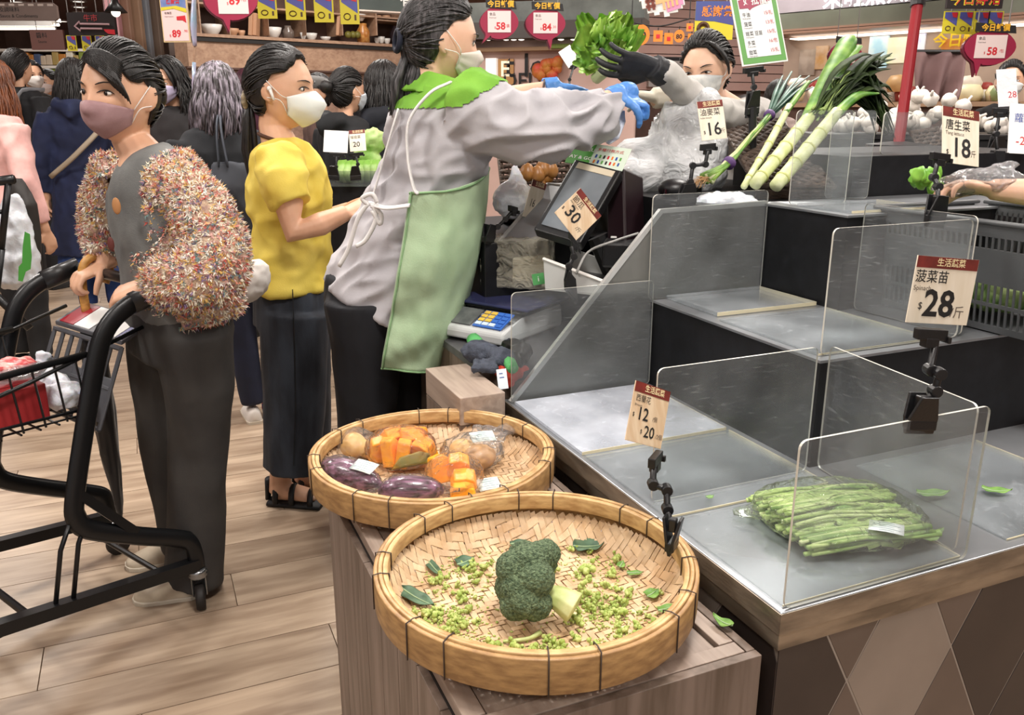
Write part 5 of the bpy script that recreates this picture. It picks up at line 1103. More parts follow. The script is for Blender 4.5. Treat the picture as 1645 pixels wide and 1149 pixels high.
# ---- woman in the yellow T-shirt
y0 = 2.9
f_, l_ = V((.985, -.17, 0)), V((.17, .985, 0))
t = thing('person', 'woman in a yellow T-shirt and white mask with a ponytail and earphone', 'person', V((Q(478, 780).x, y0, 0)))
H2 = Head(Q(453, 144), (.985, -.16, -.05), (-.06, 0, 1), 1.10)
mb = MB(); H2.skin(mb); mb.tube([H2.loc(0, .02, -.05), H2.loc(0, .03, -.105), Q(448, 226), Q(452, 260)], [.052, .050, .058, .10], 14)
mb.tube([Q(455, 250), Q(465, 330), Q(470, 430), Q(474, 500)], [.11, .11, .10, .12], 14, side=l_, ratio=.7)
wn, wf = Q(556, 342, -.16), Q(560, 336, .12)
mb.tube([Q(456, 262, -.17), Q(464, 330, -.22), Q(472, 372, -.23), Q(515, 360, -.21), wn], [.05, .046, .042, .038, .026], 12); mb.tube([Q(470, 262, .17), Q(478, 360, .2), wf], [.05, .04, .026], 10)
hand(mb, wn, V((.9, .25, .32)), V((.1, .6, -.8)), .55, -1, .95); hand(mb, wf, V((.95, -.2, .2)), V((0, -.8, -.5)), .5, 1, .95)
organic(mb, 'body', SKIN, t, .0042, 3)
for (hx, hy, tx, ty, ax) in ((440, 808, 516, 813, 456), (480, 790, 552, 792, 492)):
    a, b = G(hx, hy), G(tx, ty); mb = MB(); mb.tube([Q(ax, 735, (a.y-y0)), a.lerp(b, .18)+V((0, 0, .10)), a.lerp(b, .16)+V((0, 0, .05))], [.048, .04, .042], 12); mb.tube([a+V((.01, 0, .045)), a.lerp(b, .4)+V((0, 0, .05)), a.lerp(b, .75)+V((0, 0, .04)), b+V((-.012, 0, .032))], [.030, .040, .042, .022], 12, side=V((0, 1, 0)), ratio=[1, .8, .55, .5]); organic(mb, 'foot', SKIN, t, .006, 3)
H2.eyes(t, .9)
H2.mask(t, M('mask_white', '#dfe3df', .6, bump=.04, bs=300), prot=.036, top=.0, bot=-1.05, haz=1.12, fold=True, label='white folded mask with a raised nose ridge')
H2.cap(t, HAIRB, {0: 50, 28: 48, 50: 34, 66: 24, 80: 22, 92: 20, 102: -6, 112: -30, 140: -40, 180: -44}, off=.014, bulge=0)
mb = MB(); H2.strands(mb, H2.hairline_dirs(44, rows=(1., .8, .6, .4)), (0, 1, -.25), seed=6)
gp = H2.pt(V((0, 1, -.25)).normalized(), .02); pe_ = [gp, Q(402, 190, .02), Q(404, 240, .03), Q(412, 300, .04), Q(418, 345, .04)]
for k in range(26):
    o = V((random.uniform(-.022, .022), random.uniform(-.022, .022), 0)); mb.tube([pe_[0]]+[p+o*(.6+.4*(i % 2)) for i, p in enumerate(pe_[1:])], [.006, .010, .010, .007, .002], 5)
mb.build('hair', HAIRB, t, smooth=True)['kind'] = 'stuff'
m = MB()
for k in range(9): a = 2*pi*k/9; m.ell(gp+H2.R @ V((.020*cos(a), .012, .022*sin(a))), .012, n=8, m=6)
organic(m, 'scrunchie', M('cream_scrunchie', '#b9ab8f', .7, col2='#6f6250', vs=60), t, .004, 2)
m = MB(); m.tube([H2.loc(-.083, .0, .0), H2.loc(-.085, -.012, -.03)], [.006, .0035], 8); m.ell(H2.loc(-.083, .002, .002), .008, n=10, m=8); m.build('earphone', WHITE, t, smooth=True)
YEL = M('yellow_tee', '#d6bd48', .85, col2='#e4cf62', vs=8, bump=.12, bs=260)
mb = MB(); mb.tube([Q(449, 224), Q(452, 240), Q(462, 275), Q(467, 320), Q(468, 370), Q(470, 420), Q(472, 462)], [.062, .15, .185, .18, .17, .175, .18], 24, side=l_, ratio=[.9, .55, .62, .74, .70, .73, .74])
mb.tube(smooth_path([Q(448, 250, -.15), Q(455, 290, -.2), Q(468, 328, -.225)], 3), [.075, .08, .066], 16, side=f_); mb.tube([Q(470, 252, .15), Q(480, 325, .21)], [.075, .066], 14)
organic(mb, 'tee_shirt', YEL, t, .008, 4, folds(.017, (8, 8, 11), 12))
m = MB(); m.tube([Q(449, 226)+V((.066*cos(a), .066*sin(a)*.9, .02*cos(a)*-1+.004)) for a in [2*pi*k/20 for k in range(20)]], .006, 6, closed=True); m.build('collar', M('yellow_collar', '#4a2c1c', .8), t, smooth=True)
JN = M('black_denim', '#20242c', .85, col2='#343a44', vs=9, stretch=(2, 2, .6), bump=.15, bs=300)
mb = MB(); mb.tube([Q(472, 440), Q(474, 480), Q(474, 520)], [.165, .17, .17], 20, side=l_, ratio=.78)
mb.tube([Q(474, 500, -.08), Q(473, 580, -.09), Q(474, 660, -.09), Q(470, 752, -.09)], [.12, .115, .108, .105], 16, side=f_, ratio=.95); mb.tube([Q(484, 500, .1), Q(487, 600, .1), Q(490, 690, .12), Q(492, 740, .14)], [.11, .10, .095, .09], 16, side=f_, ratio=.95)
organic(mb, 'jeans', JN, t, .008, 4, folds(.008, (8, 8, 4), 14))
m = MB(); m.tube([Q(470, 465, -.19), Q(474, 560, -.205), Q(475, 660, -.203), Q(472, 748, -.20)], .0018, 5); m.build('side_seam', M('seam', '#12151a', .8), t)
SND = M('sandal_black', '#121113', .6)
for (hx, hy, tx, ty) in ((436, 808, 520, 814), (478, 790, 556, 792)):
    a, b = G(hx, hy), G(tx, ty); m = MB(); m.tube([a+V((0, 0, .012)), b+V((0, 0, .012))], [.045, .05], 12, side=V((0, 1, 0)), ratio=.3); o = m.build('sandal', SND, t, smooth=True)
    for q in (.15, .45, .8):
        c = a.lerp(b, q)+V((0, 0, .02)); m = MB(); m.tube([c+V((.0, .048*cos(s_), (.075-.035*q)*sin(s_))) for s_ in [pi*k/8 for k in range(9)]], .011, 6, side=(1, 0, 0), ratio=.4); m.build('strap', SND, o, smooth=True)
    m = MB(); m.tube([a+V((-.01, 0, .02)), a+V((-.005, 0, .10))], [.02, .022], 8, ratio=.5); m.build('heel_tab', SND, o, smooth=True)

# ---- shop worker in the grey coat and green apron
y0 = 2.42
f_, l_ = V((.86, .50, 0)), V((-.50, .86, 0))
t = thing('person', 'shop worker in a grey coat and light green apron leaning over the counter', 'person', V((Q(615, 850).x, y0, 0)))
H3 = Head(Q(708, 66), (.88, .36, -.12), (.1, 0, 1), 1.02)
sR, sL = Q(770, 172, -.12), Q(700, 165, .15)
wR, wL = Q(985, 158, .05), Q(884, 143, .42)
mb = MB(); H3.skin(mb); mb.tube([H3.loc(0, .02, -.04), H3.loc(0, .03, -.10), Q(706, 150), Q(700, 200)], [.055, .05, .06, .11], 14)
mb.tube([Q(700, 190), Q(665, 330), Q(620, 450)], [.13, .13, .13], 14, side=l_, ratio=.7)
mb.tube([sR, Q(880, 205, -.06), wR], [.06, .045, .028], 12); mb.tube([sL, Q(790, 165, .38), wL], [.055, .045, .027], 12)
organic(mb, 'body', SKIN2, t, .0045, 3)
BG = M('blue_glove', '#3b74c0', .45, col2='#5c94d8', vs=14, bump=.15, bs=90)
mb = MB(); d = (wR-Q(880, 205, -.06)).normalized(); mb.tube([wR-d*.012, wR+d*.03], [.033, .034], 12); hand(mb, wR+d*.012, V((.85, .2, -.25)), V((-.3, .1, -1)), 1.75, -1, 1.0, tcurl=.9); mb.ell(wR+d*.05, (.035, .03, .03)); organic(mb, 'glove', BG, t, .0042, 2, folds(.002, (60, 60, 60)))
mb = MB(); d = (wL-Q(790, 165, .38)).normalized(); mb.tube([wL-d*.02, wL+d*.03], [.038, .033], 12); hand(mb, wL+d*.015, V((.95, .05, -.2)), V((0, -.3, -1)), .35, 1, 1.1); organic(mb, 'glove', BG, t, .0042, 2, folds(.002, (60, 60, 60)))
m = MB(); c = Q(872, 147, .41); m.tube([c+V((.004*cos(a), .036*sin(a), .036*cos(a))) for a in [2*pi*k/18 for k in range(18)]], .0035, 6, closed=True); m.build('bracelet', M('bracelet_brown', '#3a211a', .5), t, smooth=True)
H3.eyes(t); H3.mask(t, M('mask_cream', '#cfc9bd', .7), prot=.016, top=-.06, bot=-1.0, haz=1.2, label='cream mask with white loops', lm=WHITE)
H3.cap(t, HAIRG, {0: 46, 28: 44, 50: 34, 66: 28, 80: 26, 92: 18, 102: -4, 112: -26, 140: -42, 180: -48}, off=.011, bulge=.004)
mb = MB(); H3.strands(mb, H3.hairline_dirs(60, rows=(1., .85, .65, .45, .25)), (0, 1, -.12), seed=9, r=.0058)
gp = H3.pt(V((0, 1, -.12)).normalized(), .02); pe_ = [gp, Q(660, 95, -.02), Q(650, 130, -.03), Q(646, 160, -.03), Q(640, 184, -.03)]
rr = random.Random(12)
for k in range(36):
    o = V((rr.uniform(-.022, .04), rr.uniform(-.03, .03), rr.uniform(-.01, .01))); mb.tube(smooth_path([pe_[0]]+[p+o*(1.1 if i else .8) for i, p in enumerate(pe_[1:])], 2), [.006, .008, .008, .006, .0015], 5)
mb.build('hair', HAIRG, t, smooth=True)['kind'] = 'stuff'
m = MB(); m.tube([gp+H3.R @ V((.024*cos(a), .006, .026*sin(a))) for a in [2*pi*k/16 for k in range(16)]], .008, 8, closed=True); m.build('hair_tie', M('navy_tie', '#151a2c', .8), t, smooth=True)
COAT = M('grey_coat', '#a3a1a6', .8, col2='#b7b5b9', vs=6, bump=.06, bs=260)
sp_ = [Q(712, 135), Q(706, 152), Q(712, 185), Q(702, 240), Q(683, 300), Q(655, 370), Q(625, 440), Q(604, 486)]
mb = MB(); mb.tube(sp_, [.075, .155, .205, .205, .19, .20, .205, .20], 26, side=l_, ratio=[1, .66, .66, .68, .68, .72, .78, .80])
slp = smooth_path([Q(745, 172, -.12), Q(800, 194, -.16), Q(868, 206, -.15), Q(930, 192, -.05), Q(978, 176, .02)], 3)
mb.tube(slp, [.105, .098, .092, .082, .068], 18); mb.tube([sL, Q(748, 158, .28), Q(800, 158, .38)], [.09, .08, .062], 14)
def coatf(co, n):
    a = noise.noise(V((co.x*6+co.z*9, co.y*9, co.z*15-co.x*8))); b = noise.noise(co*18); k = .011+.010*min(1, max(0, (co.x-(Q(790, 200).x))/.1)); return k*(1-2.8*abs(a))+.003*b-.6*k
organic(mb, 'coat', COAT, t, .0075, 3, coatf)
GRN = M('green_yoke', '#68a02e', .8, col2='#7cb43c', vs=10, bump=.08, bs=240)
zy, xy_, nk = Q(735, 176).z, Q(812, 170).x, Q(700, 150)
organic(mb, 'yoke', GRN, t, .0075, 3, lambda c, n: coatf(c, n)+.0035, cut=lambda c: c.z < zy+.62*max(0, c.x-Q(748, 176).x) or c.x > xy_+.03)
mb = MB(); mb.tube([Q(714, 122), Q(710, 138), Q(709, 152)], [.088, .108, .14], 24, side=l_, ratio=.85); organic(mb, 'collar', GRN, t, .006, 3, folds(.006, (14, 14, 14), 22))
APR = M('green_apron', '#97b08c', .85, col2='#a9c09e', vs=7, bump=.15, bs=300)
pa, pb = [Q(658, 308, -.225), Q(640, 430, -.235), Q(624, 520, -.235), Q(612, 592, -.22)], [Q(786, 268, .0), Q(780, 345, -.02), Q(757, 465, -.03), Q(722, 578, -.02)]
pa, pb = smooth_path(pa, 4), smooth_path(pb, 4)
def apf(u, v):
    i = u*(len(pa)-1); j = min(int(i), len(pa)-2); a = pa[j].lerp(pa[j+1], i-j); b = pb[j].lerp(pb[j+1], i-j); q = a.lerp(b, v)
    q = q + V((.45, -.85, 0))*(.10*sin(pi*v)**.8*(1-.15*u)) + V((0, -1, 0))*(.022*noise.noise(V((v*3+u*2, u*4, 1)))+.009*noise.noise(V((v*8, u*11-v*6, 5)))) 
    if u < .02: q.z -= .012*sin(pi*v)
    return q
m = MB(); m.grid(apf, 46, 26); m.build('apron', APR, t, smooth=True, solid=.003)
m = MB(); m.tube([apf(k/40, .012)+V((0, -.003, 0)) for k in range(41)], .0025, 5); m.tube([apf(1, k/24)+V((0, -.002, 0)) for k in range(25)], .0028, 5); m.tube([apf(.006, k/24)+V((0, -.003, 0)) for k in range(25)], .0032, 5); m.build('apron_hem', M('apron_hem', '#7fa376', .85), t, smooth=True)
STR = M('white_strap', '#d6d4d2', .8)
def strap(pts, r=.011): m = MB(); m.tube(smooth_path(pts, 5), r, 8, side=(0, 1, .2), ratio=.35); m.build('strap', STR, t, smooth=True)
strap([Q(724, 132, -.17), Q(690, 150, -.20), Q(657, 195, -.20), Q(655, 250, -.21), Q(664, 300, -.235), Q(672, 312, -.24)]); strap([Q(640, 175, -.10), Q(628, 215, -.11), Q(608, 285, -.10), Q(598, 318, -.10)], .009)
strap([Q(658, 330, -.24), Q(620, 334, -.225), Q(592, 326, -.19)], .012)
for pts in ([(592, 326), (575, 352), (560, 400), (545, 428)], [(598, 328), (604, 352), (588, 385), (572, 396)], [(590, 328), (582, 318), (598, 312), (606, 326)], [(596, 330), (612, 344), (610, 360), (598, 338)]):
    m = MB(); m.tube(smooth_path([Q(x, y, -.215+.0002*(y-320)) for x, y in pts], 5), .006, 7); m.build('bow_loop', STR, t, smooth=True)
PNT = M('navy_black_pants', '#0d0e13', .85, col2='#14161d', vs=8)
mb = MB(); mb.tube([Q(600, 440), Q(598, 500)], [.17, .17], 18, side=l_, ratio=.8)
for (x0, x1, dy) in ((585, 588, -.08), (628, 640, .08)): mb.tube([Q(x0, 480, dy), Q(x0+4, 560, dy), Q(x1, 690, dy), Q(x1+2, 850, dy), Q(x1+2, 900, dy)], [.115, .10, .086, .08, .08], 14)
organic(mb, 'trousers', PNT, t, .01, 5, folds(.007, (8, 8, 4), 31))
for x in (585, 640): a = G(x, 905); shoe(t, a, a+V((.2, .1, 0)), .09, .07, BLACK, BLACK)
t = thing('cleaning_cloth', 'folded white cloth hanging from the outstretched blue glove', 'cloth', Q(985, 230, .0))
m = MB(); ca, cb_ = [Q(978, 175, .06), Q(985, 205, .05), Q(966, 214, .04), Q(975, 230, .02)], [Q(1004, 178, .08), Q(1005, 195, .07), Q(994, 222, .05), Q(978, 232, .02)]
m.grid(lambda u, v: ca[min(3, int(u*3))].lerp(ca[min(3, int(u*3)+1)], u*3-int(u*3)).lerp(cb_[min(3, int(u*3))].lerp(cb_[min(3, int(u*3)+1)], u*3-int(u*3)), v)+V((0, -.01*sin(v*5+u*3), 0)), 13, 8); m.build('fabric', M('cloth_white', '#d3d9e6', .7), t, smooth=True, solid=.003)
m = MB(); c = Q(898, 150, .40); t = thing('paper_slip', 'small crumpled white tissue held under the far blue glove', 'tissue', c-V((0, 0, .03))); m.ell(c, (.03, .02, .022)); organic(m, 'tissue', M('cloth_white', '#d3d9e6', .7), t, .004, 1, folds(.006, (50, 50, 50)))

# ---- worker with the black glove behind the counter
y0 = 3.05
f_, l_ = V((-.80, -.60, 0)), V((.60, -.80, 0))
t = thing('person', 'masked worker in pale grey reaching out with a black glove behind the white sack', 'person', V((Q(1180, 200).x, y0+.1, 0)))
H4 = Head(Q(1134, 112), (-.52, -.82, -.22), (-.05, 0, 1), 1.0)
mb = MB(); H4.skin(mb); mb.tube([H4.loc(0, .02, -.05), H4.loc(0, .03, -.10), Q(1182, 185, .08), Q(1186, 225, .1)], [.052, .05, .06, .11], 14)
we, wb = Q(1056, 112, -.42), Q(1092, 160, -.18); e1_, e2_ = Q(1150, 180, -.30), Q(1150, 195, .0)
mb.tube([Q(1180, 195, .05), Q(1190, 300, .1), Q(1195, 430, .1)], [.12, .13, .13], 14, side=l_, ratio=.7)
mb.tube([Q(1200, 200, -.1), e1_, we], [.05, .042, .028], 12); mb.tube([Q(1165, 200, .2), e2_, wb, Q(1050, 158, -.22)], [.05, .04, .028, .026], 10)
organic(mb, 'body', SKIN2, t, .0045, 3); H4.eyes(t, .55)
H4.mask(t, M('mask_print_white', '#d6d7d4', .7, col2='#b9bcbc', vs=40), prot=.016, top=.02, bot=-1.02, haz=1.2, label='white patterned mask')
H4.cap(t, HAIRB, LINE, off=.009); mb = MB(); H4.strands(mb, H4.hairline_dirs(40), (0, 1, -.2), seed=15); mb.ell(H4.loc(0, .12, -.03), (.045, .04, .05), H4.R)
for k in range(5): mb.tube([H4.pt(V((.3, -.6, .85)).normalized().slerp(V((.98, -.12, .0-.03*k)).normalized(), j/6), .013+.01*sin(pi*j/6)) for j in range(7)], [.003, .006, .006, .003], 5)
mb.build('hair', HAIRB, t, smooth=True)['kind'] = 'stuff'
GT = M('pale_grey_top', '#a9a6a2', .85, col2='#bab7b2', vs=10, bump=.1, bs=240)
mb = MB(); mb.tube([Q(1178, 164, .08), Q(1184, 184, .08), Q(1192, 240, .1), Q(1195, 420, .12)], [.075, .17, .2, .2], 22, side=l_, ratio=[1, .66, .66, .7]); mb.tube(smooth_path([Q(1205, 196, -.1), e1_, Q(1104, 150, -.36), we+V((.01, 0, 0))], 3), [.066, .05, .042, .038], 14)
mb.tube([Q(1165, 200, .2), e2_, Q(1105, 162, -.15)], [.075, .06, .045], 12)
organic(mb, 'top', GT, t, .008, 4, folds(.010, (13, 13, 13), 41))
m = MB(); m.tube([Q(1178, 168, .06), Q(1186, 186, .07)], [.066, .085], 14); m.build('collar', BLACK, t, smooth=True)
BGL = M('black_glove', '#16171b', .6, col2='#22242a', vs=20, bump=.1, bs=120)
mb = MB(); d = (we-e1_).normalized(); mb.tube([we-d*.03, we+d*.02], [.041, .038], 12); hand(mb, we+d*.01, V((-1, -.05, .10)), V((-.1, .75, .6)), .35, 1, 1.15, .45); organic(mb, 'glove', BGL, t, .0042, 2)
CGL = M('cream_glove', '#cbc4b4', .7, bump=.1, bs=120)
mb = MB(); mb.tube([wb+V((.05, .03, 0)), wb, wb+V((-.03, 0, 0))], [.04, .036, .034], 12); organic(mb, 'sleeve_guard', CGL, t, .006, 2)
mb = MB(); mb.tube([Q(1068, 156, -.21), Q(1050, 158, -.22)], [.034, .034], 12); hand(mb, Q(1060, 157, -.215), V((-1, -.1, .1)), V((0, 0, -1)), .5, -1, 1.0); organic(mb, 'glove', CGL, t, .0045, 2)
mb = MB(); mb.tube([Q(1190, 410, .12), Q(1190, 760, .12)], [.16, .13], 14); organic(mb, 'trousers', PNT, t, .015, 3)
for s in (-.1, .1): a = V((Q(1190, 300).x+s, y0+.12, 0)); shoe(t, a, a+f_*.24, .09, .07, BLACK, BLACK)
# lettuce between the two workers
LT = M('lettuce_leaf', '#5f9630', .42, col2='#a9cc58', vs=16, bump=.2, bs=50); LTS = M('lettuce_stem', '#b6cc8a', .45, col2='#d2dfb0', vs=14)
t = thing('lettuce', 'bushy green lettuce held up by the black glove', 'lettuce', Q(965, 112, -.3)); rr = random.Random(21)
lc = Q(968, 118, -.30)
for k in range(40):
    px_, py_ = rr.uniform(930, 1022), rr.uniform(16, 96); tipw = Q(px_, py_, -.30+rr.uniform(-.07, .07)); b = lc+V((rr.uniform(-.02, .02), rr.uniform(-.02, .02), rr.uniform(0, .03))); ax = (tipw-b); sd = ax.cross(V((rr.uniform(-.5, .5), 1, rr.uniform(-.3, .3)))).normalized(); nn = sd.cross(ax).normalized(); W_ = rr.uniform(.07, .12); ph = rr.uniform(0, 6)
    def lf(u, v):
        w_ = W_*(.15+.85*u**.8)*(1-.4*max(0, u-.8)/.2); s_ = (v-.5)*2; return b+ax*(u*(1-.10*s_*s_))+sd*(w_*.5*s_)+nn*(.012*sin(u*pi)+.022*sin(u*13+ph)*abs(s_)**1.5*u+.014*sin(s_*9+ph*2)*u*u+.03*u*u*sin(ph))
    m = MB(); m.grid(lf, 16, 13); m.build('leaf', LT, t, smooth=True)
    if k % 3 == 0: m = MB(); m.tube([lf(q/6, .5)+nn*.001 for q in range(6)], [.005, .0015], 6); m.build('rib', LTS, t, smooth=True)
m = MB(); m.tube([Q(955, 128, -.28), lc, Q(966, 90, -.30)], [.022, .026, .035], 12, ratio=.8); organic(m, 'stem', LTS, t, .005, 3)

# ---- reaching arm at the right edge
y0 = 1.95
t = thing('person', 'bare forearm of a shopper out of frame reaching into the grey basket', 'person', Q(1640, 330))
mb = MB(); w_ = P(1592, 304, 1.93); el_ = P(1760, 318, 1.85); mb.tube([w_, w_.lerp(el_, .5), el_, P(1840, 250, 1.9)], [.024, .033, .04, .045], 12); hand(mb, w_, V((-1, -.05, .12)), V((-.15, -.2, -1)), .62, -1, .95); organic(mb, 'body', SKIN2, t, .004, 3)
mb = MB(); mb.tube([P(1800, 285, 1.88), P(1850, 230, 1.9), P(1880, 150, 1.95)], [.055, .065, .075], 12); organic(mb, 'sleeve', GT, t, .008, 3)

# ---------------------------------------------------------------- people further back
def figure(label, px_, top, wy, yaw=0., topc='#15161a', botc='#101116', hair='long', hairm=None, maskc=None, coat=0., shoes='#1a1a1a', arms='down', skin=None, hoodie=False, hl=.25, tiltf=0., dx=0.):
    """a whole standing figure; yaw 0 faces the camera, pi faces away, + turns to the picture's right"""
    p = PY(px_, top, wy); Hh = p.z-.012; k = Hh/1.66; f = V((sin(yaw), -cos(yaw), 0)); l = V((cos(yaw), sin(yaw), 0)); b0 = V((p.x, wy, 0)); hm = hairm or HAIRB; sk = skin or SKIN
    t = thing('person', label, 'person', b0); tn = V((0, 0, 1))
    def L(a, b, z): return b0 + l*(a*k) + f*(b*k) + V((0, 0, z*k))
    h = Head(L(0, .02, 1.545), f+V((0, 0, tiltf)), S=1.02*k)
    mb = MB(); h.skin(mb, n=32, m=24); mb.tube([L(0, 0, 1.48), L(0, -.01, 1.38), L(0, -.01, 1.2), L(0, 0, .9)], [.05*k, .055*k, .11*k, .11*k], 12, side=l, ratio=.7)
    hands = {'down': [(.26, .02, .80), (-.26, .02, .80)], 'front': [(.14, .28, 1.0), (-.14, .28, 1.0)]}[arms]
    els = {'down': [(.25, -.04, 1.06), (-.25, -.04, 1.06)], 'front': [(.24, .02, 1.06), (-.24, .02, 1.06)]}[arms]
    for (e, hnd, s_) in zip(els, hands, (1, -1)):
        mb.tube([L(.17*s_, -.01, 1.34), L(*e), L(*hnd)], [.04*k, .035*k, .026*k], 10); d = L(*hnd)-L(*e); hand(mb, L(*hnd), d, -l*s_, .5, s_, .95*k)
    organic(mb, 'body', sk, t, .007, 2)
    tm = M('cloth_'+topc[1:], topc, .85, col2='#%02x%02x%02x' % tuple(min(255, int(int(topc[i:i+2], 16)*1.25)+4) for i in (1, 3, 5)), vs=7, bump=.06, bs=200); bm_ = M('cloth_'+botc[1:], botc, .85, col2='#%02x%02x%02x' % tuple(min(255, int(int(botc[i:i+2], 16)*1.25)+4) for i in (1, 3, 5)), vs=7, bump=.06, bs=200)
    mb = MB(); zb__ = .86-coat; mb.tube([L(0, -.01, 1.42), L(0, -.01, 1.385), L(0, -.01, 1.30), L(0, 0, 1.1), L(0, 0, .95), L(0, 0, zb__)], [.07*k, .16*k, .205*k, .19*k, .195*k, (.20+coat*.2)*k], 20, side=l, ratio=[.9, .66, .62, .64, .7, .72])
    for (e, hnd, s_) in zip(els, hands, (1, -1)): mb.tube([L(.165*s_, -.01, 1.335), L(*e), L(*e).lerp(L(*hnd), .82)], [.078*k, .062*k, .046*k], 12)
    if hoodie: mb.tube([L(.1, -.06, 1.40), L(0, -.13, 1.36), L(-.1, -.06, 1.40)], [.05*k, .07*k, .05*k], 10)
    organic(mb, 'top', tm, t, .012, 4, folds(.012, (9, 9, 7), int(px_)))
    mb = MB(); mb.tube([L(0, 0, .95), L(0, 0, .84)], [.165*k, .175*k], 16, side=l, ratio=.74)
    if coat > .3: mb.tube([L(0, 0, .8), L(0, 0, .3)], [.18*k, .26*k], 18, side=l, ratio=.8)
    for s_ in (1, -1): mb.tube([L(.085*s_+dx*.3, 0, .84), L(.09*s_+dx*.8, .01, .48), L(.09*s_+dx, -.01, .09)], [.10*k, .072*k, .058*k], 12)
    organic(mb, 'bottoms', bm_, t, .012, 4, folds(.008, (9, 9, 5), int(px_)+3))
    sm = M('shoe_'+shoes[1:], shoes, .6)
    for s_ in (1, -1): shoe(t, L(.09*s_+dx, -.08, 0), L(.11*s_+dx, .17, 0), .09*k, .07*k, sm, SOLE if shoes != '#1a1a1a' else BLACK)
    h.cap(t, hm, LONG if hair == 'long' else LINE, off=.010)
    mb = MB()
    if hair == 'long':
        h.hang(mb, 130, -pi, -1.15, hl*k); h.hang(mb, 130, 1.15, pi, hl*k, seed=5)
        for k_ in range(14): mb.tube([h.pt(V((.05, -.5, .85)).normalized().slerp(V(((1 if k_ % 2 else -1)*.9, -.5, -.1*k_/7)).normalized(), j/6), .013+.008*sin(pi*j/6)) for j in range(7)], [.003, .008, .008, .004], 5)
    elif hair in ('bun', 'tail'):
        h.strands(mb, h.hairline_dirs(40), (0, 1, .1), seed=int(px_)); g = h.pt(V((0, 1, .1)).normalized(), .02)
        if hair == 'bun': mb.ell(g+h.R @ V((0, .02, .01)), (.036*k, .034*k, .036*k), n=12, m=8)
        else:
            for q in range(16): mb.tube([g, g+h.R @ V((random.uniform(-.03, .03), .04, -.08)), g+h.R @ V((random.uniform(-.03, .03), .03, -.22))], [.006, .01, .003], 5)
    else: h.strands(mb, h.hairline_dirs(46, rows=(.95, .7, .45, .25)), (.1, .75, -.5), seed=int(px_))
    mb.build('hair', hm, t, smooth=True)['kind'] = 'stuff'
    if abs(yaw) < 2.0: h.eyes(t, .8)
    if maskc: h.mask(t, M('mask_'+maskc[1:], maskc, .7), prot=.015, lm=WHITE)
    return t, h, L, k
t, h, L, k = figure('woman with long black hair in a navy hooded coat and blue skirt, back turned', 112, 96, 5.9, pi+.2, '#141c38', '#1f3768', coat=.42, shoes='#c8547a', hl=.28, hoodie=True)
m = MB(); m.tube(smooth_path([L(-.13, .02, 1.41), L(-.2, -.14, 1.3), L(-.02, -.2, 1.1), L(.18, -.12, .95)], 5), .016*k, 6, ratio=.4); m.build('bag_strap', M('beige_strap', '#a89a86', .7), t, smooth=True)
figure('person with auburn hair and a pale pink sleeve at the left edge', -24, 96, 4.6, pi-.5, '#c79a94', '#141416', hairm=HAIRO, hl=.3)
t, h, L, k = figure('person in a black jacket with a grey strapped backpack, back turned at the left', 20, 78, 6.9, pi-.3, '#141518', '#15161a', hair='short')
m = MB(); m.ell(L(0, -.2, 1.15), (.15*k, .1*k, .22*k), n=16, m=10); bp = thing('backpack', 'black backpack with grey straps at the left among the crowd', 'backpack', L(0, -.2, .93)); organic(m, 'sack', M('backpack_black', '#17181b', .7), bp, .012, 3)
for s_ in (-.12, .12): m = MB(); m.tube(smooth_path([L(s_, -.1, 1.0), L(s_*1.1, -.14, 1.36), L(s_, .1, 1.4)], 4), .018*k, 6, ratio=.35); m.build('strap', M('grey_strap', '#7d7f84', .7), bp, smooth=True)
figure('man in a dark suit and white mask looking right at the far left', 46, 97, 8.2, .9, '#2b2927', '#191919', hair='short', maskc='#cfc9c4')
figure('small distant woman in a pale top among the crowd at the left', 78, 112, 9.4, -.3, '#b9a9a2', '#202024', hair='bun', maskc='#c9b9b4')
figure('woman with wavy dark hair and a lavender mask facing the camera', 270, 94, 4.9, -.25, '#1a1718', '#17171a', hair='long', maskc='#bdb2cf', hl=.16, tiltf=-.15)
t, h, L, k = figure('woman with grey highlighted hair in a black top and navy jeans, back turned', 346, 103, 3.75, pi+.35, '#0f1116', '#11172a', hairm=HAIRH, shoes='#d9d3cc', hl=.22, dx=-.12)
bt = thing('tote_bag', 'slate tote bag on the shoulder of the woman with grey highlighted hair', 'bag', PY(372, 392, 3.62)); m = MB(); m.tube([PY(372, 262, 3.6), PY(374, 300, 3.58), PY(376, 388, 3.58)], [.08, .10, .105], 14, side=(1, .3, 0), ratio=.4); organic(m, 'bag_body', M('tote_slate', '#23262d', .7, col2='#2e323b', vs=6), bt, .01, 3, folds(.010, (9, 9, 5)))
for q in (-6, 8): m = MB(); m.tube(smooth_path([PY(358+q, 268, 3.56), PY(352+q*.6, 220, 3.57), PY(352+q*.3, 188, 3.62), PY(360, 192, 3.74)], 4), .010, 6, ratio=.4); m.build('bag_handle', M('tote_handle', '#3a3f49', .6), bt, smooth=True)
for sx_ in (.09, -.09):
    for q, (z0, z1), mt in ((.02, (.03, .075), M('stripe_navy', '#2d3570', .5)), (.05, (.08, .03), RED), (-.02, (.06, .03), M('stripe_navy', '#2d3570', .5))):
        m = MB(); m.tube([L(sx_-.12-.046, q-.02, z0), L(sx_-.12-.046, q+.03, z1)], .005, 5); m.build('shoe_stripe', mt, t)
figure('person with dark plum hair half hidden behind the yellow shirt woman', 397, 112, 5.3, pi-.4, '#3a1626', '#1a1a1a', hl=.12, hairm=M('hair_plum', '#24101a', .45, col2='#4a2030', vs=30))
t, h, L, k = figure('elderly man in a grey flat cap and glasses behind the acrylic sign', 513, 118, 5.9, -1.0, '#5a4640', '#2a2624', hair='short', hairm=HAIRG)
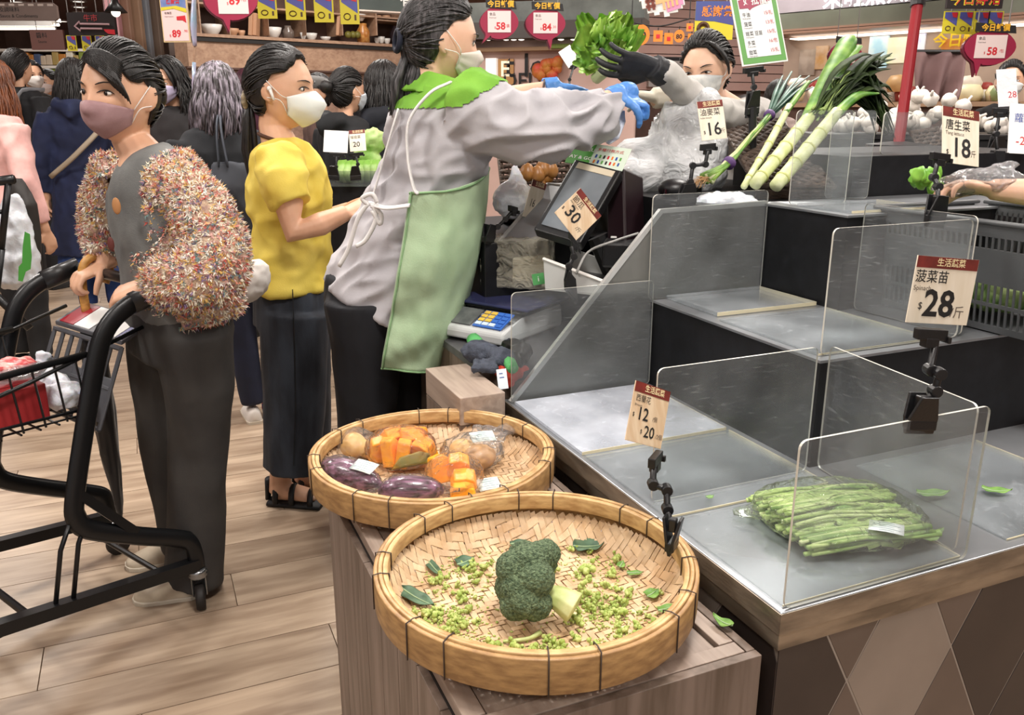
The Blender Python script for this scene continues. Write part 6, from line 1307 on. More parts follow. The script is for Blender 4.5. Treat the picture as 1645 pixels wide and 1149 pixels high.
m = MB(); m.ell(h.loc(0, -.005, .06), (.09*k, .105*k, .06*k), h.R, n=18, m=10); m.tube([h.loc(-.05, -.09, .06), h.loc(0, -.12, .055), h.loc(.05, -.09, .06)], [.02, .03, .02], 8, ratio=.3); organic(m, 'cap', M('grey_cap', '#6a6968', .8), t, .008, 3)
m = MB()
for s_ in (-1, 1): m.tube([h.loc(s_*.033+.02*cos(a), -.108, .004+.016*sin(a)) for a in [2*pi*q/14 for q in range(14)]], .0018, 5, closed=True)
m.tube([h.loc(-.013, -.11, .006), h.loc(.013, -.11, .006)], .0016, 5); m.build('glasses', BLACK, t, smooth=True)['kind'] = 'stuff'
figure('woman with a black bun in a dark hoodie turned to the right', 552, 108, 4.7, 2.4, '#0f1013', '#15161a', hair='bun', hoodie=True, maskc='#c9d2da')
figure('woman with long straight black hair in a navy hoodie, back turned', 612, 100, 4.9, pi-.5, '#10131b', '#15161a', hoodie=True, hl=.26)
figure('woman in black with a white mask behind the plastic sleeve card at the far right', 1628, 97, 5.6, -.5, '#141417', '#1a1a1a', hair='tail', maskc='#d9dcdc')
figure('shopper with short dark hair half hidden behind the scallions', 1250, 128, 6.4, pi-.6, '#8a7a74', '#2a2a2a', hair='short')

# things at the left edge: carrier bag, furled umbrella, second cart
t = thing('carrier_bag', 'white carrier bag with a green mark hanging from the second cart at the left edge', 'bag', PY(22, 466, 4.15))
m = MB(); m.tube([PY(20, 312, 4.15), PY(20, 350, 4.15), PY(22, 410, 4.15), PY(24, 452, 4.15), PY(24, 464, 4.15)], [.03, .085, .125, .12, .06], 16, side=(1, 0, 0), ratio=.6); organic(m, 'bag', M('carrier_white', '#c9ccd2', .35, bump=.5, bs=30, sss=.1), t, .009, 3, folds(.016, (16, 16, 10)))
cd = Card(PY(20, 372, 4.03), PY(48, 372, 4.05), PY(20, 452, 4.02)); cd.shape('green_mark', M('green_mark', '#3f8f35', .5), t, [(.0, .98), (.12, .7), (.35, .62), (.5, .3), (.72, 0), (1, .05), (.95, .5), (.8, .75), (.5, .8), (.25, 1)], .004, .004)
t = thing('umbrella', 'furled grey-black umbrella pointing down beside the white carrier bag', 'umbrella', PY(66, 452, 4.3)); m = MB(); m.tube([PY(26, 288, 4.3), PY(38, 330, 4.3), PY(54, 400, 4.3), PY(64, 440, 4.3)], [.03, .065, .04, .012], 12); organic(m, 'canopy', M('umbrella_grey', '#26221f', .6), t, .008, 3, folds(.008, (20, 20, 4))); m = MB(); m.tube([PY(63, 438, 4.3), PY(67, 454, 4.3)], .006, 6); m.build('tip', M('tip_brown', '#6a4632', .4), t)
t = thing('shopping_cart', 'second black shopping cart cut off by the left edge', 'cart', G(-10, 520)); 
for a, b, r in (((-40, 296), (22, 288), .022), ((14, 290), (2, 400), .016), ((-40, 442), (48, 528), .020), ((2, 400), (-12, 520), .018), ((-60, 350), (4, 340), .010), ((-60, 390), (3, 380), .008)): m = MB(); m.tube([PY(a[0], a[1], 4.0), PY(b[0], b[1], 4.0)], r, 8); m.build('tube', CB, t, smooth=True)
for x in (-14, 40): c = G(x, 520 if x > 0 else 528); m = MB(); m.lathe([(.012, -.014), (.05, -.013), (.05, .013), (.012, .014)], c+V((0, 0, .05)), 18, Matrix.Rotation(pi/2, 3, 'Y')); m.build('wheel', RUB, t, smooth=True)
# low vegetable counter behind the yellow shirt
rc = thing('vegetable_counter', 'clear walled vegetable counter with greens behind the yellow shirt', 'counter', PY(575, 400, 4.05)); a, b = PY(520, 300, 4.05), PY(640, 300, 4.05)
m = MB(); m.box(((a.x+b.x)/2, 4.32, a.z/2), (b.x-a.x, .5, a.z)); m.build('body', RISER, rc, bevel=.004)
m = MB(); q0, q1 = PY(520, 276, 4.0), PY(640, 276, 4.0); m.box(((a.x+b.x)/2, 4.06, (a.z+q0.z)/2), (b.x-a.x, .006, q0.z-a.z)); m.build('front_pane', clear('counter_pane', haze=.2, hazecol='#8f9698'), rc)
for k in range(9): rr = random.Random(k+90); m = MB(); m.ell((a.x+.05+(b.x-a.x-.1)*k/8, 4.3, a.z+.05), (.05, .09, .06), n=10, m=7, f=lambda d, q: q*(1+.2*sin(9*d.x+k)*cos(8*d.z))); tag(m.build('cabbage', M('cabbage_green', '#6f9a3e', .5, col2='#b5cc86', vs=12), smooth=True), 'pale green cabbage in the counter behind the yellow shirt', 'cabbage', 'cabbages behind the yellow shirt')
m = MB(); 
for k in range(14): rr = random.Random(k+60); m.ell(PY(592+rr.uniform(-10, 14), 228+rr.uniform(-12, 34), 4.35), (.05, .04, .05), n=8, m=6)
tag(organic(m, 'leaf_greens', M('cabbage_green', '#6f9a3e', .5), None, .012, 2, folds(.015, (20, 20, 20))), 'bright leafy greens heaped beside the small $20 card', 'greens')
# ---------------------------------------------------------------- the shop behind: shelves, stalls, hanging signs
def onplane(x, y, a, n):
    r = ray(x, y); return CAM + r*((a-CAM).dot(n)/r.dot(n))
class Plane:
    """upright plane through two pixel points at one height"""
    def __init__(s, x0, y0, wy, x1, y1):
        s.xr = x0; s.a = PY(x0, y0, wy); b = G(x1, y1, s.a.z); s.ex = (b-s.a); s.ex.z = 0; s.ex.normalize(); s.n = s.ex.cross(V((0, 0, 1)))
    def p(s, x, y, off=0.): return onplane(x, y, s.a, s.n) + s.n*off
    def bar(s, mb, x0, y0, x1, y1, d0=0., d1=.02, mi=0):
        """box level in the place between two pixel corners, from d0 to d1 in front of the plane"""
        a, b = s.p(x0, y0), s.p(x1, y1); xr = s.xr if x1-x0 > 120 else (x0+x1)/2; za, zb = s.p(xr, y0).z, s.p(xr, y1).z; q = [V((a.x, a.y, za)), V((b.x, b.y, za)), V((b.x, b.y, zb)), V((a.x, a.y, zb))]
        mb.loft([[k+s.n*d0 for k in q], [k+s.n*d1 for k in q]], mi=mi); return mb
def hangers(t, cd, xs=(.2, .8)):
    for x in xs:
        a = cd.at(x, 0); m = MB(); m.tube([a, V((a.x, a.y, 3.175))], .0035, 5); m.build('hanging_wire', M('wire_steel', '#8a8784', .4, metal=.5), t)
def upcard(x0, y0, x1, y1, wy, yaw=0.):
    a, b = PY(x0, y0, wy), PY(x1, y1, wy); w_, h_ = b.x-a.x, a.z-b.z; c = V(((a.x+b.x)/2, wy, (a.z+b.z)/2)); ex = V((cos(yaw), sin(yaw), 0)); ez = V((0, 0, 1))
    return Card(c-ex*w_/2+ez*h_/2, c+ex*w_/2+ez*h_/2, c-ex*w_/2-ez*h_/2)
SW = wood('shelf_wood', '#8a6a55', '#a98a72', sc=4, stretch=(2, 12, 12)); SWD = M('shelf_back', '#4a332a', .6, col2='#5a4036', vs=6)
S1 = Plane(380, 61, 7.6, 651, 76)
sh = thing('wall_shelf', 'long wooden wall shelf with open compartments holding bowls', 'shelf', S1.p(480, 180))
m = MB(); S1.bar(m, 300, -30, 700, 62, -.30, -.28); m.build('shelf_back', SWD, sh)
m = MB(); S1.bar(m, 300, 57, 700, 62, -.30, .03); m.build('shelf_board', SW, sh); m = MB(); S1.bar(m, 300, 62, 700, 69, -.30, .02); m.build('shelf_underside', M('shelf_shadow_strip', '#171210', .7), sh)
m = MB(); S1.bar(m, 300, 69, 700, 112, -.3, 0.0); m.build('upper_panel', SW, sh); m = MB(); S1.bar(m, 300, 112, 700, 300, -.32, -.04); m.build('lower_panel', wood('panel_wood', '#7c6253', '#957868', sc=4, stretch=(2, 12, 12)), sh)
m = MB(); S1.bar(m, 300, 109, 700, 112, -.3, .015); m.build('panel_joint', SWD, sh)
for x in (318, 365, 428, 488, 547, 602, 655): m = MB(); S1.bar(m, x-3, -30, x+3, 57, -.30, .02); m.build('upright', SW, sh)
m = MB(); S1.bar(m, 300, 8, 700, 11, -.3, .01); m.build('upper_board', SW, sh)
m = MB(); S1.bar(m, 604, 34, 700, 36, -.3, -.01); m.build('middle_board', SW, sh)
BOWL = M('white_bowl', '#d8d5d0', .3); WOODB = M('wooden_bowl', '#b98e6e', .5); TER = M('jar_amber', '#6e3d22', .3)
def bowl(label, x, yb, r, h, mat, kind='bowl', grp='bowls on the wall shelf'):
    c = S1.p(x, yb, -.08); t = thing(kind, label, kind, c, grp); m = MB()
    prof = [(.001, .004), (r*.45, 0), (r*.55, .006), (r*.85, h*.5), (r, h), (r*.93, h), (r*.78, h*.5), (r*.4, .02), (.001, .016)] if kind == 'bowl' else ([(.001, 0), (r, 0), (r*1.02, h*.6), (r*.6, h*.85), (r*.62, h), (.001, h)])
    m.lathe(prof, c, 20); m.build('vessel', mat, t, smooth=True); return t
for (lab, x, yb, r, h, mt) in (('wide white bowl left of the large red bubble sign tail', 346, 56, .09, .085, BOWL), ('pale wooden pot beside a smaller one on the shelf', 379, 57, .06, .06, WOODB), ('small pale wooden cup right of the wooden pot', 394, 58, .036, .05, WOODB), ('white bowl below the first yellow poster', 446, 60, .075, .085, BOWL),
                               ('small white cup below the second and third poster', 494, 63, .028, .06, BOWL), ('small white bowl below the third poster', 507, 64, .055, .06, BOWL), ('shallow white dish right of the small white bowl', 530, 65, .048, .035, BOWL), ('white bowl high on the shelf right of the last poster', 584, 33, .065, .06, BOWL), ('wooden pot on the upper shelf board, left one', 612, 33, .05, .05, WOODB), ('wooden pot on the upper shelf board, right one', 628, 33, .04, .05, WOODB),
                               ('small white ball-like pot left of the two behind the worker hair', 613, 69, .03, .05, BOWL), ('small white pot in the middle of three on the shelf', 620, 69, .034, .06, BOWL), ('small white pot right of three on the shelf', 629, 70, .034, .05, BOWL)): bowl(lab, x, yb, r, h, mt)
bowl('amber glass jar of pasta in the fifth compartment', 591, 68, .06, .17, M('pasta_jar', '#a8652c', .3, col2='#d09a58', vs=30), 'jar', 'jars on the wall shelf'); bowl('dark jar near the worker ponytail', 644, 70, .06, .16, M('dark_jar', '#2a2124', .25), 'jar', 'jars on the wall shelf')
bowl('glass jar in the second compartment', 470, 62, .05, .11, M('grey_jar', '#6b5f58', .2), 'jar', 'jars on the wall shelf')
for (lab, x) in (('pale wooden board leaning in the first compartment, left one', 411), ('pale wooden board leaning in the first compartment, right one', 418), ('wooden plank upright in the fourth compartment', 551)):
    c = S1.p(x, 57, -.06); m = MB(); m.box(c+V((0, 0, .09)), (.03, .12, .18), Matrix.Rotation(.12, 3, 'Y')); o = m.build('wooden_board', WOODB, bevel=.003); tag(o, lab, 'board', 'boards on the wall shelf')
for k, x in enumerate((562, 570, 577)): c = S1.p(x, 61, -.03); m = MB(); m.ell(c+V((0, 0, .03)), .032, n=12, m=8); tag(m.build('green_ball', M('olive_fruit', '#6f6a2c', .5), smooth=True), ['left', 'middle', 'right'][k]+' olive green fruit in a row of three on the shelf', 'fruit', 'green fruits on the wall shelf')
# shop sign above the shelf
cd = upcard(560, -40, 760, 22, 7.0, .5); t = thing('shop_sign', 'dark green signboard with white characters above the wall shelf', 'sign', cd.at(.5, 1)); cd.panel('board', M('signboard_green', '#3a4240', .5, col2='#4a5450', vs=3), t, th=.05); m = MB(); m.tube([cd.at(0, 1.02, .03), cd.at(1, 1.02, .03)], .012, 6); m.build('edge_strip', M('sign_edge', '#8f8076', .4), t)
cd.text('有营', .5, .68, .38, WHITE, t, bold=.02, lift=.027); hangers(t, cd)
# yellow and purple posters
YP, PP, DB, OR = M('poster_yellow', '#c9bb28', .5), M('poster_purple', '#5a3f86', .5, col2='#3f5aa0', vs=9), M('poster_outline', '#4a2f18', .5), M('poster_orange', '#d97f2a', .5)
def poster(label, x0, y0, x1, y1, wy, yaw=0., grp='yellow and purple festival posters', hang=True):
    cd = upcard(x0, y0, x1, y1, wy, yaw); t = thing('poster', label, 'poster', cd.at(.5, 1), grp)
    cd.panel('sheet', YP, t, th=.004); cd.shape('purple_field', PP, t, [(.08, .04), (.92, .04), (.92, .66), (.08, .30)], .001, .003); cd.shape('title_mark', RED, t, [(.5, .06), (.9, .06), (.88, .3), (.62, .26)], .001, .0042)
    m = MB(); m.tube([cd.at(.36+.17*cos(a), .76+.10*sin(a), .004) for a in [2*pi*q/14 for q in range(14)]], cd.w*.025, 5, closed=True); m.build('ring_mark', DB, t); cd.panel('small_mark', DB, t, .74, .70, .84, .88, .001, .003)
    if hang: hangers(t, cd, (.5,))
for k, (x0, y0, x1, y1) in enumerate(((412, -10, 446, 30), (457, -10, 492, 32), (503, -12, 537, 36), (545, -12, 578, 39))): poster('yellow and purple poster hung before the wall shelf, number %s from the left' % ('one', 'two', 'three', 'four')[k], x0, y0, x1, y1, 5.6)
for k, (x0, x1) in enumerate(((106, 125), (130, 149), (152, 170), (174, 190))): poster('small yellow poster below the black arrow sign, %s of four' % ('first', 'second', 'third', 'last')[k], x0, 57, x1, 82, 7.4, hang=True)
for k, (x0, x1, y1) in enumerate(((1517, 1536, 54), (1541, 1560, 55), (1566, 1585, 58), (1589, 1607, 58))): poster('narrow yellow poster above the right red bubble sign, %s of four' % ('first', 'second', 'third', 'last')[k], x0, 18, x1, y1, 4.7)
# red bubble price signs
BUB, BUBD = M('bubble_red', '#8e163a', .5), M('bubble_dark', '#5d0f26', .5)
def bubble(label, cx_, cy_, rx, ry, wy, price, dec, tail=(.1, 1.25), head='今日鮮價', yaw=0., cardbox=(.2, .16, .8, .8)):
    cd = upcard(cx_-rx, cy_-ry, cx_+rx, cy_+ry, wy, yaw); t = thing('bubble_sign', label, 'sign', cd.at(.5, 1), 'red speech bubble price signs')
    ring = [(.5+.5*cos(a)*(1-.06*sin(2*a)**2), .5+.5*sin(a)) for a in [2*pi*k/28 for k in range(28)]]
    i = min(range(28), key=lambda q: (ring[q][0]-tail[0])**2+(ring[q][1]-min(1, tail[1]))**2); tl = ring[:i]+[(ring[i][0]-.06, ring[i][1]), tail, (ring[i][0]+.07, ring[i][1])][::-1]+ring[i+1:]
    cd.shape('back_edge', BUBD, t, [(x-.035, y+.03) for x, y in tl], .02, -.012); cd.shape('bubble', BUB, t, tl, .006, .003)
    x0, y0, x1, y1 = cardbox; cd.panel('price_card', M('price_paper', '#dcc9c6', .5), t, x0, y0, x1, y1, .002, .0075); xm = x0+(x1-x0)*.5; w_ = x1-x0; h_ = y1-y0
    cd.text('食品', x0+.07*w_, y0+.16*h_, .10, INK, t, 'LEFT', lift=.009); cd.text('Fresh food', x0+.07*w_, y0+.32*h_, .05, INK, t, 'LEFT', lift=.009)
    cd.text('$', x0+.32*w_, y0+.78*h_, .10, RED, t, lift=.009); cd.text(price, x0+.56*w_, y0+.72*h_, .30, RED, t, bold=.03, lift=.009); cd.text(dec, x0+.86*w_, y0+.7*h_, .11, RED, t, lift=.009)
    if head: cd.shape('heading_board', INK, t, [(.15, -.18), (.92, -.1), (.95, .12), (.16, .06)], .006, .008); cd.text(head, .54, -.03, .21, M('heading_yellow', '#e0a92a', .5), t, bold=.03, lift=.0118)
    hangers(t, cd); return t
bubble('red bubble sign priced 89 hanging before the wall shelf at the upper left', 371, 0, 46, 33, 4.6, '89', '/包', (.42, 1.28), None, cardbox=(.26, -.3, .82, .84))
bubble('red bubble sign priced 58 beside the worker face mask', 802, 36, 31, 27, 4.9, '58', '/盒', (.06, 1.12)); bubble('red bubble sign priced 84 left of the held lettuce', 876, 38, 32, 26, 5.0, '84', '.30', (.64, 1.3))
bubble('red bubble sign priced 58 at the right behind the red pole', 1590, 76, 37, 29, 4.6, '58', '/包', (.3, 1.3)); bubble('distant red bubble sign with a yellow heading behind the leek top', 1358, 88, 24, 22, 6.4, '38', '', (.72, 1.25), '鮮')
# framed 89 poster
cd = upcard(255, -6, 308, 68, 4.7, -.1); t = thing('price_poster', 'tall framed price poster reading 89 with a blue festive heading', 'poster', cd.at(.5, 1)); cd.panel('frame', M('poster_frame', '#c9b183', .5), t, th=.01); cd.panel('sheet', M('poster_pale', '#dfc0bd', .5), t, .04, .03, .96, .97, .002, .006); cd.shape('blue_heading', M('poster_blue', '#5270a0', .5, col2='#7a7fae', vs=20), t, [(.04, .03), (.96, .03), (.96, .30), (.6, .24), (.04, .27)], .001, .0075); cd.shape('yellow_swoosh', YP, t, [(.04, .24), (.6, .21), (.96, .27), (.96, .36), (.5, .27), (.04, .31)], .001, .0085); cd.shape('red_ribbon', RED, t, [(.58, .44), (.9, .42), (.92, .58), (.78, .52), (.58, .52)], .001, .0085)
cd.text('感謝祭', .5, .13, .11, RED, t, bold=.02, lift=.009); cd.text('有機菜', .14, .37, .06, INK, t, 'LEFT', lift=.008); cd.text('Organic greens', .14, .44, .035, INK, t, 'LEFT', lift=.008); cd.text('$', .28, .86, .08, RED, t, lift=.008); cd.text('89', .52, .82, .22, RED, t, bold=.03, lift=.008); cd.text('.90', .86, .76, .08, RED, t, lift=.008); hangers(t, cd)
SILV = M('iridescent_ribbon', '#9fc4dc', .2, metal=.4, col2='#d5c7e6', vs=14)
a = PY(312, 20, 4.7); m = MB(); m.tube(smooth_path([PY(312, -12, 4.7), PY(311, 40, 4.7), PY(313, 74, 4.7)], 4), [.02, .034, .02], 10, ratio=.4); t = thing('streamer', 'shiny pale blue streamer hanging right of the framed 89 poster', 'streamer', PY(312, 130, 4.7)); m.build('upper_strip', SILV, t, smooth=True); m = MB(); m.tube([PY(313, 74, 4.7), PY(312, 100, 4.7)], .006, 6); m.build('cord', SW, t); m = MB(); m.tube([PY(312, 100, 4.7), PY(311, 150, 4.7)], [.02, .022], 10, ratio=.4); m.build('lower_strip', SILV, t, smooth=True); m = MB(); q = PY(312, -12, 4.7); m.tube([q, V((q.x, q.y, 3.17))], .003, 5); m.build('hanging_wire', WHITE, t)
# arrow sign, aisle sign
cd = upcard(106, 20, 190, 57, 7.2, -.08); t = thing('arrow_sign', 'black hanging sign with red characters and an arrow pointing left', 'sign', cd.at(.5, 1)); cd.panel('board', M('sign_black', '#1c1213', .5), t, th=.03)
cd.text('牛市', .5, .27, .34, M('neon_red', '#b0363c', .5), t, lift=.017); m = MB(); m.tube([cd.at(x, y, .018) for x, y in ((.88, .53), (.27, .50), (.26, .40), (.15, .6), (.26, .80), (.27, .70), (.72, .72))], .008, 5); m.build('arrow_outline', M('arrow_pale', '#b08f94', .5), t); cd.shape('red_flag', RED, t, [(.75, .74), (.98, .76), (.98, .98), (.84, .94), (.78, .84)], .003, .018); hangers(t, cd)
cd = upcard(-70, 4, 93, 33, 6.4, .05); t = thing('aisle_sign', 'grey rounded aisle sign for sauces and condiments at the top left', 'sign', cd.at(.5, 1)); cd.shape('board', M('aisle_grey', '#6a5a54', .5, col2='#75655e', vs=3), t, [(0, 0), (.96, 0), (1, .18), (1, .85), (.97, 1), (0, 1)], .03, 0); cd.text('醬料及調味料', .48, .42, .3, INK, t, lift=.017, align='CENTER'); cd.text('Sauce & Condiments', .62, .76, .26, INK, t, lift=.017); 
for k in range(10): cd.panel('light_slot', M('slot_pale', '#b7aaa2', .5), t, .06+.095*k, .08, .115+.095*k, .2, .003, .017)
hangers(t, cd)
cd = upcard(48, 48, 106, 80, 9.0); t = thing('aisle_sign', 'farther brown aisle sign below the arrow sign', 'sign', cd.at(.5, 1)); cd.panel('board', M('aisle_brown', '#6b4740', .5), t, th=.03); cd.text('醬料', .35, .3, .3, INK, t, lift=.017); cd.text('Sauce', .35, .6, .2, INK, t, lift=.017); hangers(t, cd)
# far left shelves with goods
fs = thing('goods_shelf', 'far store shelving stocked with packets behind the crowd at the left', 'shelf', PY(80, 200, 12.5)); m = MB(); a, b = PY(-60, 80, 12.4), PY(215, 215, 12.4); m.box(V(((a.x+b.x)/2, 12.6, 1.1)), (b.x-a.x, .05, 2.2)); m.build('back_panel', SWD, fs)
for y in (81, 108, 135): q = PY(60, y, 12.3); m = MB(); m.box(V(((a.x+b.x)/2, 12.4, q.z)), (b.x-a.x, .35, .035)); m.build('shelf_board', M('shelf_white', '#e8e2da', .4), fs)
rr = random.Random(31); PK = [M('packet_'+c[1:], c, .5) for c in ('#7a8a3a', '#a8925a', '#8a3a3a', '#c9b9a4', '#4a5a78', '#b87a3a', '#d9d3c4')]
for y in (107, 134):
    x = 10
    while x < 205:
        w_ = rr.uniform(7, 13); h_ = rr.uniform(15, 22); q0, q1 = PY(x, y, 12.25), PY(x+w_, y-h_, 12.25); m = MB(); m.box(((q0.x+q1.x)/2, 12.3, (q0.z+q1.z)/2+.02), (abs(q1.x-q0.x)*.9, .12, abs(q1.z-q0.z)), taper=.9); o = m.build('packet', rr.choice(PK), bevel=.01); tag(o, 'distant food packet on the far white shelf at the left', 'packet', 'packets on the far shelves'); x += w_+1
LIT = M('lit_tube', '#fff4e6', .5, emit=1.6)
for k, (x0, x1, y) in enumerate(((-40, 95, 40), (-40, 88, 46))): a, b = PY(x0, y, 10.5), PY(x1, y, 10.5); m = MB(); m.tube([a, b], .016, 8); t = thing('strip_light', ('upper' if k == 0 else 'lower')+' glowing strip light below the grey aisle sign', 'light', (a+b)/2); m.build('tube', LIT, t, smooth=True); m = MB(); m.box((a+b)/2+V((0, 0, .05)), (b.x-a.x, .1, .04)); m.build('housing', WHITE, t); m = MB(); q = (a+b)/2; m.tube([q, V((q.x, q.y, 3.17))], .006, 5); m.build('hanging_wire', WHITE, t)
for k, (x, y) in enumerate(((126, 2), (127, 11), (128, 20), (60, 36), (100, 34), (30, 3), (180, -4), (560, -60), (1100, -40))):
    c = G(x, y, 3.168); t = thing('downlight', 'round glowing ceiling downlight %s at the upper left' % ('nearest the top edge', 'second from the top edge', 'third from the top edge', 'left of the arrow sign', 'touching the arrow sign corner', 'above the aisle sign', 'right of the pink ceiling', 'out of view over the shelf', 'out of view over the counter')[k], 'light', c); m = MB(); m.lathe([(.09, 0), (.13, 0), (.13, .014), (.09, .01)], c-V((0, 0, .01)), 20, closed=True); m.build('trim_ring', WHITE, t); m = MB(); m.lathe([(.001, .0), (.09, 0), (.09, .006), (.001, .006)], c-V((0, 0, .004)), 18); m.build('lens', LIT, t)
c = PY(186, 20, 7.0); t = thing('pendant_lamp', 'black cone pendant lamp right of the arrow sign', 'lamp', c); m = MB(); m.lathe([(.02, .11), (.03, .07), (.085, 0), (.08, 0), (.025, .065), (.01, .1)], c, 18); m.build('shade', BLACK, t, smooth=True); m = MB(); m.ell(c+V((0, 0, .0)), .034, n=12, m=8); m.build('bulb', LIT, t, smooth=True); m = MB(); m.tube([c+V((0, 0, .1)), V((c.x, c.y, 3.17))], .005, 5); m.build('cord', BLACK, t)
# wooden post and panels between the aisle and the shelf
m = MB(); a = PY(215, 60, 8.0); t = thing('wood_partition', 'slatted wooden partition wall end left of the framed 89 poster', 'partition', V((a.x, 8.0, 0)))
for k, (x0, x1, c) in enumerate(((188, 205, '#c08a90'), (206, 222, '#a98570'), (224, 234, '#b09076'), (236, 250, '#8f96a0'), (252, 262, '#7d6a5c'), (264, 320, '#9b8f8a'))):
    a, b = PY(x0, -10, 8.2+.12*k), PY(x1, 300, 8.2+.12*k); m = MB(); m.box(((a.x+b.x)/2, 8.2+.12*k, 1.55), (b.x-a.x, .08, 3.1)); m.build('slat_panel', M('panel_'+c[1:], c, .5, col2=c, vs=3), t, bevel=.01)
m = MB(); a = PY(268, 130, 8.7); m.box((a.x+.28, 8.72, PY(268, 92, 8.7).z), (.8, .03, .03)); m.build('rail', BLACK, t)

# deli stall in the middle
S2 = Plane(790, 66, 8.6, 960, 62)
dl = thing('deli_stall', 'pinkish deli stall with painted lettering behind the outstretched arms', 'stall', S2.p(880, 200))
m = MB(); S2.bar(m, 700, 64, 1010, 420, -.1, 0); m.build('wall_panel', M('deli_pink', '#c4a49b', .6, col2='#cdb0a6', vs=3), dl); m = MB(); S2.bar(m, 700, 40, 1040, 66, -.1, .25); m.build('canopy', M('deli_canopy', '#4a4441', .5), dl); m = MB(); S2.bar(m, 700, 8, 1040, 40, -.1, .2); m.build('fascia', M('deli_fascia', '#7d8580', .35, col2='#5a605d', vs=4), dl)
m = MB(); S2.bar(m, 700, 78, 1010, 84, 0, .12); m.build('ledge', M('deli_ledge', '#8a6a4a', .5), dl); m = MB(); S2.bar(m, 890, 72, 935, 79, .0, .14); m.build('planter_greens', M('planter_green', '#6a7a2c', .6, bump=.5, bs=60), dl); m = MB(); S2.bar(m, 783, 94, 800, 135, 0, .06); m.build('menu_light', M('menu_lit', '#e6e2dc', .5, emit=.7), dl); m = MB(); S2.bar(m, 801, 95, 826, 136, 0, .02); m.build('amber_panel', M('deli_amber', '#b98a54', .5), dl)
def s2text(b, x, y, size, mat): text(b, S2.p(x, y, .02), S2.ex, V((0, 0, 1)), size, mat, dl, bold=.01)
s2text('E', 812, 112, .2, M('neon_cream', '#f2e0c4', .5, emit=.6)); s2text('t lo', 845, 107, .30, INK); s2text('DELI', 840, 131, .2, INK)
for k, x in enumerate((790, 818, 830, 842, 905, 925)): c = S2.p(x, 64.5, .1); t = thing('spot_lamp', 'small glowing spot lamp under the deli canopy, %s from the left' % ('first', 'second', 'third', 'fourth', 'fifth', 'sixth')[k], 'lamp', c, 'spot lamps under the deli canopy'); m = MB(); m.lathe([(.001, 0), (.035, 0), (.04, .05), (.001, .05)], c, 12); m.build('can', BLACK, t); m = MB(); m.ell(c, (.03, .03, .012), n=10, m=6); m.build('bulb', LIT, t, smooth=True)
m = MB(); c = PY(965, 115, 8.2)
for k in range(26): rr = random.Random(k+50); m.ell(S2.p(rr.uniform(865, 900), rr.uniform(98, 122), .08), rr.uniform(.03, .06), n=8, m=6)
tag(m.build('flowers', M('orange_flowers', '#b8792c', .6, col2='#c8463a', vs=10), smooth=True), 'bunch of orange dried flowers before the deli stall', 'flowers', kind='stuff')
cd = upcard(905, 74, 921, 112, 4.2, .3); cd = Card(P(897, 84, 4.0), P(915, 72, 4.05), P(906, 112, 4.0)); t = thing('blank_card', 'tilted blank white card on a black clip before the deli stall', 'sign', P(910, 200, 4.0)); cd.panel('card', WHITE, t, th=.003); clip_arm(t, [cd.at(.5, 1.02), P(915, 128, 4.0), P(915, 160, 4.0)], P(916, 190, 4.0), .06, .05, cd.ex, cd.at(.5, 1.03), .07); m = MB(); q = P(916, 190, 4.0); m.tube([q, V((q.x, q.y, 0))], .02, 8); m.build('post', BLACK, t)
pw = Plane(960, 60, 9.6, 1290, 70); bw = thing('shutter_wall', 'pink beige horizontal slatted wall behind the masked worker', 'wall panel', pw.p(1120, 200))
for k in range(11): m = MB(); y = -20+15*k; pw.bar(m, 940, y, 1330, y+13.6, -.06, 0); m.build('slat', M('shutter_pink', '#b8958c', .55, col2='#c4a298', vs=2, objrand=.06), bw)
m = MB(); pw.bar(m, 940, -30, 1330, 420, -.1, -.065); m.build('backing', SWD, bw); m = MB(); pw.bar(m, 1060, 92, 1110, 99, 0, .03); pw.bar(m, 1240, 84, 1275, 96, 0, .03); m.build('dark_slot', BLACK, bw)
m = MB(); pw.bar(m, 1040, 98, 1110, 140, 0, .05); m.build('grey_cabinet', M('cab_grey', '#a9a4a0', .4), bw)
# pixel cut-out sign, festival poster, garland
cd = Card(P(1022, -28, 3.4), P(1092, -40, 3.4), P(1030, 34, 3.4)); t = thing('cutout_sign', 'tilted stepped-edge cut-out sign in pink and peach with a brown cross mark', 'sign', cd.at(.5, 1))
st = [(0, .3), (.12, .3), (.12, .15), (1, .15), (1, .78), (.94, .78), (.94, .86), (.82, .86), (.82, .93), (.62, .93), (.62, 1.0), (.5, 1.0), (.5, .86), (.4, .86), (.4, .92), (.28, .92), (.28, .84), (.14, .84), (.14, .7), (.04, .7), (.04, .5), (0, .5)]
cd.shape('white_edge', WHITE, t, st, .006); cd.shape('pink_field', M('pixel_pink', '#d98fb2', .5), t, [(.58, .15), (.97, .15), (.97, .76), (.9, .76), (.9, .84), (.58, .9)], .002, .004); cd.shape('peach_field', M('pixel_peach', '#e6b07a', .5), t, [(.35, .15), (.86, .15), (.86, .60), (.35, .66)], .002, .005)
for k in range(4): cd.panel('peach_bar', M('pixel_peach', '#e6b07a', .5), t, .50+.1*k, .6, .55+.1*k, .82-.02*k, .002, .0055)
for (x0, y0, x1, y1) in ((.12, .50, .34, .58), (.12, .64, .34, .72), (.15, .44, .21, .78), (.26, .44, .32, .78)): cd.panel('brown_mark', M('pixel_brown', '#7a3a2c', .5), t, x0, y0, x1, y1, .002, .0055)
hangers(t, cd, (.3, .8))
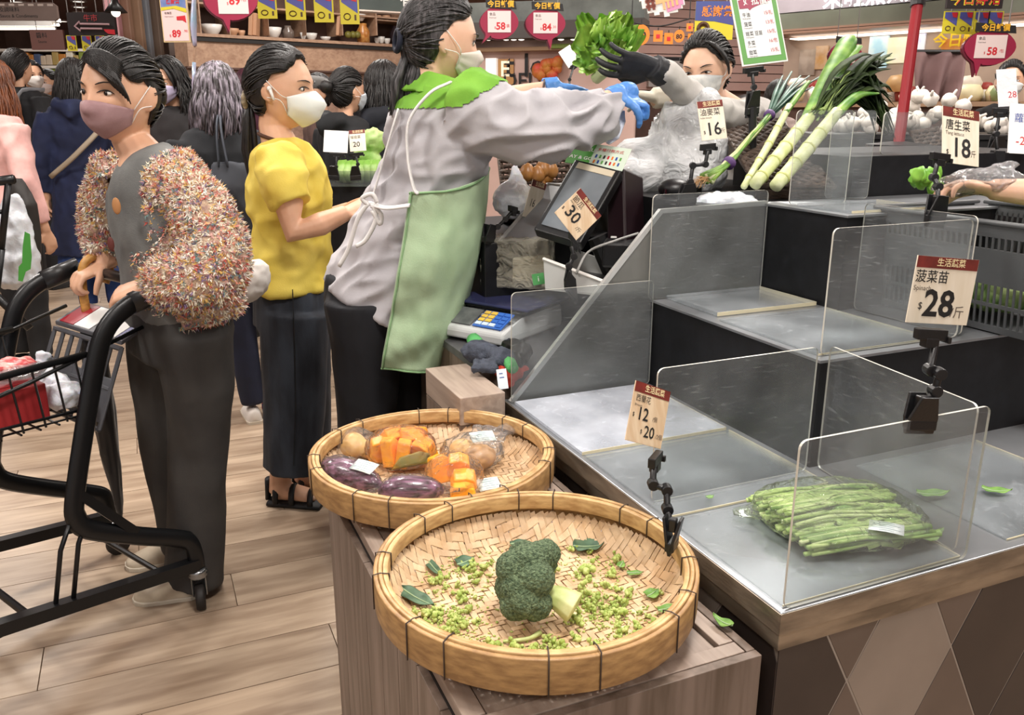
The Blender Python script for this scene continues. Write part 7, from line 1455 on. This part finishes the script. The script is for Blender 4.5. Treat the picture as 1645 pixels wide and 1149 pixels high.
cd = upcard(1118, 2, 1176, 64, 5.2); t = thing('festival_poster', 'blue and yellow festival poster left of the green price list', 'poster', cd.at(.5, 1)); cd.panel('sheet', YP, t, th=.006); cd.shape('blue_field', M('fest_blue', '#33508a', .5, col2='#4a3f7d', vs=6), t, [(0, 0), (1, 0), (1, .62), (.5, .52), (0, .5)], .001, .004); cd.text('感謝祭', .58, .28, .3, OR, t, bold=.02, lift=.006)
m = MB(); m.tube([cd.at(.22+.12*cos(a), .70+.12*sin(a), .006) for a in [2*pi*q/16 for q in range(16)]], .012, 5, closed=True); m.build('ring_mark', DB, t); hangers(t, cd)
gl_ = thing('garland', 'string of orange and white numbered tags left of the masked worker', 'garland', PY(1060, 70, 5.0)); m = MB(); m.tube(smooth_path([PY(1015, 36, 5.0), PY(1060, 42, 5.0), PY(1108, 30, 5.0)], 5), .004, 5); m.build('cord', INK, gl_)
for k, (x, y, r, tx) in enumerate(((1030, 56, 13, '60'), (1057, 58, 7, ''), (1074, 62, 7, ''), (1091, 58, 8, '80'), (1108, 44, 5, ''), (1111, 62, 6, ''))):
    cd = upcard(x-r, y-r*1.3, x+r, y+r*1.3, 5.0, .2*(k % 3-1)); 
    if tx: o = cd.shape('tag', OR, gl_, [(.5+.5*cos(a), .5+.5*sin(a)) for a in [2*pi*q/18 for q in range(18)]], .004); cd.text(tx, .5, .55, .5, INK, gl_, bold=.03, lift=.003, ysc=1)
    else: cd.panel('tag', OR, gl_, th=.004); cd.panel('tag_mark', RED, gl_, .3, .35, .7, .7, .001, .003)
    m = MB(); m.tube([cd.at(.5, 0), cd.at(.5, -.25)], .003, 5); m.build('tag_string', INK, gl_)
for x in (1015, 1108): a = PY(x, 36 if x < 1100 else 30, 5.0); m = MB(); m.tube([a, V((a.x, a.y, 3.17))], .003, 5); m.build('hanging_wire', INK, gl_)
# right hand stall
S3 = Plane(1462, 40, 7.0, 1247, 55); S3.n = -S3.n; S3.ex = -S3.ex
rs = thing('market_stall', 'lit fresh food stall with dark canopy and posters at the right', 'stall', S3.p(1450, 220))
m = MB(); S3.bar(m, 1245, 47, 1760, 420, -.25, -.2); m.build('back_wall', M('stall_wall', '#c9b6a6', .5, col2='#b9a596', vs=3), rs)
m = MB(); S3.bar(m, 1240, 11, 1760, 38, -.1, .25); m.build('canopy_fascia', M('canopy_olive', '#4f5044', .35, col2='#6a6f60', vs=1.5), rs)
for y in (38.5, 43): m = MB(); S3.bar(m, 1244, y, 1760, y+3.6, -.1, .28); m.build('canopy_strip', M('canopy_strip_tan', '#8a6a58', .4), rs)
m = MB(); S3.bar(m, 1235, -40, 1760, 8, -.1, .2); m.build('signboard', M('stall_sign_grey', '#8b8288', .3, col2='#a29aa0', vs=2), rs); 
text('來啦煮意', S3.p(1410, -1, .23), S3.ex, V((0, 0, 1)), .17, M('sign_lit_white', '#ffffff', .5, emit=1.2), rs, bold=.02)
m = MB(); S3.bar(m, 1270, 49, 1760, 51, -.15, .0); m.build('light_strip', M('stall_strip_lit', '#fff2e2', .5, emit=2.5), rs)
for k, (x0, y0, x1, y1, c1, c2) in enumerate(((1383, 56, 1408, 108, '#a8d2e4', '#e9f2f2'), (1412, 58, 1440, 100, '#cfe0b4', '#f2e6d0'), (1444, 52, 1466, 110, '#b9c2ea', '#eef2f6'), (1270, 78, 1292, 120, '#9a8c80', '#c4b8ac'), (1296, 72, 1312, 110, '#c99a5a', '#d8c7b4'), (1500, 60, 1540, 82, '#d8882c', '#e8c08a'))):
    m = MB(); S3.bar(m, x0, y0, x1, y1, -.19, -.17); m.build('poster_panel', M('stall_poster_'+c1[1:], c1, .5, col2=c2, vs=7, emit=.35 if k < 3 else 0), rs)
m = MB(); S3.bar(m, 1245, 165, 1760, 172, -.2, .4); m.build('stall_counter', M('stall_counter', '#a8886c', .5), rs); m = MB(); S3.bar(m, 1245, 172, 1760, 420, -.15, .35); m.build('stall_front', SWD, rs)
text('今日特惠', S3.p(1535, 63, -.15), S3.ex, V((0, 0, 1)), .11, M('heading_yellow2', '#e8c81e', .5), rs, bold=.02)
rr = random.Random(77); GC = [M('stall_good_'+c[1:], c, .5) for c in ('#cfc4b4', '#e2ddd4', '#b08a5a', '#9a3a34', '#d9cfa8', '#7a8a5a')]
for k in range(34):
    x = 1262+rr.uniform(0, 370); y = rr.choice((163, 163, 148)); c = S3.p(x, y, rr.uniform(0, .3)); s_ = rr.uniform(.05, .1); m = MB(); m.lathe([(.001, 0), (s_*.8, 0), (s_, s_*.7), (s_*.7, s_*1.2), (.001, s_*1.3)], c, 10); m.build('food_pack', rr.choice(GC), rs, smooth=True)
m = MB(); pts = [PY(x, y, 5.4) for x, y in ((1470, 82), (1552, 84), (1548, 120), (1520, 160), (1462, 168), (1464, 120))]
def tarp(u, v): 
    a = PY(1468, 84, 5.4).lerp(PY(1553, 84, 5.4), u); b = PY(1458, 168, 5.35).lerp(PY(1528, 160, 5.35), u); return a.lerp(b, v)+V((0, -.05*sin(u*13+v*2)*(.3+v)-.04*v, 0))
t = thing('apron_cloth', 'mauve brown cloth hanging behind the red pole', 'cloth', PY(1500, 168, 5.4)); m.grid(tarp, 26, 12); m.build('cloth', M('cloth_mauve', '#6a4f4e', .75, col2='#7d615f', vs=5), t, smooth=True, solid=.006); m = MB(); m.tube([PY(1462, 83, 5.4), PY(1560, 83, 5.4)], .012, 8); m.build('rail', BLACK, t)
for x in (1464, 1558): a = PY(x, 83, 5.4); m = MB(); m.tube([a, V((a.x, a.y, 3.17))], .005, 5); m.build('rail_rod', BLACK, t)
cd = upcard(1524, -24, 1608, 14, 4.6); t = thing('heading_sign', 'black sign with yellow outlined characters above the narrow posters', 'sign', cd.at(.5, 1)); cd.panel('board', M('sign_black', '#1c1213', .5), t, th=.02); cd.text('今日鮮活', .5, .62, .6, YP, t, bold=.04, lift=.012); cd.text('今日鮮活', .5, .62, .58, RED, t, bold=.0, lift=.013); hangers(t, cd)
# garlic heap and extras behind the lettuce card
GA = M('garlic_skin', '#cfc7bd', .5, col2='#e2dcd4', vs=20, bump=.1, bs=60); rr = random.Random(17); gm = None
gt = thing('garlic_crate', 'black crate counter holding the heap of garlic behind the red pole', 'crate', P(1450, 236, 3.6)); a = P(1470, 222, 3.9); m = MB(); m.box(a-V((0, 0, .25)), (.95, .5, .5), Matrix.Rotation(-.2, 3, 'Z')); m.build('crate_body', RISER, gt, bevel=.004); m = MB(); m.box(a+V((0, 0, .012)), (.97, .52, .02), Matrix.Rotation(-.2, 3, 'Z')); m.build('crate_rim', BLACK, gt)
mb = MB(); mb.ell((0, 0, .03), (.034, .034, .03), n=12, m=8, f=lambda d, q: q*(1+.06*cos(6*atan2(d.y, d.x)))); mb.tube([V((0, 0, .05)), V((.004, 0, .085))], [.009, .005], 6); gm = mb.mesh('garlic'); gm.materials.append(GA)
for k in range(56):
    o = bpy.data.objects.new('garlic', gm); COL.objects.link(o); x = rr.uniform(-.32, .34); yv = rr.uniform(-.2, .18); o.location = a+V((x, yv, .02+rr.uniform(0, .16)*(1-abs(x)/.36))); o.rotation_euler = (rr.uniform(-1, 1), rr.uniform(-1, 1), rr.uniform(0, 6)); tag(o, 'white garlic bulb heaped behind the red pole and lettuce card', 'garlic', 'garlic bulbs in the heap behind the red pole')
wicker('wicker_basket', 'tan wicker basket tilted beside the garlic heap', P(1462, 212, 3.3), P(1506, 206, 3.3), P(1456, 245, 3.25), .1, 6, 7)
# ---------------------------------------------------------------- lettering becomes plain mesh
dg = bpy.context.evaluated_depsgraph_get()
for o in [q for q in bpy.data.objects if q.type == 'FONT']:
    me = bpy.data.meshes.new_from_object(o.evaluated_get(dg)); n = bpy.data.objects.new('lettering', me); COL.objects.link(n); n.parent = o.parent; n.matrix_local = o.matrix_local.copy(); bpy.data.objects.remove(o)
